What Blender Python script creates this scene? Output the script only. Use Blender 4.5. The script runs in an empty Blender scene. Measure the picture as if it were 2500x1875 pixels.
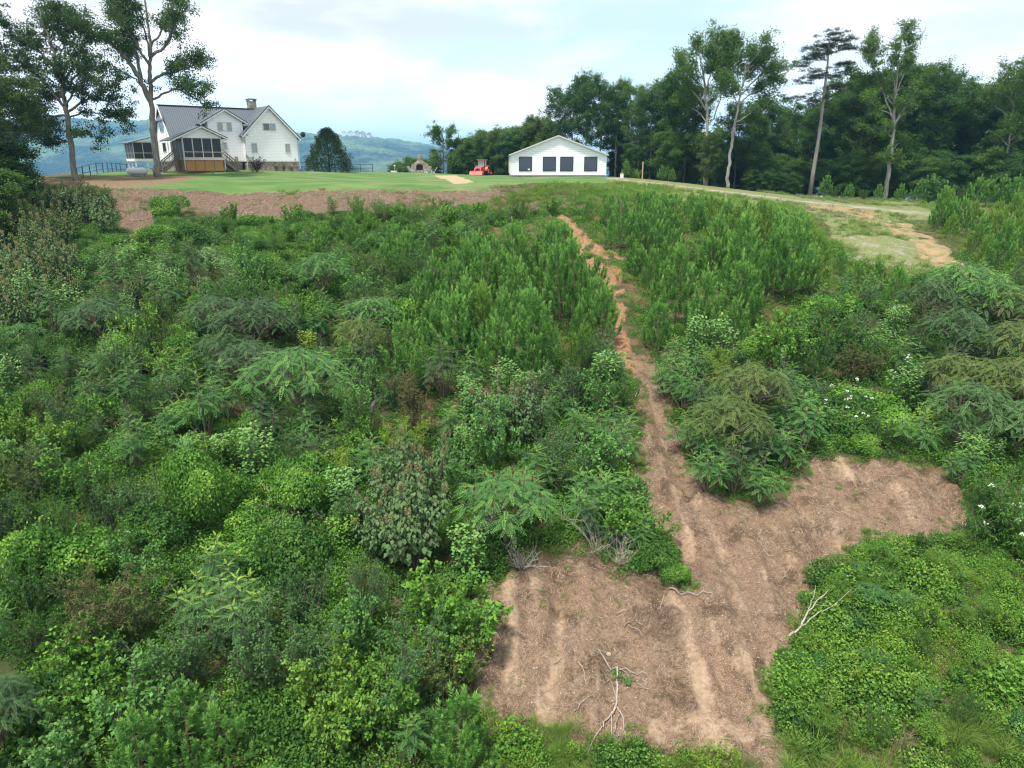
import bpy, math
import numpy as np
from mathutils import Vector, Matrix

# ------------------------------------------------------------ camera, sky, sun, exposure
SC = bpy.context.scene
COL = SC.collection
PITCH = math.radians(17.29)
CAMZ = 2.0
cd = bpy.data.cameras.new('camera'); cam = bpy.data.objects.new('camera', cd); COL.objects.link(cam)
cd.sensor_width = 36.0; cd.lens = 25.0; cd.clip_start = 0.1; cd.clip_end = 20000
cam.location = (0, 0, CAMZ); cam.rotation_euler = (math.radians(90) - PITCH, 0, 0)
SC.camera = cam
SUN_EL, SUN_AZ = math.radians(68), math.radians(215)     # azimuth clockwise from +Y
w = bpy.data.worlds.new('World'); SC.world = w; w.use_nodes = True
def build_world():
    nt = w.node_tree; nt.nodes.clear(); N = nt.nodes.new; L = nt.links.new
    out = N('ShaderNodeOutputWorld'); bg = N('ShaderNodeBackground'); bg.inputs['Strength'].default_value = 0.083
    sky = N('ShaderNodeTexSky'); sky.sky_type = 'NISHITA'; sky.sun_disc = False
    sky.sun_elevation = SUN_EL; sky.sun_rotation = SUN_AZ; sky.dust_density = 2.0; sky.air_density = 1.0
    tc = N('ShaderNodeTexCoord')
    mp = N('ShaderNodeMapping'); mp.inputs['Scale'].default_value = (1.0, 1.0, 2.6); mp.inputs['Location'].default_value = (0.35, 0.1, 0.28)
    L(tc.outputs['Generated'], mp.inputs['Vector'])
    n1 = N('ShaderNodeTexNoise'); n1.inputs['Scale'].default_value = 2.3; n1.inputs['Detail'].default_value = 9; n1.inputs['Roughness'].default_value = .52
    n1.inputs['Distortion'].default_value = .25
    L(mp.outputs[0], n1.inputs['Vector'])
    r1 = N('ShaderNodeValToRGB'); r1.color_ramp.elements[0].position = .40; r1.color_ramp.elements[1].position = .53
    L(n1.outputs['Fac'], r1.inputs[0])
    n2 = N('ShaderNodeTexNoise'); n2.inputs['Scale'].default_value = 3.4; n2.inputs['Detail'].default_value = 8; n2.inputs['Roughness'].default_value = .5
    mp2 = N('ShaderNodeMapping'); mp2.inputs['Scale'].default_value = (1.0, 1.0, 3.6); mp2.inputs['Location'].default_value = (2.3, .4, 1.0)
    L(tc.outputs['Generated'], mp2.inputs['Vector']); L(mp2.outputs[0], n2.inputs['Vector'])
    r2 = N('ShaderNodeValToRGB')
    r2.color_ramp.elements[0].position = .40; r2.color_ramp.elements[0].color = (8.4, 8.9, 9.8, 1)
    r2.color_ramp.elements[1].position = .54; r2.color_ramp.elements[1].color = (11.6, 11.6, 11.8, 1)
    L(n2.outputs['Fac'], r2.inputs[0])
    pale = N('ShaderNodeMix'); pale.data_type = 'RGBA'; pale.inputs['Factor'].default_value = .72
    L(sky.outputs[0], pale.inputs['A']); pale.inputs['B'].default_value = (9.2, 11.6, 12.6, 1)
    mx = N('ShaderNodeMix'); mx.data_type = 'RGBA'
    L(r1.outputs[0], mx.inputs['Factor']); L(pale.outputs['Result'], mx.inputs['A']); L(r2.outputs[0], mx.inputs['B'])
    sx = N('ShaderNodeSeparateXYZ'); L(tc.outputs['Generated'], sx.inputs[0])
    mr = N('ShaderNodeMapRange'); mr.inputs['From Min'].default_value = 0.0; mr.inputs['From Max'].default_value = .16; mr.inputs['To Min'].default_value = 1.75; mr.inputs['To Max'].default_value = 1.0; L(sx.outputs['Z'], mr.inputs['Value'])
    vm = N('ShaderNodeVectorMath'); vm.operation = 'SCALE'; L(mx.outputs['Result'], vm.inputs[0]); L(mr.outputs[0], vm.inputs['Scale'])
    L(vm.outputs[0], bg.inputs['Color']); L(bg.outputs[0], out.inputs[0])
build_world()
sl = bpy.data.lights.new('sun', 'SUN'); sl.energy = 4.6; sl.angle = math.radians(7); sl.color = (1, .95, .87)
so = bpy.data.objects.new('sun', sl); COL.objects.link(so)
_sd = Vector((math.sin(SUN_AZ) * math.cos(SUN_EL), math.cos(SUN_AZ) * math.cos(SUN_EL), math.sin(SUN_EL)))
so.rotation_euler = (-_sd).to_track_quat('-Z', 'Y').to_euler(); so.location = _sd * 200
SC.view_settings.view_transform = 'Standard'; SC.view_settings.look = 'None'
SC.view_settings.exposure = 0.42; SC.view_settings.gamma = 1.0; SC.view_settings.use_curve_mapping = False
cy = SC.cycles
cy.max_bounces = 6; cy.diffuse_bounces = 2; cy.glossy_bounces = 2; cy.transmission_bounces = 3; cy.volume_bounces = 0; cy.transparent_max_bounces = 8
cy.use_denoising = True; cy.filter_width = 1.15

# ------------------------------------------------------------ numpy helpers
F = 1536.0
def ray(px, py):
    u = (px - 1106) / F; v = (829.5 - py) / F
    return np.array([u, math.cos(PITCH) + v * math.sin(PITCH), -math.sin(PITCH) + v * math.cos(PITCH)])
def at(px, py, D):
    d = ray(px, py); return np.array([0, 0, CAMZ]) + d * D / d[1]
def vnoise(x, y, seed=0):
    x = np.asarray(x, float); y = np.asarray(y, float)
    xi = np.floor(x).astype(np.int64); yi = np.floor(y).astype(np.int64); fx = x - xi; fy = y - yi
    fx = fx * fx * (3 - 2 * fx); fy = fy * fy * (3 - 2 * fy)
    def h(a, b):
        n = (a * 374761393 + b * 668265263 + seed * 1442695041) & 0x7fffffff
        n = ((n ^ (n >> 13)) * 1274126177) & 0x7fffffff
        return ((n ^ (n >> 16)) & 0xffff) / 65535.0
    return (h(xi, yi) * (1 - fx) + h(xi + 1, yi) * fx) * (1 - fy) + (h(xi, yi + 1) * (1 - fx) + h(xi + 1, yi + 1) * fx) * fy
def fbm(x, y, seed=0, o=4):
    s = 0; a = .5; t = 0
    for k in range(o):
        s = s + a * vnoise(x * 2 ** k, y * 2 ** k, seed + k * 17); t += a; a *= .5
    return s / t

CP = []
def row(D, *xz):
    for x, z in xz: CP.append((x, D, z))
row(-40, (-90, -14), (0, -14), (90, -14))
row(-8, (-60, -12.8), (-20, -12.6), (10, -12.6), (60, -12.8))
row(5, (-45, -12), (-15, -11.9), (0, -11.8), (15, -11.9), (45, -12))
row(12, (-40, -11), (-12, -11), (0, -11), (12, -11), (40, -11.2))
row(20, (-45, -9.6), (-22, -9.5), (-8, -9.5), (2, -9.4), (14, -9.3), (30, -9.6), (55, -10))
row(30, (-50, -7.6), (-18, -7.4), (0, -7.4), (15, -7.6), (32, -7.9), (60, -8.5))
row(40, (-60, -5.8), (-36, -5.2), (-20, -5.0), (0, -5.0), (20, -5.1))
row(50, (-65, -4.0), (-42, -2.9), (-25, -2.9), (0, -2.9), (16, -3.2))
row(55, (-40, -2.0), (-25, -1.95), (-17, -1.95), (0, -1.95), (10, -2.0))
row(60, (-60, -2.2), (-45, -.5), (-30, -.15), (-15, -.17), (0, -.2), (8, -.6), (22, -2.2))
for c in [(14, 65, -1.3), (30, 55, -3), (10, 72, -.1), (11, 88, .25), (20, 82, -.46), (24.5, 78, -1.0), (30, 74, -1.7), (35, 70, -2.3), (41, 66, -2.8),
          (40, 58, -3.6), (48, 85, -2.3), (54, 78, -2.5), (32, 62, -2.8), (27.5, 45, -4.4), (29, 42, -5), (45, 48, -5.2), (70, 70, -4), (70, 50, -6.5),
          (36.5, 90, -2.04), (20, 95, -.3), (0, 75, .0), (0, 88, .2), (12, 95, .3), (5, 100, .3), (-10, 70, .15), (-20, 75, .5), (-28, 80, 1.05), (-38, 80, 1.15),
          (-30, 90, 1.2), (-40, 92, 1.1), (-34.4, 72, .64), (-37, 72, .77), (-46, 70, .75), (-24, 100, .77), (-15, 115, .3), (-4, 105, .27), (-5, 112, .2),
          (-60, 80, -1.5), (-62, 100, -3), (-35, 112, .2), (-20, 122, -1.2), (0, 122, -.8), (20, 115, -.9), (45, 110, -3), (75, 100, -4.5), (90, 70, -6),
          (-90, 60, -7), (-95, 100, -10), (-90, 20, -11), (-90, 150, -20), (-40, 150, -16), (0, 155, -14), (40, 150, -12), (90, 150, -15),
          (-90, 200, -34), (0, 200, -34), (90, 200, -34), (120, 40, -9), (120, 10, -11), (150, 100, -10), (-150, 60, -14), (-150, 10, -14),
          (0, 128, -2.5), (-40, 128, -4.5), (-20, 135, -6)]: CP.append(c)
CP = np.array(CP, float)
def _tps():
    X = CP[:, :2]; n = len(X)
    r2 = ((X[:, None] - X[None]) ** 2).sum(-1); K = .5 * r2 * np.log(r2 + 1e-9) + np.eye(n) * 2.0
    Pm = np.c_[np.ones(n), X]; A = np.block([[K, Pm], [Pm.T, np.zeros((3, 3))]])
    return np.linalg.solve(A, np.r_[CP[:, 2], 0, 0, 0])
TW = _tps()
def h0(x, y):
    x = np.asarray(x, float); y = np.asarray(y, float); sh = x.shape; x = x.ravel(); y = y.ravel(); out = np.empty(len(x))
    for i in range(0, len(x), 20000):
        a = x[i:i + 20000]; b = y[i:i + 20000]
        r2 = (a[:, None] - CP[None, :, 0]) ** 2 + (b[:, None] - CP[None, :, 1]) ** 2
        out[i:i + 20000] = (.5 * r2 * np.log(r2 + 1e-9)) @ TW[:-3] + TW[-3] + TW[-2] * a + TW[-1] * b
    return out.reshape(sh)
def hit(px, py, off=0.0):
    d = ray(px, py); Ds = np.arange(5, 170, .25)
    P = np.array([0, 0, CAMZ]) + d * (Ds / d[1])[:, None]
    k = np.where(P[:, 2] <= h0(P[:, 0], P[:, 1]) + off)[0]
    return P[k[0]] if len(k) else P[-1]
def poly(pts):
    return np.array([hit(a, b)[:2] for a, b in pts])
def inside(pl, x, y):
    x = np.asarray(x); y = np.asarray(y); c = np.zeros(x.shape, bool); n = len(pl)
    for i in range(n):
        x1, y1 = pl[i]; x2, y2 = pl[(i + 1) % n]
        if y1 == y2: continue
        c ^= ((y1 > y) != (y2 > y)) & (x < (x2 - x1) * (y - y1) / (y2 - y1) + x1)
    return c
DIRT = poly([(1336, 762), (1372, 800), (1375, 860), (1388, 930), (1368, 985), (1390, 1060), (1395, 1110), (1425, 1150), (1445, 1200), (1505, 1290), (1400, 1245),
             (1340, 1235), (1290, 1205), (1180, 1212), (1095, 1255), (1075, 1300), (1060, 1380), (1015, 1440), (1020, 1500), (1050, 1560), (1090, 1590), (1300, 1612),
             (1380, 1620), (1480, 1645), (1600, 1659), (1620, 1750), (1700, 1760), (1690, 1600), (1645, 1480), (1685, 1420), (1725, 1330), (1745, 1265), (1800, 1215),
             (1880, 1165), (1960, 1172), (2075, 1168), (2085, 1110), (2040, 1045), (1950, 1005), (1850, 995), (1740, 1005), (1700, 1075), (1600, 1088), (1505, 1055),
             (1480, 1000), (1450, 900), (1425, 820), (1405, 775)])
GULLY = poly([(1205, 465), (1240, 475), (1290, 540), (1350, 565), (1345, 640), (1350, 700), (1368, 770), (1412, 790), (1370, 810), (1330, 765), (1308, 700), (1288, 630), (1250, 565), (1225, 500)])
DEBRIS = poly([(225, 412), (330, 409), (700, 408), (900, 411), (940, 414), (1090, 408), (1105, 432), (1000, 452), (860, 442), (740, 462), (560, 474), (480, 464), (420, 445), (345, 475), (315, 535), (268, 522), (240, 455)])
MULCH = poly([(210, 383), (340, 379), (395, 380), (440, 384), (390, 394), (320, 401), (250, 409), (100, 412), (60, 395)])
LAWN = np.array([(-33, 61), (-15, 60.3), (-2, 60.6), (2, 64), (6, 68), (10, 76), (11.5, 88), (12.5, 96), (12, 108), (3, 118), (-40, 120), (-47, 95), (-46, 75), (-40, 70), (-36, 66)])
PATH = poly([(938, 379), (985, 379), (1003, 386), (1022, 393), (1015, 397), (985, 397), (972, 391), (952, 386)])
ROADL = poly([(1318, 381), (1340, 384), (1420, 388), (1500, 398), (1620, 412), (1745, 431), (1900, 446), (2080, 462), (2160, 478), (2110, 486), (1900, 458), (1740, 442), (1600, 424), (1480, 412), (1380, 402), (1310, 395)])
TRACK = poly([(1740, 437), (1830, 446), (1935, 470), (1990, 500), (2045, 540), (2100, 585), (2140, 600), (2060, 600), (1985, 545), (1930, 500), (1840, 466), (1745, 450)])
GRASSY = poly([(1700, 430), (1960, 460), (1985, 520), (2030, 570), (1980, 600), (1905, 575), (1830, 560), (1800, 500), (1740, 450)])
GRAVEL = poly([(1800, 545), (1830, 515), (1920, 515), (1990, 540), (1960, 590), (1860, 565)])
WEEDS = poly([(1640, 1480), (1690, 1415), (1730, 1330), (1750, 1265), (1805, 1215), (1885, 1165), (1975, 1172), (2085, 1172), (2300, 1160), (2500, 1700), (2300, 1950), (1690, 1950), (1680, 1640)])
BOTTOM = poly([(985, 1540), (1050, 1545), (1100, 1580), (1300, 1600), (1480, 1625), (1600, 1630), (1720, 1640), (1720, 1950), (900, 1950), (960, 1600)])
TRANS = np.array([(-3, 60.5), (2, 62.5), (7, 67), (11, 74), (11, 62), (8, 57), (0, 57.5)])
PINE1 = poly([(905, 705), (850, 755), (880, 830), (960, 860), (1070, 870), (1250, 800), (1335, 745), (1310, 640), (1255, 570), (1220, 505), (1185, 475), (1110, 490), (980, 560), (925, 640)])
PINE2 = poly([(1255, 440), (1330, 405), (1420, 408), (1580, 425), (1720, 452), (1790, 520), (1850, 580), (2010, 575), (2060, 615), (1930, 680), (1830, 640), (1700, 700), (1640, 760), (1500, 790), (1370, 760), (1345, 640), (1330, 560), (1285, 520)])
PINE3 = poly([(1985, 480), (2100, 500), (2300, 480), (2300, 720), (2180, 640), (2100, 585), (2040, 530)])

# ------------------------------------------------------------ object helpers
def tag(o, label=None, cat=None, group=None, kind=None):
    if label: o['label'] = label
    if cat: o['category'] = cat
    if group: o['group'] = group
    if kind: o['kind'] = kind
    return o
def empty(name, loc=(0, 0, 0), rz=0.0, s=1.0):
    o = bpy.data.objects.new(name, None); o.empty_display_size = .2; COL.objects.link(o)
    o.location = tuple(float(v) for v in loc); o.rotation_euler = (0, 0, rz); o.scale = (s, s, s); return o
def link(name, me, parent=None, mat=None):
    o = bpy.data.objects.new(name, me); COL.objects.link(o)
    if parent: o.parent = parent
    if mat: me.materials.clear(); me.materials.append(mat)
    return o
def np_mesh(name, V, faces, smooth=False, attrs=None):
    """faces (n,k) int array or list of such"""
    if not isinstance(faces, list): faces = [faces]
    me = bpy.data.meshes.new(name); V = np.ascontiguousarray(V, np.float32)
    me.vertices.add(len(V)); me.vertices.foreach_set('co', V.ravel())
    nl = sum(f.size for f in faces); npol = sum(len(f) for f in faces)
    me.loops.add(nl); me.polygons.add(npol)
    me.loops.foreach_set('vertex_index', np.concatenate([f.ravel() for f in faces]).astype(np.int32))
    tot = np.concatenate([np.full(len(f), f.shape[1]) for f in faces]); st = np.r_[0, np.cumsum(tot)[:-1]]
    me.polygons.foreach_set('loop_start', st.astype(np.int32))
    if smooth: me.polygons.foreach_set('use_smooth', np.ones(npol, bool))
    for k, (dom, arr) in (attrs or {}).items():
        a = me.attributes.new(k, 'FLOAT', dom); a.data.foreach_set('value', np.ascontiguousarray(arr, np.float32))
    me.update(calc_edges=True); return me
class MB:
    """collects boxes, prisms, tubes into one mesh"""
    def __init__(s): s.V = []; s.F = []; s.n = 0
    def add(s, V, faces):
        V = [tuple(map(float, v)) for v in V]; s.V += V; s.F += [tuple(i + s.n for i in f) for f in faces]; s.n += len(V); return s
    def box(s, x0, x1, y0, y1, z0, z1):
        return s.add([(x0, y0, z0), (x1, y0, z0), (x1, y1, z0), (x0, y1, z0), (x0, y0, z1), (x1, y0, z1), (x1, y1, z1), (x0, y1, z1)],
                     [(0, 3, 2, 1), (4, 5, 6, 7), (0, 1, 5, 4), (1, 2, 6, 5), (2, 3, 7, 6), (3, 0, 4, 7)])
    def prism(s, P, y0, y1):   # P list of (x,z) counterclockwise seen from -y, extruded along y
        n = len(P); V = [(a, y0, b) for a, b in P] + [(a, y1, b) for a, b in P]
        return s.add(V, [tuple(range(n)), tuple(range(2 * n - 1, n - 1, -1))] + [((i + 1) % n, i, n + i, n + (i + 1) % n) for i in range(n)])
    def prismx(s, P, x0, x1):  # P list of (y,z)
        n = len(P); V = [(x0, a, b) for a, b in P] + [(x1, a, b) for a, b in P]
        return s.add(V, [tuple(range(n)), tuple(range(2 * n - 1, n - 1, -1))] + [((i + 1) % n, i, n + i, n + (i + 1) % n) for i in range(n)])
    def slab(s, P, t):         # P: 4 3d points, thickness t along its normal (downwards)
        P = np.array(P, float); nrm = np.cross(P[1] - P[0], P[2] - P[0]); nrm /= np.linalg.norm(nrm)
        if nrm[2] < 0: nrm = -nrm
        Q = P - nrm * t; n = len(P)
        return s.add(list(P) + list(Q), [tuple(range(n)), tuple(range(2 * n - 1, n - 1, -1))] + [((i + 1) % n, i, n + i, n + (i + 1) % n) for i in range(n)])
    def beam(s, p, q, w_=.1, h_=.1):
        p = np.array(p, float); q = np.array(q, float); d = q - p; d /= np.linalg.norm(d)
        up = np.array([0, 0, 1.]) if abs(d[2]) < .95 else np.array([0, 1., 0]); sd = np.cross(d, up); sd /= np.linalg.norm(sd); u = np.cross(sd, d)
        c = [(-1, -1), (1, -1), (1, 1), (-1, 1)]
        V = [p + sd * a * w_ / 2 + u * b * h_ / 2 for a, b in c] + [q + sd * a * w_ / 2 + u * b * h_ / 2 for a, b in c]
        return s.add(V, [(3, 2, 1, 0), (4, 5, 6, 7), (0, 1, 5, 4), (1, 2, 6, 5), (2, 3, 7, 6), (3, 0, 4, 7)])
    def tube(s, pts, rad, sides=6):
        pts = np.array(pts, float); n = len(pts); rad = np.broadcast_to(np.asarray(rad, float), (n,)) if np.ndim(rad) == 0 else np.asarray(rad, float)
        t = np.gradient(pts, axis=0); t /= np.linalg.norm(t, axis=1)[:, None] + 1e-9
        ref = np.array([.3, .9, .1]) if abs(t[0][1]) < .8 else np.array([1., 0, .1])
        a = np.cross(t, ref); a /= np.linalg.norm(a, axis=1)[:, None] + 1e-9; b = np.cross(t, a)
        th = np.arange(sides) * 2 * math.pi / sides
        V = pts[:, None] + rad[:, None, None] * (np.cos(th)[None, :, None] * a[:, None] + np.sin(th)[None, :, None] * b[:, None])
        fs = [(i * sides + j, i * sides + (j + 1) % sides, (i + 1) * sides + (j + 1) % sides, (i + 1) * sides + j) for i in range(n - 1) for j in range(sides)]
        fs += [tuple(range(sides - 1, -1, -1)), tuple((n - 1) * sides + j for j in range(sides))]
        return s.add(V.reshape(-1, 3), fs)
    def lathe(s, prof, c=(0, 0, 0), sides=20, axis='z'):
        V = []
        for r, z in prof:
            for k in range(sides):
                a = 2 * math.pi * k / sides; p = (r * math.cos(a), r * math.sin(a), z)
                if axis == 'x': p = (z, r * math.cos(a), r * math.sin(a))
                if axis == 'y': p = (r * math.sin(a), z, r * math.cos(a))
                V.append((p[0] + c[0], p[1] + c[1], p[2] + c[2]))
        n = len(prof); fs = [(i * sides + j, i * sides + (j + 1) % sides, (i + 1) * sides + (j + 1) % sides, (i + 1) * sides + j) for i in range(n - 1) for j in range(sides)]
        fs += [tuple(range(sides - 1, -1, -1)), tuple((n - 1) * sides + j for j in range(sides))]
        return s.add(V, fs)
    def mesh(s, name, mat=None, smooth=False):
        me = bpy.data.meshes.new(name); me.from_pydata(s.V, [], s.F)
        if mat: me.materials.append(mat)
        if smooth: me.polygons.foreach_set('use_smooth', [True] * len(me.polygons))
        me.update(); return me
    def build(s, name, mat, parent=None, smooth=False):
        return link(name, s.mesh(name, mat, smooth), parent)

# ------------------------------------------------------------ materials
def mat(name):
    m = bpy.data.materials.new(name); m.use_nodes = True; nt = m.node_tree; nt.nodes.clear()
    return m, nt, nt.nodes.new, nt.links.new
def mixc(nt, fac, a, b, blend='MIX'):
    n = nt.nodes.new('ShaderNodeMix'); n.data_type = 'RGBA'; n.blend_type = blend
    for s_, v in (('Factor', fac), ('A', a), ('B', b)):
        if hasattr(v, 'links'): nt.links.new(v, n.inputs[s_])
        else: n.inputs[s_].default_value = v if s_ == 'Factor' else (*v, 1)
    return n.outputs['Result']
def noise(nt, sc, detail=4, rough=.55, vec=None, scale3=None, coord='Object'):
    n = nt.nodes.new('ShaderNodeTexNoise'); n.inputs['Scale'].default_value = sc; n.inputs['Detail'].default_value = detail; n.inputs['Roughness'].default_value = rough
    tc = nt.nodes.new('ShaderNodeTexCoord'); src = tc.outputs[coord]
    if scale3:
        mp = nt.nodes.new('ShaderNodeMapping'); mp.inputs['Scale'].default_value = scale3; nt.links.new(src, mp.inputs[0]); src = mp.outputs[0]
    nt.links.new(src, n.inputs['Vector']); return n.outputs['Fac']
def ramp(nt, fac, p0, p1, c0=(0, 0, 0), c1=(1, 1, 1)):
    r = nt.nodes.new('ShaderNodeValToRGB'); e = r.color_ramp.elements
    e[0].position = p0; e[0].color = (*c0, 1); e[1].position = p1; e[1].color = (*c1, 1); nt.links.new(fac, r.inputs[0]); return r.outputs[0]
def mth(nt, op, a, b=0.0, clamp=False):
    n = nt.nodes.new('ShaderNodeMath'); n.operation = op; n.use_clamp = clamp
    for i, v in enumerate((a, b)):
        if hasattr(v, 'links'): nt.links.new(v, n.inputs[i])
        else: n.inputs[i].default_value = v
    return n.outputs[0]
def attr(nt, name):
    a = nt.nodes.new('ShaderNodeAttribute'); a.attribute_name = name; return a.outputs['Fac']
def pbr(nt, color, rough=.7, spec=.3, metal=0, bump=None, bstr=.3, bdist=.02):
    b = nt.nodes.new('ShaderNodeBsdfPrincipled'); o = nt.nodes.new('ShaderNodeOutputMaterial')
    if hasattr(color, 'links'): nt.links.new(color, b.inputs['Base Color'])
    else: b.inputs['Base Color'].default_value = (*color, 1)
    if hasattr(rough, 'links'): nt.links.new(rough, b.inputs['Roughness'])
    else: b.inputs['Roughness'].default_value = rough
    b.inputs['Specular IOR Level'].default_value = spec; b.inputs['Metallic'].default_value = metal
    if bump is not None:
        bp = nt.nodes.new('ShaderNodeBump'); bp.inputs['Strength'].default_value = bstr; bp.inputs['Distance'].default_value = bdist
        nt.links.new(bump, bp.inputs['Height']); nt.links.new(bp.outputs[0], b.inputs['Normal'])
    nt.links.new(b.outputs[0], o.inputs[0]); return b, o
def simple(name, c, rough=.6, var=.12, sc=3.0, spec=.3, metal=0):
    m, nt, N, L = mat(name); f = noise(nt, sc, 5)
    col = mixc(nt, f, tuple(v * (1 - var * 1.5) for v in c), tuple(min(1, v * (1 + var * 1.5)) for v in c)); pbr(nt, col, rough, spec, metal); return m
def foliage(name, a, b, tip, trans=.3, rough=.55):
    trans = trans * .6; a, b, tip = [(v[0] * 1.08, v[1] * 1.06, v[2] * .86) for v in (a, b, tip)] if name not in ('tan_flower_plumes', 'dark_red_maple_leaves', 'shredded_stalks', 'dark_brush_stalks', 'bank_stalks', 'dry_grass_blades') else (a, b, tip)
    m, nt, N, L = mat(name)
    oi = N('ShaderNodeObjectInfo'); f = mth(nt, 'ADD', mth(nt, 'MULTIPLY', attr(nt, 'rnd'), .6), mth(nt, 'MULTIPLY', oi.outputs['Random'], .4))
    c = mixc(nt, f, a, b); c = mixc(nt, attr(nt, 'tip'), c, tip)
    bs = N('ShaderNodeBsdfPrincipled'); bs.inputs['Roughness'].default_value = rough; bs.inputs['Specular IOR Level'].default_value = .14; L(c, bs.inputs['Base Color'])
    tr = N('ShaderNodeBsdfTranslucent'); L(mixc(nt, .5, c, tuple(min(1, v * 1.3) for v in tip)), tr.inputs['Color'])
    mx = N('ShaderNodeMixShader'); mx.inputs[0].default_value = trans; L(bs.outputs[0], mx.inputs[1]); L(tr.outputs[0], mx.inputs[2])
    o = N('ShaderNodeOutputMaterial'); L(mx.outputs[0], o.inputs[0]); return m
M = {}
M['pine'] = foliage('young_pine_needles', (.052, .150, .036), (.145, .320, .075), (.25, .46, .12))
M['pine_yellow'] = foliage('yellowish_pine_needles', (.095, .19, .035), (.16, .29, .05), (.23, .37, .08))
M['pine_dark'] = foliage('old_pine_needles', (.016, .034, .018), (.034, .060, .028), (.05, .08, .03), .12)
M['sumac'] = foliage('sumac_leaves', (.048, .135, .048), (.095, .22, .072), (.19, .36, .08))
M['sumac_lime'] = foliage('lime_tipped_sumac_leaves', (.048, .125, .050), (.09, .20, .07), (.34, .52, .10))
M['sumac_dark'] = foliage('dark_sumac_leaves', (.035, .082, .040), (.070, .130, .058), (.10, .18, .07), .2)
M['sumac_olive'] = foliage('olive_sumac_leaves', (.065, .115, .036), (.115, .170, .055), (.17, .20, .06), .25)
M['vine'] = foliage('vine_leaves', (.050, .145, .026), (.11, .245, .042), (.19, .35, .06))
M['vine_dark'] = foliage('dark_vine_leaves', (.030, .090, .022), (.068, .160, .034), (.12, .24, .05))
M['lime'] = foliage('lime_leaves', (.11, .22, .025), (.18, .31, .04), (.26, .36, .06), .35)
M['broad'] = foliage('broad_light_leaves', (.055, .155, .045), (.11, .25, .070), (.18, .33, .11), .3)
M['grey'] = foliage('greyish_leaves', (.042, .105, .040), (.085, .175, .066), (.13, .23, .09), .2)
M['big'] = foliage('large_drooping_leaves', (.060, .115, .052), (.110, .185, .082), (.14, .22, .10), .25)
M['bigwarm'] = foliage('large_leaves_warm', (.042, .085, .028), (.085, .135, .045), (.11, .16, .06), .3)
M['rust'] = foliage('rusty_leaves', (.065, .085, .035), (.12, .115, .05), (.17, .10, .06), .2)
M['plume'] = foliage('tan_flower_plumes', (.20, .185, .085), (.32, .29, .14), (.34, .31, .18), .2, .9)
M['redcone'] = simple('red_sumac_cones', (.13, .02, .014), .9)
M['petal'] = simple('white_petals', (.72, .72, .68), .8, .05)
M['oak'] = foliage('oak_leaves', (0.024, 0.057, 0.015), (0.064, 0.121, 0.031), (0.088, 0.154, 0.039), .35)
M['wood1'] = foliage('woodland_leaves', (0.043, 0.098, 0.022), (0.106, 0.194, 0.045), (0.150, 0.250, 0.062), .4)
M['wood2'] = foliage('woodland_leaves_cool', (0.032, 0.084, 0.027), (0.078, 0.162, 0.049), (0.108, 0.203, 0.054), .35)
M['wood3'] = foliage('woodland_leaves_warm', (0.057, 0.101, 0.030), (0.121, 0.178, 0.051), (0.149, 0.207, 0.057), .4)
M['cedar'] = foliage('cedar_scales', (.018, .042, .016), (.038, .075, .024), (.05, .10, .03), .1)
M['grass'] = foliage('tall_grass_blades', (.085, .18, .035), (.15, .27, .055), (.22, .27, .09), .3)
M['drygrass'] = foliage('dry_grass_blades', (.17, .17, .08), (.27, .24, .13), (.3, .26, .16), .2)
M['weed'] = foliage('weed_leaves', (.075, .165, .030), (.14, .27, .048), (.22, .35, .06), .3)
M['purpleleaf'] = foliage('dark_red_maple_leaves', (.022, .010, .014), (.045, .018, .024), (.06, .03, .03), .15)
def bark_mat(name, a, b, sc=6):
    m, nt, N, L = mat(name); f = noise(nt, sc, 6, .6, scale3=(1, 1, .18)); pbr(nt, ramp(nt, f, .3, .7, a, b), .9, .2, bump=f, bstr=.6, bdist=.03); return m
M['bark'] = bark_mat('grey_bark', (.10, .09, .075), (.27, .25, .22))
M['bark_pale'] = bark_mat('pale_bark', (.17, .16, .14), (.40, .38, .34))
M['bark_dark'] = bark_mat('dark_bark', (.035, .03, .025), (.10, .088, .075))
M['twig'] = bark_mat('brown_twigs', (.09, .065, .045), (.20, .155, .115), 12)
M['deadwood'] = bark_mat('weathered_dead_wood', (.22, .19, .155), (.46, .41, .35), 14)
M['pinebark'] = bark_mat('pine_bark', (.13, .115, .10), (.30, .275, .25))

def siding_mat(name, c, pitch, dark=.8):
    m, nt, N, L = mat(name); tc = N('ShaderNodeTexCoord'); sp = N('ShaderNodeSeparateXYZ'); L(tc.outputs['Object'], sp.inputs[0])
    fr = mth(nt, 'FRACT', mth(nt, 'DIVIDE', sp.outputs['Z'], pitch))
    line = ramp(nt, fr, .86, .97); f = noise(nt, 1.3, 4)
    c0 = mixc(nt, f, tuple(v * .94 for v in c), c); pbr(nt, mixc(nt, line, c0, tuple(v * dark for v in c)), .5, .3, bump=mth(nt, 'SUBTRACT', 1.0, fr), bstr=.5, bdist=.02); return m
M['siding'] = siding_mat('white_vinyl_siding', (.86, .86, .87), .16, .60)
M['siding_barn'] = siding_mat('white_lap_siding', (.82, .84, .86), .222, .45)
M['trim'] = simple('white_trim', (.76, .75, .73), .5, .04)
M['trim_grey'] = simple('aged_trim', (.50, .46, .42), .7, .12)
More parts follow.
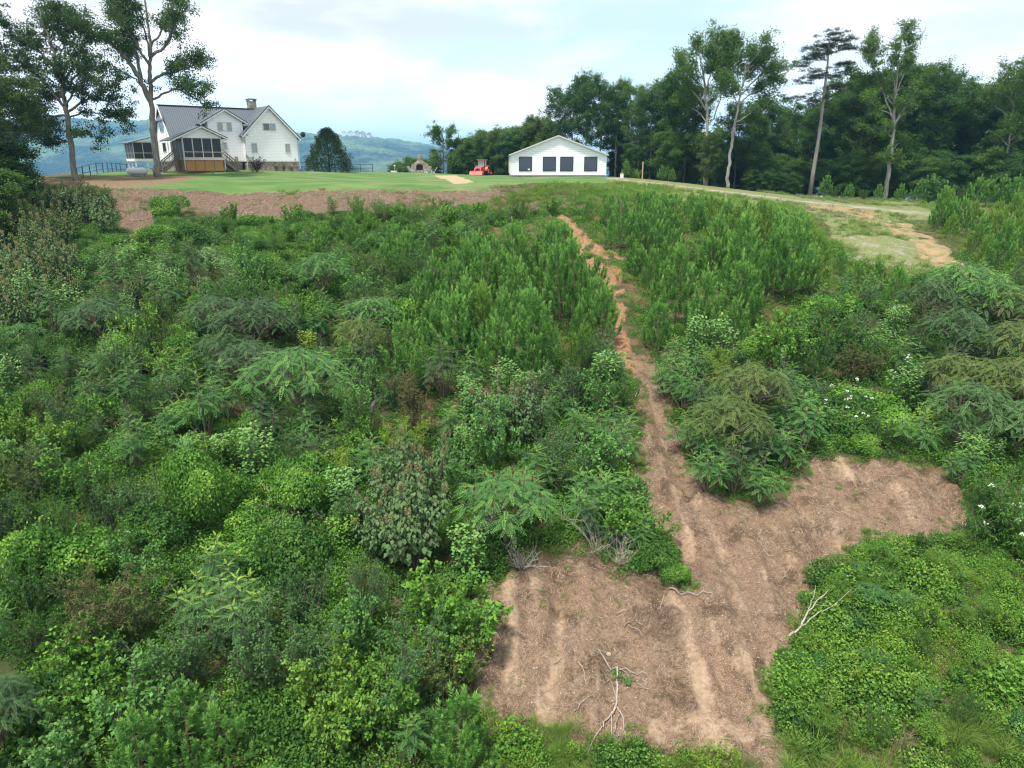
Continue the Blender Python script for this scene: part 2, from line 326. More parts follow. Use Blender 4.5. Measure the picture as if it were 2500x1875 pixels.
def metal_roof():
    m, nt, N, L = mat('grey_ribbed_metal_roof'); tc = N('ShaderNodeTexCoord'); wv = N('ShaderNodeTexWave'); wv.wave_type = 'BANDS'; wv.bands_direction = 'X'
    wv.inputs['Scale'].default_value = 1.4; wv.inputs['Distortion'].default_value = 0; L(tc.outputs['Object'], wv.inputs['Vector'])
    rb = ramp(nt, wv.outputs['Fac'], .82, .95); f = noise(nt, 1.2, 4)
    c = mixc(nt, f, (.075, .092, .110), (.105, .125, .145)); pbr(nt, mixc(nt, rb, c, (.15, .17, .19)), .5, .35, .1, bump=rb, bstr=.6, bdist=.03); return m
M['roof'] = metal_roof()
M['roof_edge'] = simple('roof_edge_trim', (.075, .08, .095), .5)
M['shingle'] = simple('pale_roof_trim', (.50, .49, .46), .7)
def stone_mat():
    m, nt, N, L = mat('fieldstone'); tc = N('ShaderNodeTexCoord'); v = N('ShaderNodeTexVoronoi'); v.inputs['Scale'].default_value = 3.6; L(tc.outputs['Object'], v.inputs['Vector'])
    v2 = N('ShaderNodeTexVoronoi'); v2.feature = 'DISTANCE_TO_EDGE'; v2.inputs['Scale'].default_value = 3.6; L(tc.outputs['Object'], v2.inputs['Vector'])
    sp = N('ShaderNodeSeparateColor'); L(v.outputs['Color'], sp.inputs[0])
    c = mixc(nt, sp.outputs[0], (.17, .14, .12), (.44, .39, .33)); c = mixc(nt, ramp(nt, sp.outputs[1], .72, .85), c, (.33, .25, .18))
    e = ramp(nt, v2.outputs['Distance'], .01, .06); pbr(nt, mixc(nt, e, (.22, .20, .18), c), .9, .2, bump=e, bstr=.8, bdist=.04); return m
M['stone'] = stone_mat()
M['brick'] = simple('red_brick', (.20, .10, .075), .9, .2, 8)
M['block'] = simple('concrete_block', (.30, .29, .28), .9, .15, 4)
M['glass'] = simple('dark_window_glass', (.035, .042, .052), .08, .05, 1, .8)
M['glass_pale'] = simple('window_glass_with_pale_blind', (.24, .27, .29), .15, .1, 1, .7)
M['screen'] = simple('dark_insect_screen', (.028, .032, .042), .5, .1, 2)
M['black'] = simple('black_frame', (.02, .02, .022), .5)
M['deck'] = simple('weathered_deck_wood', (.20, .165, .14), .85, .2, 5)
M['lattice'] = simple('orange_lattice_wood', (.52, .27, .095), .8, .12, 5)
M['latticeback'] = simple('dark_crawlspace_backing', (.16, .095, .05), .9, .2)
M['tractor'] = simple('orange_red_tractor_paint', (.62, .055, .025), .35, .06, 2, .5)
M['tyre'] = simple('black_tyre_rubber', (.02, .02, .02), .85)
M['tank'] = simple('pale_grey_tank_paint', (.50, .53, .55), .4, .06, 2, .5)
M['wood_post'] = simple('tan_timber_post', (.42, .30, .19), .8)
M['chair'] = simple('pale_painted_chair', (.62, .58, .55), .6)
M['fence'] = simple('dark_blue_grey_fence_metal', (.045, .055, .07), .5)

# ------------------------------------------------------------ ground
def smooth_mask(m, k=2):
    m = m.astype(float)
    for _ in range(k):
        p = np.pad(m, 1, mode='edge'); m = (p[:-2, 1:-1] + p[2:, 1:-1] + p[1:-1, :-2] + p[1:-1, 2:] + p[1:-1, 1:-1] * 2) / 6
    return m
def wob(x, y, s=1.0, a=.5, seed=3):
    return x + (fbm(x * s, y * s, seed) - .5) * a * 2, y + (fbm(x * s, y * s, seed + 50) - .5) * a * 2
def bare_amt(x, y):
    u = x + .5 * (fbm(x * .5, y * .5, 4) - .5); v = y
    s = fbm(u * 1.5, v * .34, 5, 4); t = fbm(u * 4.0, v * 1.1, 9, 3); w_ = fbm(x * .33, y * .33, 15, 2)
    out = np.clip((s * .62 + t * .24 + w_ * .22 - .61) * 6.5, 0, 1)
    j = (t - .5) * .35 + (fbm(x * 1.3, y * 1.3, 88) - .5) * .5
    for (ax, ay), (bx, by), wd in STREAKS:
        L2 = (bx - ax) ** 2 + (by - ay) ** 2; k = np.clip(((x - ax) * (bx - ax) + (y - ay) * (by - ay)) / L2, 0, 1); d = np.hypot(x - ax - k * (bx - ax), y - ay - k * (by - ay))
        out = np.maximum(out, np.clip((wd * (1.1 + j * 3) - d) / (wd * .9) + .35, 0, .78) * np.clip((fbm(x * 2.1, y * .9, 89) - .36) * 4, .1, 1))
    return out
STREAKS = [(hit(a, b)[:2], hit(c, d)[:2], w_) for a, b, c, d, w_ in [(1205, 1235, 1195, 1480, .20), (1110, 1330, 1105, 1500, .16), (1152, 1340, 1160, 1420, .10), (1190, 1490, 1172, 1560, .2), (1265, 1330, 1270, 1480, .09), (1560, 1190, 1612, 1340, .22), (1480, 1330, 1530, 1520, .09), (1600, 1450, 1655, 1600, .22),
    (1430, 1000, 1480, 1130, .14), (1780, 1020, 1850, 1060, .16), (1900, 1010, 1980, 1130, .18), (1650, 1240, 1662, 1330, .10), (1400, 840, 1440, 980, .10), (1500, 1100, 1560, 1180, .14), (1830, 1100, 1880, 1140, .14), (1420, 1580, 1500, 1590, .2), (1540, 1580, 1600, 1620, .22), (1700, 1060, 1760, 1120, .12)]]
def dirt_mask(x, y):
    a, b = wob(x, y, .9, .35); a, b = a + (fbm(x * 3.1, y * 3.1, 60) - .5) * .55, b + (fbm(x * 3.1, y * 3.1, 61) - .5) * .7
    return inside(DIRT, a, b) | (inside(GULLY, a, b) & (fbm(x * 1.6, y * 1.1, 62) > .42))
def hg(x, y):
    z = h0(x, y); near = np.clip((70 - y) / 20, 0, 1) * np.clip((y + 30) / 10, 0, 1)
    z = z + near * (fbm(x * .35, y * .35, 1) - .5) * .7
    d = dirt_mask(x, y); u = x + .3 * fbm(x * .4, y * .4, 4)
    z = z + d * ((fbm(u * 1.8, y * .36, 21, 4) - .5) * .80 + (fbm(x * 4, y * 4, 31, 3) - .5) * .17)
    return z
yy = np.r_[np.arange(-60, 2, 3.0), np.arange(2, 38, .11), np.arange(38, 66, .22), np.arange(66, 120, .8), np.arange(120, 235, 4)]
tt = np.linspace(-1, 1, 461); ss = tt * .92 + np.sign(tt) * np.abs(tt) ** 11 * 2.4
YY = np.repeat(yy[:, None], len(tt), 1); XX = ss[None] * (np.maximum(yy, 0)[:, None] * .80 + 15)
ZZ = hg(XX, YY)
bank = inside(DEBRIS, *wob(XX, YY, .8, .5)); ZZ = ZZ + bank * (fbm(XX * 1.5, YY * 1.5, 77) - .5) * .35
nr, nc = XX.shape
A_ = {}
wx, wy = wob(XX, YY, .5, .8)
A_['dirt'] = smooth_mask(dirt_mask(XX, YY), 1)
A_['bare'] = bare_amt(XX, YY)
A_['gully'] = smooth_mask(inside(GULLY, *wob(XX, YY, .9, .35)) | ((XX - .26 * YY > 1) & False), 2)
A_['bank'] = smooth_mask(bank | inside(TRANS, wx, wy) & (fbm(XX, YY, 8) > .5), 2)
A_['lawn'] = smooth_mask(inside(LAWN, wx, wy), 1)
A_['mulch'] = smooth_mask(inside(MULCH, wx, wy), 1)
A_['path'] = smooth_mask(inside(PATH, *wob(XX, YY, .5, .5)), 1)
A_['track'] = smooth_mask(inside(TRACK, wx, wy) & (fbm(XX * .55, YY * .8, 93) > .42), 1)
A_['gravel'] = smooth_mask(inside(GRAVEL, wx, wy), 2)
A_['grassy'] = smooth_mask(inside(GRASSY, wx, wy) | ((YY > 64) & (XX > 10)), 2)
ix = np.arange(nr * nc).reshape(nr, nc)
faces = np.stack([ix[:-1, :-1], ix[:-1, 1:], ix[1:, 1:], ix[1:, :-1]], -1).reshape(-1, 4)
gme = np_mesh('ground', np.stack([XX, YY, ZZ], -1).reshape(-1, 3), faces, True, {k: ('POINT', v.ravel()) for k, v in A_.items()})
def ground_mat():
    m, nt, N, L = mat('hillside_ground')
    n1 = noise(nt, 1.5, 8, .6); n2 = noise(nt, 9, 6, .65); n3 = noise(nt, 40, 3, .6); nl = noise(nt, .18, 4)
    st = noise(nt, 3.0, 7, .62, scale3=(1.0, .3, 1.0))
    under = mixc(nt, n2, (.030, .050, .016), (.085, .095, .035)); under = mixc(nt, ramp(nt, noise(nt, .9, 5, .6), .48, .60), under, mixc(nt, n3, (.085, .052, .03), (.22, .145, .09)))
    litter = mixc(nt, ramp(nt, n2, .3, .7), (.080, .047, .028), (.24, .155, .098)); litter = mixc(nt, ramp(nt, n3, .48, .66), litter, (.38, .27, .19)); litter = mixc(nt, mth(nt, 'MULTIPLY', ramp(nt, noise(nt, 1.1, 6, .65), .48, .62), .75), litter, (.055, .036, .022))
    sand = mixc(nt, ramp(nt, n2, .3, .7), (.27, .18, .11), (.46, .345, .24)); sand = mixc(nt, mth(nt, 'MULTIPLY', ramp(nt, noise(nt, .45, 4), .55, .68), .7), sand, (.50, .29, .15))
    sand = mixc(nt, mth(nt, 'MULTIPLY', n3, .4), sand, (.26, .18, .13))
    bare = ramp(nt, mth(nt, 'ADD', mth(nt, 'MULTIPLY', attr(nt, 'bare'), .50), mth(nt, 'ADD', mth(nt, 'MULTIPLY', st, .45), mth(nt, 'MULTIPLY', n2, .45))), .50, .90)
    dirt = mixc(nt, bare, litter, sand)
    dirt = mixc(nt, ramp(nt, attr(nt, 'gully'), .3, .8), dirt, mixc(nt, ramp(nt, n2, .35, .6), (.15, .085, .045), (.36, .205, .11)))
    thr = lambda k, s=.5: ramp(nt, mth(nt, 'ADD', mth(nt, 'MULTIPLY', attr(nt, k), 1.0), mth(nt, 'MULTIPLY', mth(nt, 'SUBTRACT', n2, .5), s)), .38, .62)
    c = mixc(nt, thr('dirt'), under, dirt)
    bankc = mixc(nt, noise(nt, 3, 7, .7, scale3=(1, 2.5, 1)), (.075, .047, .033), (.23, .16, .11)); c = mixc(nt, thr('bank'), c, bankc)
    gr = mixc(nt, n1, (.115, .155, .05), (.175, .20, .075)); gr = mixc(nt, ramp(nt, n2, .5, .66), gr, (.30, .25, .16)); c = mixc(nt, thr('grassy'), c, gr)
    lw = mixc(nt, ramp(nt, noise(nt, .35, 6, .6, scale3=(.5, 1.4, 1)), .35, .65), (.062, .150, .034), (.150, .225, .075)); lw = mixc(nt, mth(nt, 'MULTIPLY', ramp(nt, noise(nt, .15, 5, .6), .52, .66), .55), lw, (.25, .235, .12))
    lw = mixc(nt, mth(nt, 'MULTIPLY', n3, .3), lw, (.05, .10, .025)); c = mixc(nt, thr('lawn'), c, lw)
    c = mixc(nt, thr('mulch', .9), c, mixc(nt, ramp(nt, n2, .35, .65), (.12, .08, .045), (.27, .19, .115)))
    c = mixc(nt, thr('path'), c, mixc(nt, n2, (.34, .24, .13), (.46, .35, .22)))
    c = mixc(nt, thr('track', 1.5), c, mixc(nt, ramp(nt, n1, .4, .6), (.20, .185, .09), (.36, .24, .135)))
    c = mixc(nt, mth(nt, 'MULTIPLY', thr('gravel', 1.6), ramp(nt, n1, .50, .66)), c, mixc(nt, n2, (.20, .19, .14), (.34, .31, .25)))
    hgt = mth(nt, 'ADD', mth(nt, 'MULTIPLY', n2, .6), mth(nt, 'MULTIPLY', n3, .35))
    pbr(nt, c, .95, .1, bump=hgt, bstr=.8, bdist=.10); return m
M['ground'] = ground_mat()
tag(link('ground', gme, mat=M['ground']), kind='structure')

# road: a gravel sheet that follows the ground
def road_sheet():
    cpts = [(1324, 385), (1345, 390), (1400, 394), (1450, 400), (1530, 411), (1620, 421), (1740, 437), (1850, 447), (1960, 458), (2100, 474), (2250, 500)]
    C = np.array([hit(a, b)[:2] for a, b in cpts]); t = np.r_[0, np.cumsum(np.linalg.norm(np.diff(C, axis=0), axis=1))]; s = np.arange(0, t[-1], .5)
    c = np.c_[np.interp(s, t, C[:, 0]), np.interp(s, t, C[:, 1])]
    for _ in range(12): c[1:-1] = (c[:-2] + c[2:] + 2 * c[1:-1]) / 4
    d = np.gradient(c, axis=0); d /= np.linalg.norm(d, axis=1)[:, None]; nrm = np.c_[-d[:, 1], d[:, 0]]
    wv = np.linspace(-1, 1, 13); half = 1.25 + .6 * (fbm(s * .3, s * 0, 3) - .5)
    P = c[:, None] + nrm[:, None] * (wv[None, :, None] * half[:, None, None]); z = hg(P[..., 0], P[..., 1]) + .03 - .022 * np.abs(wv)[None] ** 4
    V = np.concatenate([P, z[..., None]], -1); n, k = z.shape; ix = np.arange(n * k).reshape(n, k)
    f = np.stack([ix[:-1, :-1], ix[1:, :-1], ix[1:, 1:], ix[:-1, 1:]], -1).reshape(-1, 4)
    m, nt, N, L = mat('gravel_and_dirt'); a = noise(nt, 1.2, 7, .65); b = noise(nt, 22, 3)
    cc = mixc(nt, ramp(nt, a, .38, .62), (.22, .19, .14), (.36, .29, .21)); cc = mixc(nt, ramp(nt, noise(nt, .5, 5, .6), .45, .58), cc, (.14, .18, .07)); cc = mixc(nt, mth(nt, 'MULTIPLY', b, .35), cc, (.34, .31, .27))
    pbr(nt, cc, .95, .1, bump=b, bstr=.6, bdist=.03)
    tag(link('gravel_road', np_mesh('gravel_road', V.reshape(-1, 3), f, True), mat=m), kind='structure')
road_sheet()

# far hills
def hills():
    az = np.tan(np.radians(np.linspace(-52, 40, 640))); ys = np.r_[np.linspace(225, 1500, 20), np.linspace(1560, 3600, 190), np.linspace(3700, 9000, 26)]
    Y = np.repeat(ys[:, None], len(az), 1); X = az[None] * Y
    u = X / Y
    ridge = np.interp(u, [-1.3, -.70, -.62, -.52, -.42, -.30, -.22, -.15, -.11, -.07, -.03, .1, 1], [140, 150, 152, 148, 140, 112, 106, 84, 66, 40, 5, -60, -60])
    floor = -125
    prof = np.clip((Y - 1500) / 1350, 0, 1); prof = prof ** 1.15
    back = np.clip((Y - 3000) / 900, 0, 1)
    z = floor + (ridge - floor) * prof * (1 - back * .9)
    sp = (fbm(X * .0016, Y * .0010, 4, 5) - .5); z = z + sp * 190 * prof * (1 - prof * .75) + (fbm(X * .004, Y * .004, 9, 4) - .5) * 34 * prof
    far = np.clip((Y - 4200) / 2600, 0, 1); z = np.maximum(z, floor + (far ** 1.2) * (145 + 60 * fbm(X * .0006, Y * .0006, 2)))
    nearp = np.clip((Y - 225) / 900, 0, 1); z = np.where(Y < 1500, -46 + nearp * (floor + 46), z)
    z = z + (vnoise(X / 13, Y / 13, 5) * 7 + vnoise(X / 31, Y / 31, 6) * 9) * np.clip(prof * 3, 0, 1)
    n, k = z.shape; ix = np.arange(n * k).reshape(n, k); f = np.stack([ix[:-1, :-1], ix[:-1, 1:], ix[1:, 1:], ix[1:, :-1]], -1).reshape(-1, 4)
    m, nt, N, L = mat('forested_hill'); tc = N('ShaderNodeTexCoord'); v = N('ShaderNodeTexVoronoi'); v.inputs['Scale'].default_value = .085; L(tc.outputs['Object'], v.inputs['Vector'])
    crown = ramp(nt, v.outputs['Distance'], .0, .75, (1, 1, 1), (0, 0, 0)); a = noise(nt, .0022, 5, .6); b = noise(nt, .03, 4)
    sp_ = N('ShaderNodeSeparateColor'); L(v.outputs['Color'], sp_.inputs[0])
    c = mixc(nt, sp_.outputs[0], (.006, .018, .008), (.026, .050, .018)); c = mixc(nt, ramp(nt, a, .47, .56), c, mixc(nt, b, (.08, .13, .04), (.17, .23, .075)))  # paler patches paint sunlit forest between cloud shadows into the colour
    pbr(nt, c, .9, .1, bump=crown, bstr=1.0, bdist=9)
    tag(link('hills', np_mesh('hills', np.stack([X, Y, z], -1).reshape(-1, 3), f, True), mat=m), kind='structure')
    return lambda x, y: float(z[np.argmin(np.abs(ys - y)), np.argmin(np.abs(az - x / y))])
hill_z = hills()

# ------------------------------------------------------------ foliage builders
RNG = np.random.default_rng(7)
def unit(v): return v / (np.linalg.norm(v, axis=-1, keepdims=True) + 1e-9)
def rdir(n, zmin=-1, zmax=1, rng=None):
    rng = rng or RNG; z = rng.uniform(zmin, zmax, n); a = rng.uniform(0, 2 * math.pi, n); r = np.sqrt(np.maximum(0, 1 - z * z)); return np.stack([r * np.cos(a), r * np.sin(a), z], -1)
class Leaves:
    def __init__(s): s.P = []; s.R = []; s.T = []
    def add(s, C, A, S, L, W, rnd=None, tip=0.0, cup=.15, wide=.45):
        """rhombic leaves from base C along A, width direction S"""
        C = np.asarray(C, float); n = len(C); A = unit(np.broadcast_to(A, (n, 3))); S = np.broadcast_to(S, (n, 3)); S = unit(S - (S * A).sum(-1, keepdims=True) * A)
        Nn = np.cross(A, S); L = np.broadcast_to(L, (n,))[:, None]; W = np.broadcast_to(W, (n,))[:, None]
        m = C + A * L * wide; up = Nn * W * cup
        s.P.append(np.stack([C, m + S * W / 2 + up, C + A * L, m - S * W / 2 + up], 1))
        s.R.append(RNG.random(n) if rnd is None else np.broadcast_to(rnd, (n,)) * 1.0); s.T.append(np.broadcast_to(tip, (n,)) * 1.0)
        return s
    def count(s): return sum(len(p) for p in s.P)
    def mesh(s, name, mt):
        V = np.concatenate(s.P).reshape(-1, 3); n = len(V) // 4
        me = np_mesh(name, V, np.arange(4 * n).reshape(n, 4), False, {'rnd': ('FACE', np.concatenate(s.R)), 'tip': ('FACE', np.concatenate(s.T))})
        me.materials.append(mt); return me
def frond_template(pairs=9, droop=.5, ll=.22, lw=.072, L=1.0):
    t = np.linspace(.18, .97, pairs); x = t * L; z = -droop * L * t ** 2 * .6 + .12 * t * L
    C, A, S, LL = [], [], [], []
    for i in range(pairs):
        for sg in (-1, 1):
            k = 1 - .55 * abs(t[i] - .45) * 1.5
            C.append((x[i], 0, z[i])); A.append((.35, sg * 1.0, -.25)); S.append((1, 0, -droop * t[i])); LL.append(ll * k)
    C.append((L, 0, z[-1])); A.append((1, 0, -droop)); S.append((0, 1, 0)); LL.append(ll)
    return np.array(C), unit(np.array(A)), np.array(S, float), np.array(LL), lw
def put_frond(lv, tpl, org, az, pitch, scale, rnd, tip, roll=0.0):
    C, A, S, LL, lw = tpl; ca, sa = math.cos(az), math.sin(az); cp, sp = math.cos(pitch), math.sin(pitch)
    X = np.array([ca * cp, sa * cp, sp]); Z = np.array([-ca * sp, -sa * sp, cp]); Y = np.cross(Z, X)
    if roll: Y, Z = Y * math.cos(roll) + Z * math.sin(roll), Z * math.cos(roll) - Y * math.sin(roll)
    B = np.stack([X, Y, Z]); n = len(C)
    lv.add(org + (C * scale) @ B, A @ B, S @ B, LL * scale, lw * scale, np.clip(rnd + RNG.normal(0, .16, n), 0, 1), tip)
def curve(p, d, L, n=6, up=.3, wob_=.25, rng=None):
    rng = rng or RNG; pts = [np.array(p, float)]; d = unit(np.array(d, float))
    for i in range(n):
        d = unit(d + np.array([0, 0, up / n]) + rng.normal(0, wob_ / n ** .5, 3)); pts.append(pts[-1] + d * L / n)
    return np.array(pts)

def brush(lv, p, d, L, R, n, rnd, tip):
    """bottle-brush pine shoot"""
    d = unit(np.array(d)); t = RNG.uniform(0, 1, n) ** .9; a = RNG.uniform(0, 2 * math.pi, n)
    e1 = unit(np.cross(d, [.31, .2, .93])); e2 = np.cross(d, e1); rad = np.cos(a)[:, None] * e1 + np.sin(a)[:, None] * e2
    A = unit(rad * (1.15 - .75 * t[:, None]) + d * (.35 + .8 * t[:, None])); C = p + d * (t * L)[:, None]
    lv.add(C, A, np.cross(A, rdir(n)), R * RNG.uniform(.75, 1.15, n), .028, np.clip(rnd * .6 + .4 * t + RNG.normal(0, .15, n), 0, 1), tip * t ** 1.5, 0, .35)
def pine_meshes(H, Rr, dens=1.0):
    lv = Leaves(); st = MB(); lean = RNG.normal(0, .03, 2)
    trunk = np.array([(lean[0] * z, lean[1] * z, z) for z in np.linspace(-.15, H * .93, 6)]); st.tube(trunk, np.linspace(.035, .010, 6), 5)
    levels = int(H / .42); K = 0
    for i in range(levels):
        f = (i + .4) / levels; z = H * (.08 + .78 * f); r = Rr * (1.02 - f) ** .85 * RNG.uniform(.85, 1.1) + .06; k = int(round((5.2 - 1.6 * f) * dens))
        for j in range(k):
            K += 1; a = K * 2.4 + RNG.uniform(-.3, .3); rr = r * RNG.uniform(.75, 1.1); o = np.array([lean[0] * z, lean[1] * z, z]); tz = z + rr * RNG.uniform(.15, .4)
            e = np.array([o[0] + math.cos(a) * rr, o[1] + math.sin(a) * rr, tz]); m = (o + e) / 2 - np.array([0, 0, .10 * r]); st.tube([o, m, e], [.012, .009, .006], 3)
            b0 = RNG.uniform(.1, .9); out = np.array([math.cos(a), math.sin(a), 0]); young = RNG.uniform(.3, 1.0)
            up = unit(out * .30 + np.array([0, 0, 1.0]) + RNG.normal(0, .08, 3)); Lc = RNG.uniform(.28, .50)
            brush(lv, e - up * .08, up, Lc * .62, .18, 44, b0 * .5, 0); brush(lv, e + up * Lc * .42, up, Lc * .66, .14, 50, b0, young)
            brush(lv, m + .2 * (e - m), unit(e - m), .28, .14, 26, b0 * .4, 0)
            if rr > .32:
                for sg in (-1, 1):
                    a2 = a + sg * .5; q = o + np.array([math.cos(a2), math.sin(a2), .15]) * rr * .78; u2 = unit(np.array([math.cos(a2) * .3, math.sin(a2) * .3, 1])); l2 = RNG.uniform(.2, .34)
                    brush(lv, q, u2, l2, .13, 34, b0 * .6, 0); brush(lv, q + u2 * l2 * .6, u2, l2 * .7, .11, 26, b0, young * .8)
    brush(lv, trunk[-1] - np.array([0, 0, .25]), [0, 0, 1], .42, .15, 60, .5, .1); brush(lv, trunk[-1] + np.array([0, 0, .08]), [0, 0, 1], .36, .10, 44, .8, .9)
    for a in np.arange(5) * 1.256:
        u2 = unit(np.array([math.cos(a) * .4, math.sin(a) * .4, 1])); brush(lv, trunk[-1] - np.array([0, 0, .2]) + u2 * .1, u2, .32, .12, 42, .6, .6)
    return lv, st
def sumac_spire(H=1.9, stems=7, spread=.75, fl=.44, spire=.75, droop=.45):
    lv = Leaves(); st = MB(); tpl = frond_template(9, droop)
    for k in range(stems):
        a = 2 * math.pi * k / stems + RNG.uniform(-.4, .4); r = spread * (RNG.uniform(.25, 1) if k else .05); h = H * RNG.uniform(.7, 1.0) * (1 - .22 * (r / spread) ** 2)
        tp = np.array([math.cos(a) * r, math.sin(a) * r, h]); mid = tp * np.array([.75, .75, .5]); pts = np.array([np.zeros(3) - [0, 0, .1], mid * .5, mid, tp])
        st.tube(pts, [.03, .024, .018, .01], 4); nf = int(13 * spire / .75); b0 = RNG.uniform(.1, .9)
        for i in range(nf + 6):
            f = i / (nf + 5); p = tp - (tp - mid) * (1 - f) * min(1, spire * 1.2); az = i * 2.4 + a; L = fl * (1.0 - .62 * f ** 2.2) * RNG.uniform(.85, 1.12)
            put_frond(lv, tpl, p, az, math.radians(-8 + 48 * f ** 2 + RNG.normal(0, 7)), L, b0 * .7 + .2 * f, max(0, f - .6) * 2.3, RNG.normal(0, .2))
    return lv, st
def umbrella(H=2.2, R=1.2, fl=.40):
    lv = Leaves(); st = MB(); tpl = frond_template(9, .8, .20, .072); n = int(27 * R * R / 1.1) + 8
    hub = np.array([0, 0, H * .42])
    for b in range(5):
        a = b * 1.256 + RNG.uniform(-.3, .3); st.tube([(0, 0, -.1), hub * .6, hub * np.array([1, 1, 1.15]) + np.array([math.cos(a), math.sin(a), .2]) * R * .25], [.035, .028, .02], 5)
    for k in range(n):
        r = R * math.sqrt((k + .5) / n); a = k * 2.4 + RNG.uniform(-.3, .3); z = H * (1 - .30 * (r / R) ** 2.2) + RNG.normal(0, .07)
        tp = np.array([math.cos(a) * r, math.sin(a) * r, z]); a5 = round(a / 1.256) * 1.256; j = hub * np.array([1, 1, 1.15]) + np.array([math.cos(a5), math.sin(a5), .2]) * R * .25
        st.tube([j, (j + tp) / 2 + np.array([math.cos(a), math.sin(a), 0]) * .08, tp], [.016, .012, .008], 3); b0 = RNG.uniform(0, 1)
        for i in range(11):
            put_frond(lv, tpl, tp - np.array([0, 0, .02 * i]), i * 2.4 + a, math.radians(RNG.uniform(-22, 22)), fl * RNG.uniform(.8, 1.15), b0 * .8, .5 if i == 0 else 0, RNG.normal(0, .2))
    return lv, st
def lumpy(n, R, H, seed, lumps=7, inner=.25):
    """points and outward normals on a union of lumps"""
    rng = np.random.default_rng(seed); cs = []
    for k in range(lumps):
        a = rng.uniform(0, 6.28); r = R * rng.uniform(.1, .62); q = rng.uniform(.32, .55) * R; cs.append((math.cos(a) * r, math.sin(a) * r, H * rng.uniform(.25, .78) * (1 - .35 * r / R), q))
    cs.append((0, 0, H * .5, R * .55)); cs = np.array(cs); P = []; Nn = []; need = n
    while need > 0:
        k = rng.integers(0, len(cs), n * 2); d = rdir(n * 2, -.55, 1, rng); sq = np.array([1, 1, H / R * .62 if H < R * 1.6 else 1.0]); rr = cs[k, 3:4] * (1 - inner * rng.random((n * 2, 1)) ** 2)
        p = cs[k, :3] + d * rr * sq; ok = p[:, 2] > -.05
        for j in range(len(cs)): ok &= ~((((p - cs[j, :3]) / sq) ** 2).sum(-1) < (cs[j, 3] * .72) ** 2)
        P.append(p[ok][:need]); Nn.append(d[ok][:need]); need -= len(P[-1])
    return np.concatenate(P), np.concatenate(Nn)
def vine_mound(R=1.0, H=1.3, n=5200, leaf=.085, seed=1):
    lv = Leaves(); st = MB(); P, D = lumpy(n, R, H, seed); P = P + RNG.normal(0, .035, P.shape)
    g = fbm(P[:, 0] * 2.2 + 9, P[:, 1] * 2.2 + P[:, 2] * 1.7, seed, 3); A = unit(D * .25 + rdir(n) * .8 + np.array([0, 0, -.35])); S = np.cross(A, unit(D + rdir(n) * .55))
    lv.add(P, A, S, leaf * RNG.uniform(.65, 1.25, n), leaf * .85 * RNG.uniform(.7, 1.1, n), np.clip((g - .5) * 2.4 + .5 + RNG.normal(0, .2, n), 0, 1), np.clip((g - .58) * 4 + RNG.normal(0, .15, n), 0, .8), .2)
    for k in range(14):     # runners sticking out
        q = P[RNG.integers(n)]; pts = curve(q, unit(q + np.array([0, 0, .6])), RNG.uniform(.2, .5), 5, .1, .5); st.tube(pts, .004, 3); lv.add(pts, rdir(6), rdir(6), leaf * .8, leaf * .6, .8, .5)
    for k in range(6):
        a = k * 1.05; st.tube([(0, 0, -.1), (math.cos(a) * R * .25, math.sin(a) * R * .25, H * .35), (math.cos(a) * R * .5, math.sin(a) * R * .5, H * .6)], [.03, .02, .01], 4)
    return lv, st
def bush(H=1.6, R=.8, stems=11, leaf=.05, ratio=.5, dens=1.0, up=.8, start=.2, droopleaf=0.0, tipc=.5):
    """fine branching shrub with leaves along every twig"""
    lv = Leaves(); st = MB()
    for k in range(stems):
        a = k * 2.4 + RNG.uniform(-.3, .3); r = R * math.sqrt((k + .4) / stems); d = np.array([math.cos(a) * r * 1.1, math.sin(a) * r * 1.1, H]); L = np.linalg.norm(d) * RNG.uniform(.75, 1.05)
        main = curve((0, 0, -.08), d, L, 8, up * .4, .35); st.tube(main, np.linspace(.022, .005, 9), 4); b0 = RNG.uniform(0, .8)
        for i in range(2, 9):
            for q in range(3):
                f = i / 8; dd = unit(rdir(1)[0] * .9 + np.array([math.cos(a) * .35, math.sin(a) * .35, .35])); l = RNG.uniform(.22, .45) * (1.25 - .6 * f) * max(H, 1.0) / 1.7
                tw = curve(main[i], dd, l, 4, up * .5, .4)
                if q == 0: st.tube(tw, [.007, .006, .005, .004, .003], 3)
                if f < start: continue
                m = int(17 * dens); t = RNG.uniform(.15, 1, m); idx = np.minimum((t * 4).astype(int), 3); fr = (t * 4 - idx)[:, None]; C = tw[idx] * (1 - fr) + tw[idx + 1] * fr
                A = unit(rdir(m) * .9 + dd * .5 + np.array([0, 0, .1 - droopleaf])); S = np.cross(A, rdir(m, .3, 1))
                lv.add(C + RNG.normal(0, .02, (m, 3)), A, S, leaf * RNG.uniform(.7, 1.3, m), leaf * ratio * RNG.uniform(.8, 1.2, m), np.clip(b0 + RNG.normal(0, .2, m), 0, 1), np.clip((t - .6) * 1.5 * tipc * f, 0, 1))
    return lv, st
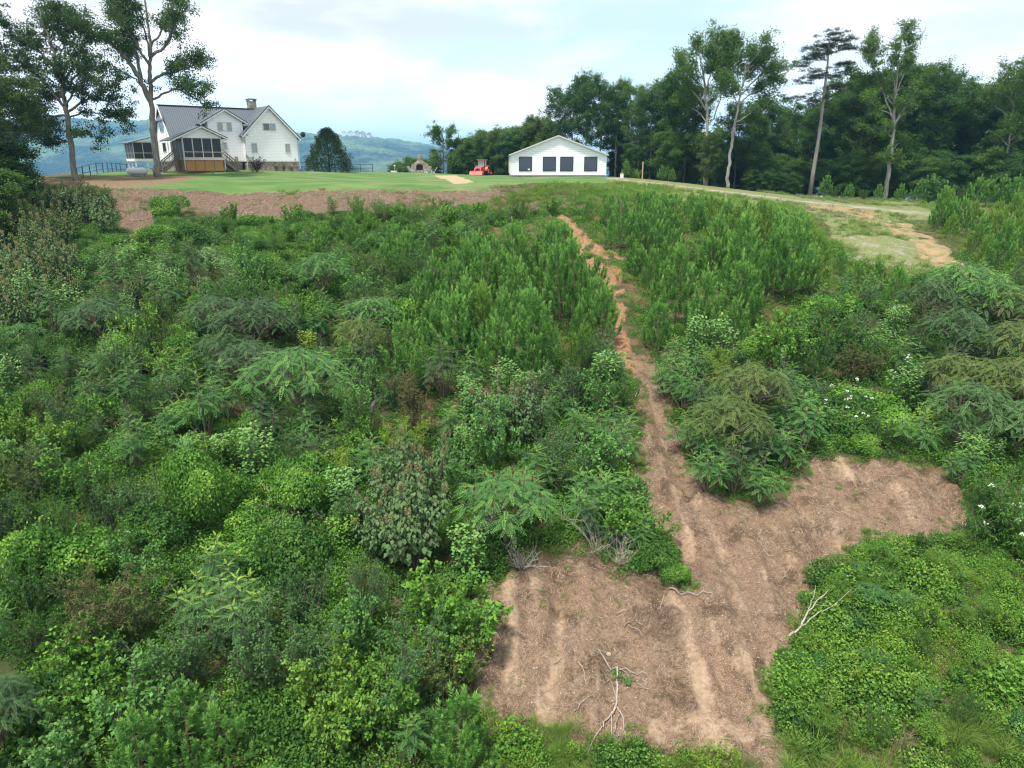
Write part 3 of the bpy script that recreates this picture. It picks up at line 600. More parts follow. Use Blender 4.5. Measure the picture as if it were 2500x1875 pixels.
def upright_broad(H=2.0, R=.55, stems=6, leaf=.12):
    lv = Leaves(); st = MB()
    for k in range(stems):
        a = k * 2.4; r = R * math.sqrt(k / stems); d = np.array([math.cos(a) * r * .8, math.sin(a) * r * .8, H]); pts = curve((math.cos(a) * r * .3, math.sin(a) * r * .3, -.08), d, H * (1 - .25 * r / R) * RNG.uniform(.8, 1), 12, .3, .15)
        st.tube(pts, np.linspace(.02, .005, 13), 4); b0 = RNG.uniform(.2, .8)
        for i in range(3, 13):
            n = 11; f = i / 12; az = RNG.uniform(0, 6.28, n); ext = RNG.uniform(.05, .32 * (1.15 - f * .8), n); C = pts[i] + np.stack([np.cos(az) * ext, np.sin(az) * ext, RNG.uniform(-.08, .10, n)], -1)
            A = unit(np.stack([np.cos(az), np.sin(az), RNG.uniform(-.6, .3, n)], -1)); S = np.cross(A, np.array([0, 0, 1.]) + rdir(n) * .3)
            lv.add(C, A, S, leaf * RNG.uniform(.7, 1.2, n), leaf * .8 * RNG.uniform(.8, 1.1, n), np.clip(b0 + RNG.normal(0, .2, n), 0, 1), np.clip((f - .6) * 2 + RNG.normal(0, .15, n), 0, .9))
    return lv, st
def big_leaf(H=2.6, R=1.0, stems=11, leaf=.15, plumes=True):
    lv = Leaves(); st = MB(); pl = []
    for k in range(stems):
        a = k * 2.4 + RNG.uniform(-.3, .3); r = R * math.sqrt((k + .2) / stems); h = H * (1 - .3 * (r / R) ** 2) * RNG.uniform(.66, 1.0); tp = np.array([math.cos(a) * r, math.sin(a) * r, h])
        pts = np.array([(0, 0, -.1), tp * [.4, .4, .4], tp * [.85, .85, .72], tp]); st.tube(pts, [.035, .026, .018, .01], 4); b0 = RNG.uniform(.1, .8)
        t = np.linspace(0, 1, 12)
        for i, f in enumerate(t):
            p = tp + (pts[1] - tp) * f; n = 9
            az = RNG.uniform(0, 6.28, n); ext = RNG.uniform(.04, .10 + .24 * f ** .6, n); C = p + np.stack([np.cos(az) * ext, np.sin(az) * ext, RNG.uniform(-.04, .06, n)], -1)
            A = unit(np.stack([np.cos(az), np.sin(az), RNG.uniform(-1.7, -.5, n)], -1)); S = np.stack([-np.sin(az), np.cos(az), np.zeros(n)], -1) + rdir(n) * .2; l = leaf * (.55 + .5 * f ** .5) * RNG.uniform(.8, 1.15, n)
            lv.add(C, A, S, l, l * .78, np.clip(b0 + RNG.normal(0, .2, n), 0, 1), 0.0, .18, .38)
        if plumes and RNG.random() < .8: pl.append(tuple(tp))
    return lv, st, (pl if plumes else None)
def plume_mesh():
    pl = Leaves(); m = 90; t = RNG.uniform(0, 1, m); az = RNG.uniform(0, 6.28, m); rr = .11 * (1 - t * .85); C = np.stack([np.cos(az) * rr * t, np.sin(az) * rr * t, .26 * t - .02], -1); A = unit(np.stack([np.cos(az), np.sin(az), np.full(m, .8)], -1))
    pl.add(C, A, rdir(m), .06, .022); return pl.mesh('flower_plume', M['plume'])
def dead_shrub(H=1.4, R=.8, n=12):
    st = MB()
    for k in range(n):
        a = k * 2.4; d = np.array([math.cos(a) * R, math.sin(a) * R, H]) * RNG.uniform(.4, 1); main = curve((0, 0, -.05), d, np.linalg.norm(d), 7, .3, .5); st.tube(main, np.linspace(.016, .004, 8), 4)
        for i in range(2, 8):
            for q in range(2): st.tube(curve(main[i], rdir(1, -.1, 1)[0], RNG.uniform(.15, .45), 4, .2, .5), np.linspace(.006, .002, 5), 3)
    return st

# plant kinds: name -> list of (crown mesh, stem mesh, extra mesh or None)
KIND = {}
def kind(name, variants, gen, m, stem='twig', extra=None):
    L_ = []
    for i in range(variants):
        r = gen(i); lv, st = r[0], r[1]; ex = r[2] if len(r) > 2 else None
        L_.append((lv.mesh(name + '_crown', M[m]), st.mesh(name + '_stems', M[stem]), ex))
    KIND[name] = L_
kind('pine', 8, lambda i: pine_meshes(1.75 + .09 * i, [.62, .82, .72, .9, .66, .8, .74, .86][i]), 'pine')
kind('spire', 4, lambda i: sumac_spire(1.9, 7 + i % 2, .75), 'sumac')
kind('spire1', 2, lambda i: sumac_spire(2.0, 3 + i, .35, .48, 1.0), 'sumac')
kind('umbrella', 4, lambda i: umbrella(2.1, 1.0 + .1 * i, .34), 'sumac_dark')
kind('vinebig', 2, lambda i: vine_mound(1.7, 2.0, 17000, .080, 31 + i), 'vine')
kind('vine', 4, lambda i: vine_mound(1.0 + .08 * i, 1.25, 5600, .085, 11 + i), 'vine')
kind('fine', 4, lambda i: bush(1.7, .85, 12, .062, .5), 'grey')
kind('willowy', 3, lambda i: bush(1.7, .9, 12, .10, .22, 1.0, .3, .1, .5), 'sumac_olive')
PLUME = plume_mesh()
kind('broad', 3, lambda i: upright_broad(2.0, .6, 7), 'broad')
kind('broadbush', 3, lambda i: bush(1.7, .85, 12, .095, .75, .8, .8, .1, .2, 1.0), 'broad')
kind('big', 4, lambda i: big_leaf(2.5, .95, 9 + i), 'big', 'twig', 'plume')
def redcone(i):
    lv, st = umbrella(1.9, 1.05, .36); c = MB()
    return lv, st
kind('conesumac', 1, redcone, 'broad')
DEAD = [dead_shrub(1.3, .8).mesh('dead_shrub_branches', M['deadwood']) for _ in range(3)]
def white_fl(H, n, R):
    f = Leaves()
    for k in range(n):
        a = RNG.uniform(0, 6.28); r = R * RNG.uniform(.3, 1); p = np.array([math.cos(a) * r, math.sin(a) * r, H * RNG.uniform(.45, 1.0)]); d = rdir(12, -.2, 1); f.add(p + d * .015, d, rdir(12), .05, .04)
    return f.mesh('white_blossoms', M['petal'])
FL = [white_fl(1.7, 9, .85), white_fl(1.7, 12, .85)]

MATCOPY = {}
def plant(kindname, loc, s, label, cat, group=None, mt=None, rz=None, var=None, name=None, extra=None, sz=None, stems=True):
    vs = KIND[kindname]; v = vs[int(RNG.integers(len(vs))) if var is None else var % len(vs)]
    rz = RNG.uniform(0, 6.28) if rz is None else rz; o = empty(name or cat.replace(' ', '_'), loc, rz, 1.0)
    o.scale = (s, s, s if sz is None else sz); o.rotation_euler = (RNG.normal(0, .05), RNG.normal(0, .05), rz)
    tag(o, label, cat, group)
    c = link('crown', v[0], o)
    if mt: c.material_slots[0].link = 'OBJECT'; c.material_slots[0].material = M[mt]
    if stems: link('stem', v[1], o)
    for tp in (v[2] or []):
        f_ = link('flower_plume', PLUME, o); f_.location = tp
    if extra is not None: link('blossom', extra, o)
    return o
def ground_at(x, y): return float(hg(np.array([x]), np.array([y]))[0])
def spot(px, py, hoff=.8):
    """world base of a plant whose crown centre shows at a pixel, standing on the slope"""
    p = hit(px, py, hoff); return np.array([p[0], p[1], ground_at(p[0], p[1]) - .04])

# ------------------------------------------------------------ tall trees
def limb_tree(trunks, limbs, leaf=.17, clump=(.55, .75), nleaf=46, seglen=.85, sub=(1.0, 2.2), lower=.35, flat=.6, m='oak', bark='bark', subup=.35, droopc=0.0, sparse=1.0):
    """trunks: [(pts, r0, r1)], limbs: [(pts, r0, r1)]; twigs and leaf clumps grow along the limbs"""
    lv = Leaves(); st = MB()
    def dens_(pts, k=5):
        pts = np.array(pts, float); t = np.linspace(0, len(pts) - 1, (len(pts) - 1) * k + 1); q = np.stack([np.interp(t, np.arange(len(pts)), pts[:, i]) for i in range(3)], -1)
        for _ in range(2): q[1:-1] = (q[:-2] + q[2:] + 2 * q[1:-1]) / 4
        return q + np.r_[[np.zeros(3)], RNG.normal(0, .05, (len(q) - 1, 3))]
    for pts, r0, r1 in trunks:
        q = dens_(pts); rr = np.interp(np.linspace(0, 1, len(q)), [0, .06, 1], [r0 * 1.25, r0, r1]); st.tube(q, rr, 9)
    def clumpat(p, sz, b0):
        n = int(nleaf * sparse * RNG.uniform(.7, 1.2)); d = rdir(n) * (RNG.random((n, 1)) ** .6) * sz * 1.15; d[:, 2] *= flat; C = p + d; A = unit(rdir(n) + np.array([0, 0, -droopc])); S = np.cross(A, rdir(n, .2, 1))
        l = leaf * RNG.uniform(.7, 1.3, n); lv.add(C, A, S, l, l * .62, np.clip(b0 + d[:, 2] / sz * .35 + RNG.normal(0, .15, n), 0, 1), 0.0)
    for pts, r0, r1 in limbs:
        q = dens_(pts); cum = np.r_[0, np.cumsum(np.linalg.norm(np.diff(q, axis=0), axis=1))]; Lt = cum[-1]; st.tube(q, np.linspace(r0, r1, len(q)), 6)
        for s_ in np.arange(Lt * lower, Lt + .01, seglen * .5):
            p = np.array([np.interp(s_, cum, q[:, i]) for i in range(3)]); f = s_ / Lt; along = unit(q[-1] - q[0])
            for w_ in range(2 if RNG.random() < .65 else 1):
                dd = unit(rdir(1)[0] + along * .45 + np.array([0, 0, subup])); l = RNG.uniform(*sub) * (1.1 - .45 * f); tw = curve(p, dd, l, 4, subup * .6, .35)
                st.tube(tw, np.linspace(max(.035 * (1 - .5 * f), r1 * .7), .012, 5), 3); b0 = RNG.uniform(.1, .7)
                for i in (1, 2, 3, 4):
                    if RNG.random() < (.5 if i == 1 else .86): clumpat(tw[i] + RNG.normal(0, .12, 3), RNG.uniform(*clump) * (.8 if i < 4 else 1), b0)
        clumpat(q[-1], clump[1], .5)
    return lv, st
def px_tree(base_px, base_D, conv, trunks, limbs, jitter=1.0, **kw):
    """limb points given as photograph positions are turned into points in space round the trunk, spread in depth"""
    T = []; Lm = []
    b = at(*base_px, base_D); b[2] = ground_at(b[0], b[1]) - .2
    for pts, r0, r1 in trunks: q = np.array([at(*conv(x, y), base_D) for x, y in pts]); q[0] = b if np.linalg.norm(q[0][:2] - b[:2]) < 1.0 else [q[0][0], q[0][1], ground_at(q[0][0], q[0][1]) - .2]; T.append((q - b, r0, r1))
    for item in limbs:
        pts, r0, r1 = item[:3]; dep = item[3] if len(item) > 3 else RNG.uniform(-1, 1) * jitter * 3
        q = np.array([at(*conv(x, y), base_D) for x, y in pts]); q[:, 1] += dep * np.linspace(0, 1, len(q)); Lm.append((q - b, r0, r1))
    lv, st = limb_tree(T, Lm, **kw); return b, lv, st
def make_tree(name, loc, lv, st, m, bark, label, group=None):
    o = empty(name, loc); tag(o, label, 'tree', group); link('crown', lv.mesh(name + '_crown', M[m]), o); link('trunk', st.mesh(name + '_trunk', M[bark], True), o); return o

def round_limbs(H, R, first=.3, n=16, rise=.5, taper=1.0, lean=0.0):
    tr = np.array([(lean * z, 0, z) for z in np.linspace(-.3, H * .95, 6)]) + np.r_[[np.zeros(3)], RNG.normal(0, .15, (5, 3)) * [1, 1, 0]]
    lm = []
    for k in range(n):
        f = (k + .5) / n; z = H * (first + (.93 - first) * f); a = k * 2.4 + RNG.uniform(-.4, .4); shape = math.sin(math.pi * min(1, (.18 + .82 * (1 - f)) ** taper * .75 + .12)); r = R * shape * RNG.uniform(.75, 1.15)
        o = np.array([np.interp(z, tr[:, 2], tr[:, i]) for i in range(3)]); d = np.array([math.cos(a), math.sin(a), 0]); e = o + d * r + np.array([0, 0, r * rise * RNG.uniform(.6, 1.3)]); mid = (o + e) / 2 + np.array([0, 0, .12 * r]) + RNG.normal(0, .2, 3)
        lm.append((np.array([o, mid, e]), .10 * (1.2 - f) * H / 18 + .02, .02))
    lm.append((np.array([tr[-2], tr[-1], tr[-1] + [0, 0, H * .04]]), .05, .02)); return tr, lm

# ------------------------------------------------------------ white farmhouse
PHI = 0.6627051
def house():
    root = empty('farmhouse', (-37.92, 82.0, 0), PHI)
    tag(root, 'large white sided farmhouse with grey metal roof and stone chimney on the left', 'house')
    B = lambda mb, n, m, p=root: mb.build(n, M[m], p)
    GZ, FZ = 1.0, 2.13
    # foundation
    mb = MB(); mb.box(0.06, 7.2, -2.92, 4.2, GZ, FZ - .003); mb.box(7.42, 13.32, -3.92, 4.5, GZ, FZ - .003); B(mb, 'foundation', 'stone')
    # main block: gable ends at x=0 and at x=10
    mb = MB(); mb.prismx([(-3.0, FZ), (4.3, FZ), (4.3, 3.75), (0.0, 7.78), (-3.0, 4.72)], 0.0, 7.4); B(mb, 'wall', 'siding')
    mb = MB(); mb.slab([(-.28, -3.2, 4.62), (11.5, -3.2, 4.62), (11.5, 0.0, 7.93), (-.28, 0.0, 7.93)], .14)
    mb.slab([(-.28, 0.002, 7.93), (11.5, 0.002, 7.93), (11.5, 4.7, 3.40), (-.28, 4.7, 3.40)], .14); rf = B(mb, 'roof', 'roof')
    mb = MB(); mb.beam((-.30, -3.25, 4.50), (-.30, 0, 7.84), .05, .24); mb.beam((-.30, 0, 7.84), (-.30, 4.7, 3.3), .05, .24); B(mb, 'rake_trim', 'trim')
    mb = MB(); mb.beam((-.3, 0, 7.96), (11.0, 0, 7.96), .30, .05); link('ridge_cap', mb.mesh('ridge_cap', M['roof_edge']), rf)
    # chimney
    ch = MB(); ch.box(9.60, 10.44, -.10, .75, 7.4, 8.78); c = B(ch, 'chimney', 'stone', rf)
    t = MB(); t.box(9.56, 9.68, -.14, .79, 8.785, 8.98); t.box(10.36, 10.48, -.14, .79, 8.785, 8.98); t.box(9.50, 10.54, -.2, .85, 8.985, 9.06); link('chimney_cap', t.mesh('chimney_cap', M['block']), rf)
    # bump-out on the left end wall
    mb = MB(); mb.box(-.10, -.003, -1.30, 3.2, FZ, 6.28); B(mb, 'side_bay', 'siding')
    mb = MB(); mb.slab([(-.42, -2.2, 6.30), (-.42, 3.2, 6.30), (-.03, 3.2, 7.2), (-.03, -.55, 7.2)], .08); B(mb, 'side_bay_roof', 'roof')
    # tall front wall with dormer gable
    mb = MB(); mb.prism([(3.80, FZ), (7.56, FZ), (7.56, 6.30), (5.66, 7.42), (3.80, 6.30)], -3.2, -1.2); B(mb, 'front_gable_wall', 'siding')
    mb = MB(); mb.slab([(2.92, -3.50, 6.02), (5.66, -3.50, 7.62), (5.66, -.3, 7.62), (2.92, -1.5, 6.02)], .12); mb.slab([(5.662, -3.50, 7.62), (8.02, -3.50, 6.24), (8.02, -1.4, 6.24), (5.662, -.3, 7.62)], .12); B(mb, 'dormer_roof', 'roof')
    mb = MB(); mb.beam((2.92, -3.53, 5.92), (5.66, -3.53, 7.52), .05, .20); mb.beam((5.66, -3.53, 7.52), (8.02, -3.53, 6.14), .05, .20); B(mb, 'dormer_rake', 'trim')
    mb = MB(); mb.beam((2.92, -3.56, 6.02), (5.66, -3.56, 7.62), .04, .09); mb.beam((5.66, -3.56, 7.62), (8.02, -3.56, 6.24), .04, .09); B(mb, 'dormer_roof_edge', 'roof_edge')
    # right cross gable
    mb = MB(); mb.prism([(7.34, FZ), (13.38, FZ), (13.38, 4.78), (10.29, 7.86), (7.34, 4.95)], -4.0, 4.6); B(mb, 'gable_wing', 'siding')
    mb = MB(); mb.slab([(7.02, -4.32, 4.86), (10.29, -4.32, 8.08), (10.29, 5.0, 8.08), (7.02, 5.0, 4.86)], .13); mb.slab([(10.292, -4.32, 8.08), (13.72, -4.32, 4.62), (13.72, 5.0, 4.62), (10.292, 5.0, 8.08)], .13); B(mb, 'wing_roof', 'roof')
    mb = MB(); mb.beam((7.02, -4.35, 4.74), (10.29, -4.35, 7.96), .05, .22); mb.beam((10.29, -4.35, 7.96), (13.72, -4.35, 4.50), .05, .22); B(mb, 'wing_rake', 'trim')
    mb = MB(); mb.beam((7.0, -4.38, 4.86), (10.29, -4.38, 8.09), .04, .10); mb.beam((10.29, -4.38, 8.09), (13.74, -4.38, 4.62), .04, .10); B(mb, 'wing_roof_edge', 'roof_edge')
    # windows on front walls
    def win(a0, a1, z0, z1, y, panes, gl, tr='trim_grey'):
        f = MB(); t = .07
        f.box(a0 - t, a1 + t, y - .05, y - .003, z0 - t, z0); f.box(a0 - t, a1 + t, y - .05, y - .003, z1, z1 + t); f.box(a0 - t, a0, y - .05, y - .003, z0, z1); f.box(a1, a1 + t, y - .05, y - .003, z0, z1)
        wd = (a1 - a0) / panes
        for i in range(1, panes): f.box(a0 + wd * i - .025, a0 + wd * i + .025, y - .045, y - .003, z0, z1)
        w_ = B(f, 'window', tr)
        for i in range(panes):
            g = MB(); g.box(a0 + wd * i + (.026 if i else .002), a0 + wd * (i + 1) - (.026 if i < panes - 1 else .002), y - .025, y - .004, z0 + .002, z1 - .002); link('pane', g.mesh('pane', M[gl[i]]), w_)
    win(9.60, 10.92, 5.50, 6.18, -4.0, 2, ['glass', 'glass_pale']); win(8.10, 8.60, 3.14, 4.03, -4.0, 1, ['glass_pale']); win(11.94, 12.41, 3.15, 4.02, -4.0, 1, ['glass_pale'])
    win(4.90, 6.29, 5.36, 6.18, -3.2, 3, ['glass_pale', 'trim', 'glass_pale']); win(5.16, 5.56, 3.47, 4.08, -3.2, 1, ['glass_pale'])
    mb = MB(); mb.box(7.54, 7.78, -4.05, -4.003, 4.82, 5.03); B(mb, 'gable_vent', 'trim_grey')
    # windows on the left end wall and bay
    def winx(b0, b1, z0, z1, x, gl='glass'):
        f = MB(); t = .07; f.box(x - .05, x - .003, b0 - t, b1 + t, z0 - t, z0); f.box(x - .05, x - .003, b0 - t, b1 + t, z1, z1 + t); f.box(x - .05, x - .003, b0 - t, b0, z0, z1); f.box(x - .05, x - .003, b1, b1 + t, z0, z1)
        w_ = B(f, 'window', 'trim_grey'); g = MB(); g.box(x - .03, x - .004, b0 + .002, b1 - .002, z0 + .002, z1 - .002); link('pane', g.mesh('pane', M[gl]), w_)
    winx(-.72, .72, 5.22, 6.10, -.10); winx(-.75, .60, 3.16, 4.04, -.10); winx(-1.42, -1.20, 3.40, 4.02, 0.0); winx(-2.92, -2.40, 3.2, 4.05, 0.0, 'glass_pale')
    # screened front porch
    f = MB(); f.box(-.02, 3.98, -7.10, -3.0, 2.30, 2.45); p = B(f, 'porch_floor', 'deck')
    sp = MB(); sp.box(.06, 3.86, -6.96, -3.02, 4.395, 4.42); B(sp, 'porch_ceiling', 'trim_grey')
    g = MB(); g.prism([(-.02, 4.425), (3.94, 4.425), (3.94, 4.55), (1.96, 5.46), (-.02, 4.55)], -6.98, -3.0); B(g, 'porch_gable', 'siding')
    r = MB(); r.slab([(-1.15, -7.35, 4.20), (1.96, -7.35, 5.62), (1.96, -2.6, 5.62), (-1.15, -2.6, 4.20)], .1); r.slab([(1.962, -7.35, 5.62), (4.50, -7.35, 4.46), (4.50, -2.6, 4.46), (1.962, -2.6, 5.62)], .1); B(r, 'porch_roof', 'roof')
    r = MB(); r.beam((-1.15, -7.38, 4.12), (1.96, -7.38, 5.54), .05, .17); r.beam((1.96, -7.38, 5.54), (4.5, -7.38, 4.38), .05, .17); B(r, 'porch_rake', 'trim')
    r = MB(); r.beam((-1.15, -7.41, 4.21), (1.96, -7.41, 5.63), .04, .08); r.beam((1.96, -7.41, 5.63), (4.5, -7.41, 4.47), .04, .08); B(r, 'porch_roof_edge', 'roof_edge')
    for a_ in (.05, .98, 1.93, 2.88, 3.82):
        q = MB(); q.box(a_ - .05, a_ + .05, -7.06, -6.96, 2.452, 4.392); B(q, 'porch_post', 'trim_grey')
    q = MB(); q.box(.1, 3.77, -7.04, -6.98, 3.02, 3.09); q.box(.1, 3.77, -7.04, -6.98, 2.455, 2.53); B(q, 'porch_rail', 'trim_grey')
    for i in range(4):
        a0 = (.10, 1.03, 1.98, 2.93)[i]; a1 = (.93, 1.88, 2.83, 3.77)[i]; q = MB(); q.box(a0 + .002, a1 - .002, -7.005, -6.995, 2.535, 4.39); B(q, 'insect_screen', 'screen')
    for b0, b1 in ((-6.95, -5.6), (-5.55, -4.3), (-4.25, -3.05)):
        q = MB(); q.box(.035, .045, b0, b1, 2.455, 4.39); B(q, 'insect_screen', 'screen'); q = MB(); q.box(3.86, 3.87, b0, b1, 2.455, 4.39); B(q, 'insect_screen', 'screen')
        q = MB(); q.box(.0, .07, b1 + .005, b1 + .045, 2.455, 4.39); B(q, 'porch_post', 'trim_grey')
    # lattice panels under the porch
    bk = MB(); bk.box(.1, 3.85, -6.80, -3.1, GZ, 2.28); B(bk, 'crawlspace', 'latticeback')
    for i in range(4):
        a0, a1 = .14 + i * .94, .14 + i * .94 + .86; q = MB(); k = .13
        for s_ in np.arange(-1.1, .87, k):
            for sg in (1, -1):
                x0, x1 = (s_, s_ + 1.08); lo, hi = max(x0, 0), min(x1, .86)
                if hi - lo < .05: continue
                zz = lambda x: (x - s_) if sg > 0 else 1.08 - (x - s_)
                q.beam((a0 + lo, -7.0 + .012 * sg, 1.17 + zz(lo)), (a0 + hi, -7.0 + .012 * sg, 1.17 + zz(hi)), .02, .055)
        B(q, 'lattice_panel', 'lattice')
        q = MB(); q.box(a0 - .07, a0 - .005, -7.05, -6.96, GZ, 2.298); B(q, 'porch_pier', 'deck')
    q = MB(); q.box(3.88, 3.96, -7.05, -6.96, GZ, 2.298); B(q, 'porch_pier', 'deck'); q = MB(); q.box(-.02, 3.96, -7.15, -7.103, 2.26, 2.47); B(q, 'rim_board', 'trim_grey')
    # stairs on both sides of the porch
    def stairs(x0, x1, y0, y1, n, top=2.40):
        q = MB()
        for i in range(n):
            f0 = i / n; f1 = (i + 1) / n; z = top - (top - 1.15) * f0; q.box(min(x0 + (x1 - x0) * f0, x0 + (x1 - x0) * f1), max(x0 + (x1 - x0) * f0, x0 + (x1 - x0) * f1) + .02, y0, y1, z - .05, z)
        for y in (y0 - .03, y1 + .03): q.beam((x0, y, top - .12), (x1, y, 1.05), .05, .26)
        s = B(q, 'stairs', 'deck'); q = MB()
        for y in (y0 - .03, y1 + .03):
            q.beam((x0, y, top + .9), (x1, y, 2.0), .05, .10); q.beam((x0, y, top + .15), (x1, y, 1.25), .04, .06)
            q.box(x1 - .06, x1 + .06, y - .06, y + .06, .9, 2.10)
            for k in range(1, 9): xx = x0 + (x1 - x0) * k / 9; zb = top + .15 - (top - 1.1) * k / 9; q.box(xx - .02, xx + .02, y - .02, y + .02, zb, zb + .72)
        link('railing', q.mesh('railing', M['deck']), s)
    stairs(4.0, 5.45, -6.7, -5.6, 7); stairs(-.05, -1.7, -4.9, -3.8, 7)
    # screened side porch on posts at the far left
    q = MB(); q.box(-2.7, -.65, 3.0, 7.2, 2.15, 2.42); B(q, 'side_porch_floor', 'trim'); q = MB(); q.slab([(-3.2, 2.5, 4.10), (-.3, 2.5, 4.85), (-.3, 7.8, 4.85), (-3.2, 7.8, 4.10)], .1); B(q, 'side_porch_roof', 'roof')
    q = MB(); q.box(-2.66, -.70, 3.05, 7.1, 3.0, 3.06); q.box(-2.66, -.70, 3.05, 7.1, 4.12, 4.2)
    for x in (-2.66, -1.7, -.74):
        q.box(x, x + .07, 3.0, 3.07, 2.42, 4.2)
    for y in (4.4, 5.8, 7.1): q.box(-2.7, -2.63, y, y + .07, 2.42, 4.12)
    B(q, 'side_porch_frame', 'trim_grey'); q = MB(); q.box(-2.64, -.72, 3.08, 7.08, 2.43, 4.11); B(q, 'insect_screen', 'screen')
    for x, y in ((-2.6, 3.1), (-2.6, 5.0), (-2.6, 7.0), (-1.4, 3.1)): q = MB(); q.box(x, x + .12, y, y + .12, .6, 2.15); B(q, 'porch_pier', 'trim')
    # gutters and downspouts, dish, meter
    for pts in ([(7.32, -4.3, 4.72), (7.36, -4.1, 4.5), (7.36, -4.08, 2.0), (7.36, -4.08, 1.25)], [(4.42, -7.3, 4.35), (4.02, -7.1, 4.15), (4.02, -7.1, 1.3)], [(-.55, -7.3, 4.4), (-.02, -7.12, 4.3), (-.02, -7.14, 1.3)], [(13.6, -4.2, 4.5), (13.45, -4.08, 4.25), (13.45, -4.08, 1.3)]):
        q = MB(); q.tube(pts, .045, 6); B(q, 'downspout', 'trim_grey')
    q = MB(); q.lathe([(.02, 0), (.2, .05), (.30, .13), (.31, .135), (.2, .07), (.02, .02)], (13.95, -4.6, 5.1), 18, 'y'); d = B(q, 'satellite_dish', 'black'); q = MB(); q.tube([(13.6, -4.2, 4.65), (13.9, -4.35, 4.85), (13.95, -4.5, 5.1)], .025, 5); link('dish_arm', q.mesh('dish_arm', M['black']), d)
    q = MB(); q.box(6.3, 6.62, -3.36, -3.202, 2.2, 2.66); B(q, 'utility_box', 'block'); q = MB(); q.lathe([(.12, -.08), (.12, 0)], (12.95, -4.0, 2.38), 12, 'y'); B(q, 'exhaust_cap', 'trim_grey')
    return root
house()

def barn():
    r = empty('outbuilding', (-.16, 93.0, 0), math.radians(1.0)); tag(r, 'white gabled outbuilding with four large dark square windows beside the gravel road', 'building')
    W, Lg, zb, ze, zp = 11.95, 20.0, .55, 3.02, 5.12; c = 5.88
    B = lambda mb, n, m, p=r: mb.build(n, M[m], p)
    mb = MB(); mb.box(.05, W - .05, .05, Lg, -.6, zb - .004); B(mb, 'foundation', 'block')
    for i, x in enumerate((1.1, 2.0, 2.5, 6.4, 6.9, 7.5, 10.0)): mb = MB(); mb.box(x, x + .09, .02, .047, .28, .42); B(mb, 'vent', 'black')
    mb = MB(); mb.prism([(0, zb), (W, zb), (W, ze), (c, zp), (0, ze)], 0, Lg); B(mb, 'wall', 'siding_barn')
    mb = MB(); mb.slab([(-.22, -.28, 2.92), (c, -.28, zp + .10), (c, Lg + .2, zp + .10), (-.22, Lg + .2, 2.92)], .10); mb.slab([(c + .002, -.28, zp + .10), (W + .22, -.28, 2.92), (W + .22, Lg + .2, 2.92), (c + .002, Lg + .2, zp + .10)], .10); B(mb, 'roof', 'roof')
    mb = MB(); mb.beam((-.24, -.31, 2.88), (c, -.31, zp + .05), .05, .15); mb.beam((c, -.31, zp + .05), (W + .24, -.31, 2.88), .05, .15); B(mb, 'rake_board', 'shingle')
    for x in (-.03, W - .09): mb = MB(); mb.box(x, x + .12, -.035, -.003, zb, ze - .12); B(mb, 'corner_board', 'trim')
    sill = MB(); sill.box(-.02, W + .02, -.06, -.004, zb - .06, zb - .005); B(sill, 'sill_board', 'trim')
    for x0 in (1.02, 4.01, 6.18, 9.19):
        z0, z1, x1 = .98, 2.72, x0 + 1.64; f = MB(); t = .07; f.box(x0, x1, -.05, -.004, z0, z0 + t); f.box(x0, x1, -.05, -.004, z1 - t, z1); f.box(x0, x0 + t, -.05, -.004, z0 + t, z1 - t); f.box(x1 - t, x1, -.05, -.004, z0 + t, z1 - t)
        w_ = B(f, 'window', 'black'); g = MB(); g.box(x0 + t + .002, x1 - t - .002, -.03, -.006, z0 + t + .002, z1 - t - .002); link('pane', g.mesh('pane', M['barnglass']), w_)
        if x0 < 2: g = MB(); g.box(x1 - .52, x1 - .26, -.036, -.032, z0 + .12, z0 + .30); link('sticker', g.mesh('sticker', M['trim']), w_)
    d = MB(); d.box(-.05, -.003, 3, 3.95, .56, 2.6); dd = B(d, 'door', 'trim'); h = MB(); h.lathe([(.03, 0), (.03, .08)], (-.12, 3.8, 1.5), 8, 'x'); link('handle', h.mesh('handle', M['black']), dd)
M['barnglass'] = simple('reflective_window_glass', (.028, .042, .065), .12, .1, .8, .45)
barn()

def fireplace():
    b = at(907, 376, 115); z = ground_at(b[0], b[1]); r = empty('outdoor_fireplace', (b[0], b[1], z)); tag(r, 'stone outdoor fireplace with short chimney at the far edge of the lawn', 'fireplace')
    mb = MB(); w_ = 1.32
    mb.prism([(-w_, -.2), (-.58, -.2), (-.58, 1.15), (-.40, 1.42), (0, 1.58), (0, 2.30), (-.30, 2.05), (-w_, 1.35)], 0, .9)
    mb.prism([(.58, -.2), (w_, -.2), (w_, 1.35), (.30, 2.05), (0, 2.30), (0, 1.58), (.40, 1.42), (.58, 1.15)], 0, .9); mb.box(-.58, .58, .0, .9, -.2, .62); mb.box(-.58, .58, .6, .88, .62, 1.5)
    mb.build('hearth_wall', M['stone'], r); q = MB(); q.box(-.25, .25, .15, .65, 2.1, 2.95); q.build('chimney', M['stone'], r); q = MB(); q.box(-.50, .50, .5, .59, .63, 1.30); q.build('firebox', M['black'], r)
    for x in (-.66, .52): q = MB(); q.box(x, x + .10, -.06, -.002, .6, 1.25); q.build('timber_post', M['wood_post'], r)
fireplace()
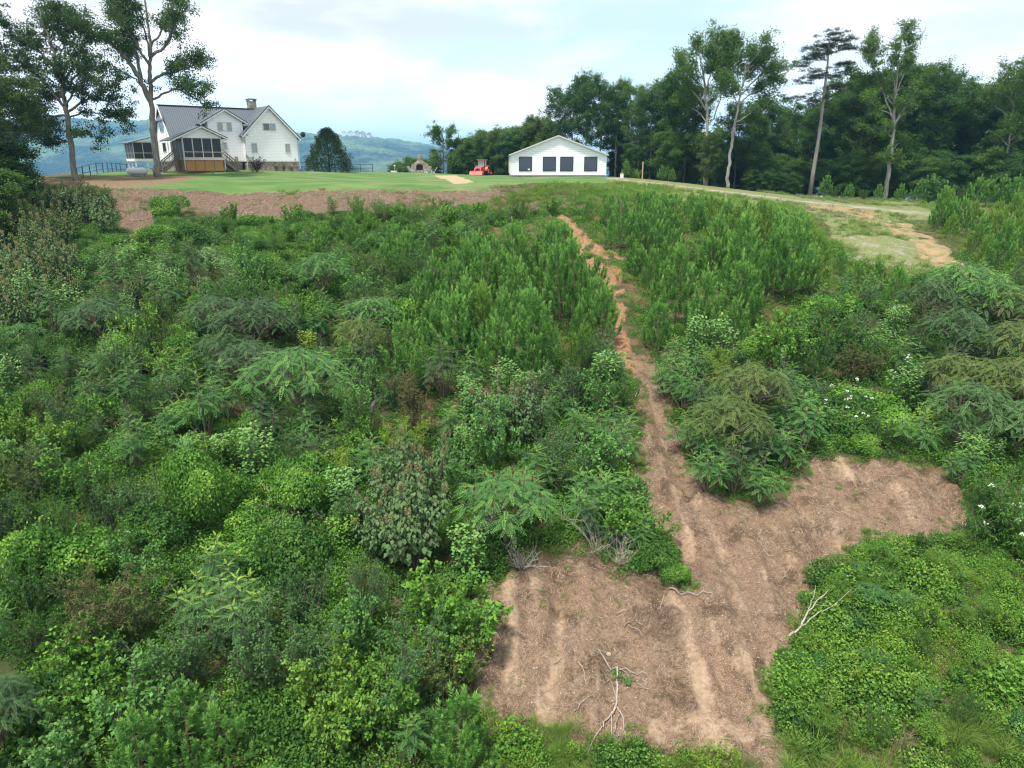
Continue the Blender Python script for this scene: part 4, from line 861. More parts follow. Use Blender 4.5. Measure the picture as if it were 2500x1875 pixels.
def chair(px, lab, rz, D=113.5, mt='chair'):
    b = at(px, 376, D); z = ground_at(b[0], b[1]); r = empty('lawn_chair', (b[0], b[1], z), rz); tag(r, lab, 'chair')
    q = MB()
    for i in range(5): x = -.26 + i * .13; q.beam((x, .22, .38), (x * 1.25, .62, 1.02 + .06 * math.cos(i - 2)), .11, .025)
    q.build('backrest', M[mt], r); q = MB()
    for i in range(5): q.beam((-.28, -.30 + i * .13, .42 - i * .02), (.28, -.30 + i * .13, .42 - i * .02), .11, .025)
    q.build('seat', M[mt], r)
    for s_ in (-1, 1):
        q = MB(); q.box(s_ * .36 - .07, s_ * .36 + .07, -.38, .36, .60, .63); q.build('armrest', M[mt], r); q = MB(); q.box(s_ * .32 - .02, s_ * .32 + .02, -.36, -.27, 0, .60); q.build('leg', M[mt], r); q = MB(); q.beam((s_ * .32, -.27, .40), (s_ * .32, .50, .02), .04, .10); q.build('leg', M[mt], r)
chair(889, 'pale lawn chair left of the stone fireplace opening', 2.4); chair(924, 'pale lawn chair right of the stone fireplace opening', -2.4); chair(869, 'dark lawn chair furthest left of the stone fireplace', 1.9, 114.5, 'fence'); chair(936, 'pale grey lawn chair furthest right of the stone fireplace', -1.6, 114.2)
def lamp():
    b = at(866, 376, 114); z = ground_at(b[0], b[1]); r = empty('garden_lamp', (b[0] - .9, b[1], z)); tag(r, 'short white globe lamp post left of the stone fireplace', 'lamp post')
    q = MB(); q.tube([(0, 0, -.1), (0, 0, 1.0)], .04, 6); q.build('post', M['chair'], r); q = MB(); q.lathe([(.02, .98), (.12, 1.04), (.14, 1.14), (.1, 1.24), (.02, 1.27)]); q.build('globe', M['chair'], r, True)
    b = at(878, 378, 115); r = empty('small_cart', (b[0] - 1.9, b[1], ground_at(b[0], b[1]))); tag(r, 'small white covered cart at the far left end of the fireplace terrace', 'cart')
    q = MB(); q.box(-.45, .45, -.3, .3, .15, .55); q.build('body', M['trim'], r); q = MB(); q.prism([(-.5, .56), (.5, .56), (.3, .78), (-.3, .78)], -.33, .33); q.build('cover', M['black'], r)
    for s_ in (-1, 1): q = MB(); q.lathe([(.15, -.05), (.15, .05)], (s_ * .3, -.33, .14), 14, 'y'); q.build('wheel', M['tyre'], r)
lamp()

def tractor():
    x, y = -4.35, 105.0; r = empty('compact_tractor', (x, y, ground_at(x, y)), math.radians(-16)); tag(r, 'orange red compact tractor with cab and front loader bucket parked on the lawn', 'tractor')
    B = lambda q, n, m, p=r, s=False: q.build(n, M[m], p, s)
    q = MB(); q.prismx([(-1.5, .62), (-.2, .62), (-.2, 1.18), (-1.1, 1.12), (-1.5, .98)], -.30, .30); B(q, 'hood', 'tractor'); q = MB(); q.box(-.24, .24, -1.535, -1.503, .66, .94); B(q, 'grille', 'black')
    for s_ in (-1, 1): q = MB(); q.lathe([(.06, -.03), (.06, 0)], (s_ * .17, -1.51, 1.0), 12, 'y'); B(q, 'headlight', 'chair')
    q = MB(); q.box(-.2, .2, -1.4, 1.0, .38, .60); B(q, 'chassis', 'black')
    q = MB(); q.box(-.60, .60, -.15, 1.15, 2.02, 2.16); q.box(-.5, .5, -.25, -.152, 2.05, 2.14); B(q, 'cab_roof', 'tractor')
    q = MB()
    for sx in (-.52, .46):
        for sy in (-.05, 1.0): q.box(sx, sx + .06, sy, sy + .06, .75, 2.018)
    B(q, 'cab_frame', 'black'); q = MB(); q.box(-.455, .455, -.02, .99, 1.10, 2.015); B(q, 'cab_glass', 'cabglass'); q = MB(); q.box(-.455, .455, -.02, .99, .62, 1.095); B(q, 'cab_body', 'tractor')
    for s_ in (-1, 1):
        q = MB(); q.lathe([(.3, -.17), (.58, -.16), (.62, -.1), (.62, .1), (.58, .16), (.3, .17)], (s_ * .72, .62, .60), 26, 'x'); w_ = B(q, 'rear_wheel', 'tyre', r, False); q = MB(); q.lathe([(.05, -.185), (.30, -.172), (.30, .172), (.05, .185)], (s_ * .72, .62, .60), 18, 'x'); link('rim', q.mesh('rim', M['tractor']), w_)
        q = MB(); q.lathe([(.18, -.11), (.34, -.10), (.37, -.05), (.37, .05), (.34, .10), (.18, .11)], (s_ * .56, -1.05, .36), 22, 'x'); w_ = B(q, 'front_wheel', 'tyre'); q = MB(); q.lathe([(.04, -.12), (.18, -.112), (.18, .112), (.04, .12)], (s_ * .56, -1.05, .36), 16, 'x'); link('rim', q.mesh('rim', M['tractor']), w_)
        q = MB(); a = np.linspace(0, math.pi, 9); P = [(.62 + .70 * math.cos(t), .62 + .70 * math.sin(t)) for t in a]
        for k in range(8): q.slab([(s_ * .72 - .2, P[k][0], P[k][1]), (s_ * .72 + .2, P[k][0], P[k][1]), (s_ * .72 + .2, P[k + 1][0], P[k + 1][1]), (s_ * .72 - .2, P[k + 1][0], P[k + 1][1])], .04)
        B(q, 'fender', 'tractor'); q = MB(); q.beam((s_ * .42, -.2, 1.15), (s_ * .42, -1.35, 1.05), .09, .16); q.beam((s_ * .42, -1.30, 1.10), (s_ * .42, -2.0, .35), .09, .14); B(q, 'loader_arm', 'tractor')
    q = MB(); q.prismx([(-2.02, .05), (-1.98, .62), (-2.06, .62), (-2.35, .52), (-2.60, .10), (-2.58, .02), (-2.10, 0)], -.92, .92); B(q, 'bucket', 'tractor'); q = MB(); q.box(-1.1, .9, 1.4, 2.2, .15, .42); q.box(-.15, .15, 1.1, 1.4, .3, .55); B(q, 'mower_attachment', 'tractor')
M['cabglass'] = simple('pale_cab_glass', (.22, .32, .34), .12, .1, 1, .7)
tractor()
def gas_tank():
    c = (at(277, 380, 72) + at(318, 380, 72)) / 2; z = ground_at(c[0], c[1]); r = empty('propane_tank', (c[0], c[1], z), .12); tag(r, 'pale grey horizontal propane tank left of the big oak trunk', 'tank')
    q = MB(); prof = [(.02, -.97), (.18, -.93), (.29, -.84), (.335, -.70), (.34, -.5), (.34, .5), (.335, .70), (.29, .84), (.18, .93), (.02, .97)]; q.lathe(prof, (0, 0, .47), 26, 'x'); q.build('shell', M['tank'], r, True)
    q = MB(); q.lathe([(.14, .78), (.15, .86), (.10, .93), (.02, .95)]); q.build('valve_dome', M['tank'], r, True)
    for s_ in (-1, 1): q = MB(); q.box(s_ * .55 - .05, s_ * .55 + .05, -.24, .24, -.1, .20); q.build('foot', M['block'], r)
gas_tank()
def fence():
    pts = [at(165, 392, 66), at(225, 380, 76), at(262, 374, 84), at(312, 368, 92), at(345, 366, 100)]; P = []
    for a_, b_ in zip(pts[:-1], pts[1:]):
        n = 4
        for k in range(n): P.append(a_ + (b_ - a_) * k / n)
    P.append(pts[-1]); Z = [ground_at(p[0], p[1]) for p in P]; r = empty('pipe_fence', (P[0][0], P[0][1], Z[0])); tag(r, 'dark metal rail fence running behind the propane tank to the house', 'fence')
    o = np.array([P[0][0], P[0][1], Z[0]])
    for p, z in zip(P, Z): q = MB(); q.box(p[0] - .03 - o[0], p[0] + .03 - o[0], p[1] - .03 - o[1], p[1] + .03 - o[1], z - .3 - o[2], z + 1.0 - o[2]); q.build('post', M['fence'], r)
    for h in (.35, .95):
        q = MB()
        for i in range(len(P) - 1): q.beam(np.array([P[i][0], P[i][1], Z[i] + h]) - o, np.array([P[i + 1][0], P[i + 1][1], Z[i + 1] + h]) - o, .04, .045)
        q.build('rail', M['fence'], r)
fence()
def fence2():
    a_, b_ = np.array([-28.5, 97.5]), np.array([-19.5, 104]); n = 6; z0 = ground_at(*a_); o = np.array([a_[0], a_[1], z0]); r = empty('pipe_fence', o); tag(r, 'dark low rail fence between the house and the round cedar', 'fence'); Q = [a_ + (b_ - a_) * k / n for k in range(n + 1)]; Q = [np.array([p[0], p[1], ground_at(*p)]) for p in Q]
    for p in Q: q = MB(); d = p - o; q.box(d[0] - .04, d[0] + .04, d[1] - .04, d[1] + .04, d[2] - .3, d[2] + 1.1); q.build('post', M['fence'], r)
    for h in (.55, 1.05):
        q = MB()
        for i in range(n): q.beam(Q[i] + [0, 0, h] - o, Q[i + 1] + [0, 0, h] - o, .04, .06)
        q.build('rail', M['fence'], r)
fence2()
def post(px, py, D, h, name, lab, cat, m, w_=.1):
    b = at(px, py, D); z = ground_at(b[0], b[1]); q = MB(); q.box(-w_ / 2, w_ / 2, -w_ / 2, w_ / 2, -.2, h - .04); q.add([(-w_ / 2, -w_ / 2, h - .04), (w_ / 2, -w_ / 2, h - .04), (w_ / 2, w_ / 2, h - .04), (-w_ / 2, w_ / 2, h - .04), (0, 0, h)], [(0, 1, 4), (1, 2, 4), (2, 3, 4), (3, 0, 4)])
    o = q.build(name, M[m]); o.location = (b[0], b[1], z); tag(o, lab, cat)
post(1387, 388, 92, 2.1, 'timber_post', 'tan timber post standing at the roadside right of the outbuilding', 'post', 'wood_post', .13)
def well_cap():
    b = at(1343, 383, 92); z = ground_at(b[0], b[1]); r = empty('utility_box', (b[0], b[1], z)); tag(r, 'small white utility box beside the right corner of the outbuilding', 'utility box')
    q = MB(); q.box(-.2, .2, -.15, .15, -.1, .5); q.build('body', M['trim'], r); q = MB(); q.prism([(-.24, .503), (.24, .503), (0, .62)], -.18, .18); q.build('lid', M['block'], r)
    b = at(1762, 429, 88); 
    for i in range(4):
        q = MB(); P, Nn = np.array([(0, 0, 0)]), None; q.lathe([(.05, 0), (.16, .03), (.17, .12), (.08, .2), (.02, .21)], sides=7); o = q.build('white_rock', M['trim']); x, y = b[0] + .45 * i - .3, b[1] + (i % 2) * .4; o.location = (x, y, ground_at(x, y) - .03); o.rotation_euler = (.2 * i, .3, i); s_ = .8 + .25 * (i % 3); o.scale = (s_, s_ * .8, s_)
        tag(o, 'white rock lying by the foot of the tall bare trunked pine', 'rock', 'white rocks by the tall pine')
well_cap()
# tiny houses on the far ridge
def ridge_houses():
    labs = ['tiny pale house on the far ridge, leftmost of the row', 'tiny brown roofed house second from left on the far ridge', 'tiny house in the middle of the row on the far ridge', 'tiny white house second from right on the far ridge', 'tiny house rightmost of the row on the far ridge']
    for i, (px, s_) in enumerate([(743, 1.0), (757, 1.3), (771, 1.1), (783, 1.4), (797, 1.0)]):
        u = ray(px, 285); D = 2850.0; x = u[0] / u[1] * D; z = hill_z(x, D); r = empty('ridge_house', (x, D, z + 5), .3 * i); tag(r, labs[i], 'house', 'houses on the far ridge'); w_, h = 8 * s_, 6 * s_
        q = MB(); q.prism([(-w_, -12), (w_, -12), (w_, h), (0, h * 1.9), (-w_, h)], -5, 5); q.build('wall', M['trim'], r); q = MB(); q.slab([(-w_ - 1, -6, h - .6), (0, -6, h * 1.9 + .6), (0, 6, h * 1.9 + .6), (-w_ - 1, 6, h - .6)], .5); q.slab([(.01, -6, h * 1.9 + .6), (w_ + 1, -6, h - .6), (w_ + 1, 6, h - .6), (.01, 6, h * 1.9 + .6)], .5); q.build('roof', M['brick'], r)
ridge_houses()

# ------------------------------------------------------------ large trees
cvA = lambda x, y: (x * .2559, y * .2559)
b, lv, st = px_tree((342, 383), 72, cvA, [([(1330, 1495), (1303, 1200), (1285, 950), (1272, 800), (1262, 600), (1275, 420), (1250, 200), (1215, -100)], .30, .06)],
  [([(1268, 850), (1195, 660), (1120, 520), (1010, 390), (860, 300), (720, 200), (600, 110)], .26, .04, -2.5), ([(1190, 650), (1130, 440), (1090, 300), (1020, 150), (930, -20)], .17, .03, 1.5),
   ([(1272, 700), (1350, 640), (1500, 612), (1650, 560), (1740, 520)], .15, .03, -1), ([(1285, 840), (1400, 770), (1560, 745), (1680, 800), (1715, 900)], .11, .03, 1.5), ([(1270, 480), (1390, 380), (1450, 220), (1500, -20)], .17, .03, 1.0),
   ([(1390, 380), (1460, 320), (1540, 250), (1560, 120)], .10, .03, -2), ([(1205, 720), (1130, 650), (1070, 690), (1050, 770)], .08, .02, -1.5), ([(1270, 560), (1200, 400), (1160, 250), (1110, 60)], .13, .03, -3), ([(1262, 400), (1330, 250), (1350, 80), (1370, -100)], .11, .03, 3),
   ([(1270, 500), (1290, 300), (1250, 120), (1180, -80)], .1, .03, -4), ([(1120, 520), (1020, 480), (980, 420)], .07, .02, 2), ([(1010, 390), (980, 240), (900, 130), (820, 60)], .09, .03, 3), ([(1350, 640), (1420, 560), (1530, 500), (1640, 470)], .09, .02, 3), ([(1560, 745), (1600, 700), (1690, 760), (1740, 830)], .06, .02, -2)],
  leaf=.17, nleaf=44, seglen=.7, sub=(.9, 2.6), clump=(.4, .85), flat=.7)
make_tree('oak_tree', b, lv, st, 'oak', 'bark', 'tall oak with a thick grey forked trunk standing beside the propane tank')
b, lv, st = px_tree((162, 378), 66, cvA, [([(640, 1450), (595, 1200), (565, 950), (540, 800), (505, 600), (430, 380), (350, 150), (330, 60)], .24, .05)],
  [([(560, 920), (420, 720), (260, 560), (60, 480)], .13, .03), ([(540, 790), (680, 620), (830, 560), (930, 640)], .12, .03, -1), ([(560, 950), (740, 820), (900, 850), (1010, 1040)], .12, .03, 1), ([(565, 980), (400, 980), (250, 990), (110, 950)], .11, .03, 0), ([(510, 620), (360, 430), (170, 260), (10, 180)], .12, .03, -2),
   ([(510, 600), (620, 420), (720, 260), (770, 330)], .12, .03, 2), ([(580, 1120), (470, 1090), (360, 1090)], .07, .02, -2), ([(590, 1170), (720, 1130), (850, 1180)], .08, .02, 0), ([(600, 1200), (480, 1200), (330, 1210)], .06, .02, 1), ([(430, 380), (300, 250), (230, 80)], .1, .03, 2), ([(430, 380), (520, 250), (560, 80)], .1, .03, -2),
   ([(550, 850), (620, 700), (640, 560)], .09, .03, -3), ([(550, 850), (450, 760), (330, 790), (180, 820)], .1, .03, 2.5), ([(560, 900), (700, 730), (860, 740), (960, 800)], .1, .03, -2.5), ([(570, 1000), (690, 930), (800, 960), (950, 950)], .08, .02, 2), ([(500, 580), (450, 430), (480, 200), (450, 60)], .09, .02, 3),
   ([(540, 780), (440, 640), (360, 600), (120, 640)], .09, .02, -3), ([(565, 1000), (480, 1040), (390, 1120), (330, 1080)], .06, .02, -1), ([(530, 700), (650, 520), (660, 330), (640, 150)], .1, .03, .5), ([(480, 520), (330, 380), (210, 380), (90, 330)], .09, .03, 1.5)],
  leaf=.17, nleaf=46, seglen=.7, sub=(.9, 2.5), clump=(.4, .85), flat=.5)
make_tree('shade_tree', b, lv, st, 'oak', 'bark', 'dark broad crowned tree with flat layered branches left of the big oak')
cvC = lambda x, y: (x * .248 + 1176.8, y * .248 + 53)
b, lv, st = px_tree((1523, 402), 94, cvC, [([(1398, 1410), (1405, 1200), (1420, 900), (1405, 650), (1385, 450), (1350, 300), (1360, 180)], .22, .04)],
  [([(1415, 900), (1480, 800), (1540, 650), (1560, 450), (1500, 200)], .1, .03, 1), ([(1410, 750), (1300, 600), (1200, 480), (1160, 340)], .1, .03, -1), ([(1405, 650), (1340, 500), (1250, 400), (1230, 260)], .09, .03, 1.5), ([(1400, 600), (1440, 420), (1450, 260), (1480, 130)], .09, .03, -1.5), ([(1390, 500), (1330, 330), (1370, 160)], .08, .02, 2),
   ([(1415, 850), (1330, 740), (1240, 690), (1180, 640)], .07, .02, 2), ([(1400, 700), (1500, 560), (1560, 380), (1590, 130)], .09, .02, -2), ([(1405, 1000), (1470, 980), (1500, 1020)], .05, .02, -1), ([(1405, 1060), (1350, 1030), (1320, 1100)], .05, .02, 1), ([(1405, 1120), (1480, 1130), (1520, 1180)], .05, .02, .5)],
  leaf=.20, nleaf=62, seglen=.75, sub=(1, 2.8), clump=(.6, 1.05), flat=.75)
make_tree('oak_tree', b, lv, st, 'wood1', 'bark_pale', 'tall full crowned tree with pale trunk, left of the leaning pale trunk by the road')
b, lv, st = px_tree((1571, 407), 90, cvC, [([(1590, 1430), (1605, 1200), (1640, 980), (1660, 850), (1700, 620), (1745, 400), (1760, 230), (1770, 110)], .20, .04)],
  [([(1690, 700), (1800, 600), (1930, 540), (2060, 480)], .09, .03, 1), ([(1700, 620), (1850, 450), (1980, 380), (2080, 410)], .1, .03, -1), ([(1740, 430), (1860, 300), (1960, 220)], .08, .02, 1), ([(1745, 400), (1850, 250), (1880, 140)], .08, .02, -1.5), ([(1700, 620), (1640, 450), (1600, 260), (1580, 120)], .09, .03, 1.5), ([(1690, 700), (1600, 600), (1520, 480)], .07, .02, -2),
   ([(1665, 850), (1760, 800), (1880, 700), (1960, 650)], .07, .02, 0), ([(1740, 430), (1680, 280), (1690, 130)], .07, .02, 2), ([(1660, 880), (1760, 860), (1850, 840)], .05, .02, 2), ([(1700, 600), (1800, 400), (1900, 320), (2000, 260)], .08, .02, 3)],
  leaf=.20, nleaf=58, seglen=.75, sub=(1, 2.8), clump=(.6, 1.0), flat=.75)
make_tree('oak_tree', b, lv, st, 'wood1', 'bark_pale', 'tall spreading tree with slender pale leaning trunk, tallest group beside the gravel road')
b, lv, st = px_tree((1465, 392), 99, cvC, [([(1165, 1350), (1178, 1150), (1180, 950), (1172, 750), (1150, 600)], .16, .04), ([(1172, 1350), (1215, 1150), (1275, 1000), (1310, 850), (1330, 740)], .15, .04)],
  [([(1180, 950), (1120, 800), (1060, 660)], .07, .02), ([(1175, 800), (1230, 680), (1250, 560)], .07, .02), ([(1160, 700), (1100, 560), (1060, 500)], .06, .02), ([(1275, 1000), (1340, 850), (1400, 800)], .05, .02), ([(1150, 600), (1120, 530), (1080, 470)], .05, .02), ([(1180, 900), (1120, 860), (1080, 820)], .05, .02), ([(1300, 880), (1260, 760), (1280, 650)], .05, .02)],
  leaf=.22, nleaf=70, clump=(.6, .9))
make_tree('forked_tree', b, lv, st, 'wood2', 'bark_dark', 'dark forked tree with one trunk leaning right, left of the tallest roadside trees')
cvP = lambda x, y: (x * .2774 + 1681, y * .2774 + 35.4)
def pad_tree():
    T = [([(245, 1405), (275, 1200), (300, 1050), (330, 850), (352, 650), (370, 500), (385, 380), (392, 250), (395, 180)], .27, .06)]
    Ls = [([(392, 230), (440, 205), (510, 215)], .04, .02), ([(392, 250), (340, 240), (275, 262)], .04, .02), ([(390, 290), (470, 270), (550, 275)], .05, .02), ([(388, 330), (300, 340), (200, 385)], .06, .02), ([(385, 350), (320, 310), (260, 340)], .05, .02), ([(380, 420), (300, 430), (240, 460), (170, 530)], .06, .02), ([(380, 400), (460, 400), (560, 380)], .06, .02), ([(375, 470), (420, 480), (450, 470)], .05, .02),
          ([(350, 560), (430, 570), (500, 570)], .05, .02), ([(350, 600), (260, 630), (180, 650), (100, 675)], .06, .02), ([(350, 620), (300, 670), (250, 700)], .04, .02), ([(392, 220), (380, 190), (395, 165)], .04, .02), ([(392, 240), (430, 230), (480, 240)], .04, .02, 2), ([(390, 300), (330, 300), (300, 320)], .04, .02, -2), ([(378, 440), (330, 470), (300, 520)], .04, .02, 2)]
    b = at(1749, 425, 90); b[2] = ground_at(b[0], b[1]) - .2; lv = Leaves(); st = MB()
    for pts, r0, r1 in T:
        q = np.array([at(*cvP(x, y), 90) for x, y in pts]); q[0] = b; q -= b; st.tube(q, np.linspace(r0, r1, len(q)), 9)
    for it in Ls:
        pts, r0, r1 = it[:3]; dep = it[3] if len(it) > 3 else RNG.uniform(-2, 2); q = np.array([at(*cvP(x, y), 90) for x, y in pts]); q[:, 1] += dep * np.linspace(0, 1, len(q)); q -= b; st.tube(q, np.linspace(r0, r1, len(q)), 5)
        n = 16; t = RNG.uniform(.35, 1.05, n) * (len(q) - 1)
        for s_ in t:
            p = np.array([np.interp(s_, np.arange(len(q)), q[:, i]) for i in range(3)]) + RNG.normal(0, 1, 3) * [.55, .75, .16] + [0, 0, .25]
            m = 75; d = rdir(m, -.2, 1); lv.add(p + RNG.normal(0, 1, (m, 3)) * [.22, .22, .07], d, np.cross(d, rdir(m)), RNG.uniform(.2, .32, m), .05, np.clip(RNG.normal(.5, .2, m), 0, 1), 0.0, 0, .4)
    make_tree('pine_tree', b, lv, st, 'pine_dark', 'pinebark', 'tall lone pine with bare leaning trunk and flat tufted top by the road')
pad_tree()
b, lv, st = px_tree((1910, 430), 88, cvP, [([(828, 1425), (850, 1300), (880, 1050), (900, 850), (915, 600), (930, 420), (950, 250), (958, 90)], .26, .04)],
  [([(900, 830), (830, 660), (740, 450), (690, 300), (650, 210)], .11, .03, -1), ([(740, 450), (740, 300), (738, 160)], .05, .02, 0), ([(915, 600), (1000, 420), (1040, 230), (1100, 130)], .08, .02, 1), ([(905, 700), (800, 560), (640, 480), (600, 400)], .08, .02, 1.5), ([(915, 600), (860, 430), (860, 240)], .07, .02, -1.5), ([(930, 450), (990, 380), (1020, 320)], .05, .02, 0), ([(900, 850), (1000, 760), (1100, 640)], .07, .02, 2), ([(890, 950), (820, 900), (800, 850)], .06, .02, -1),
   ([(880, 1050), (960, 980), (1000, 1000)], .06, .02, 1), ([(875, 1100), (820, 1060), (800, 1120)], .05, .02, -1), ([(870, 1150), (930, 1120), (940, 1180)], .05, .02, 0), ([(900, 830), (960, 700), (1000, 560)], .07, .02, -2), ([(950, 250), (990, 160), (1020, 70)], .03, .015, 0), ([(905, 780), (720, 700), (640, 640)], .06, .02, -2)],
  leaf=.19, nleaf=46, seglen=.75, sub=(.8, 2.0), clump=(.4, .8), flat=.8)
make_tree('tall_tree', b, lv, st, 'wood1', 'bark_pale', 'tall thin topped tree with ivy wrapped pale trunk right of the lone pine')
b, lv, st = px_tree((957, 378), 121, lambda x, y: (x, y), [([(957, 378), (958, 330), (957, 300), (958, 272)], .16, .03)],
  [([(957, 330), (945, 300), (937, 288)], .05, .02), ([(957, 335), (972, 315), (985, 308)], .05, .02), ([(958, 310), (945, 290), (946, 275)], .04, .02), ([(958, 310), (970, 292), (974, 280)], .04, .02), ([(957, 345), (940, 335), (930, 330)], .05, .02), ([(957, 350), (975, 340), (982, 336)], .05, .02), ([(957, 362), (940, 356), (928, 352)], .05, .02), ([(957, 362), (975, 358), (990, 350)], .05, .02)],
  leaf=.22, nleaf=40, clump=(.5, .8), sub=(.8, 1.6))
make_tree('slender_tree', b, lv, st, 'wood1', 'bark', 'slender open topped tree standing alone just right of the stone fireplace')

# round cedar beside the house
def cone_tree(H, R, n, leaf, seed):
    rng = np.random.default_rng(seed); lv = Leaves(); st = MB(); st.tube([(0, 0, -.2), (0, 0, H * .9)], [.16, .03], 6)
    k = 210
    for i in range(k):
        f = (i + .5) / k; z = H * (.02 + .93 * f); r = R * (1.02 - f) ** .60 * rng.uniform(.66, 1.2); a = i * 2.4; c = np.array([math.cos(a) * r * .8, math.sin(a) * r * .8, z]); m = n // k; d = rdir(m, -1, 1, rng)
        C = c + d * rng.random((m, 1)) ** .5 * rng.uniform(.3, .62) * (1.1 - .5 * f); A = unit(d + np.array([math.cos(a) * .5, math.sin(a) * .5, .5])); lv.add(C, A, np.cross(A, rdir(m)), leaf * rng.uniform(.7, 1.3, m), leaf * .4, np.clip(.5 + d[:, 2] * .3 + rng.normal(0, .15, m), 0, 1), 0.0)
    return lv, st
lv, st = cone_tree(5.7, 3.6, 17000, .20, 3); c = at(712, 372, 99)
make_tree('cedar_tree', (c[0], c[1], ground_at(c[0], c[1]) - .1), lv, st, 'cedar', 'bark_dark', 'dense dark green conical cedar standing alone between the farmhouse and the fireplace')

# woodland variants
TREEV = []
for i in range(6):
    H = 18; tr, lm = round_limbs(H, [3.2, 4.0, 3.0, 4.4, 3.4, 3.8][i], [.30, .22, .42, .28, .12, .36][i], [17, 20, 14, 20, 24, 16][i], [.5, .3, .7, .45, .3, .6][i])
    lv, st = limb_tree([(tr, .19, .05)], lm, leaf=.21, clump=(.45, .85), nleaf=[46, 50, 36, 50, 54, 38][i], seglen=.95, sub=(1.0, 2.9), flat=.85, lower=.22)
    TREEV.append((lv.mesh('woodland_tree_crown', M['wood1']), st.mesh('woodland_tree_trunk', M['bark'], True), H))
for i in range(2):       # leafy to the ground
    H = 10; tr, lm = round_limbs(H, 3.0, .08, 24, .35, 1.2); lv, st = limb_tree([(tr, .12, .03)], lm, leaf=.20, clump=(.6, .95), nleaf=60, seglen=1.0, sub=(.8, 1.8), flat=.7, lower=.2)
    TREEV.append((lv.mesh('understory_tree_crown', M['wood1']), st.mesh('understory_tree_trunk', M['bark'], True), H))
def wood(px, D, topy, var, m, label, group=None, wide=1.0, bark=None, basez=None):
    t = at(px, topy, D); z = ground_at(t[0], t[1]); cm, tm, H = TREEV[var]; s = max(.25, (t[2] - z) / (H * 1.0)); o = empty('woodland_tree', (t[0], t[1], z - .1), RNG.uniform(0, 6.28)); ws = wide * max(.3, min(s * 1.1, .35 + .7 * s)); o.scale = (ws, ws, s)
    tag(o, label, 'tree', group); c_ = link('crown', cm, o)
    if m != 'wood1': c_.material_slots[0].link = 'OBJECT'; c_.material_slots[0].material = M[m]
    t_ = link('trunk', tm, o)
    if bark: t_.material_slots[0].link = 'OBJECT'; t_.material_slots[0].material = M[bark]
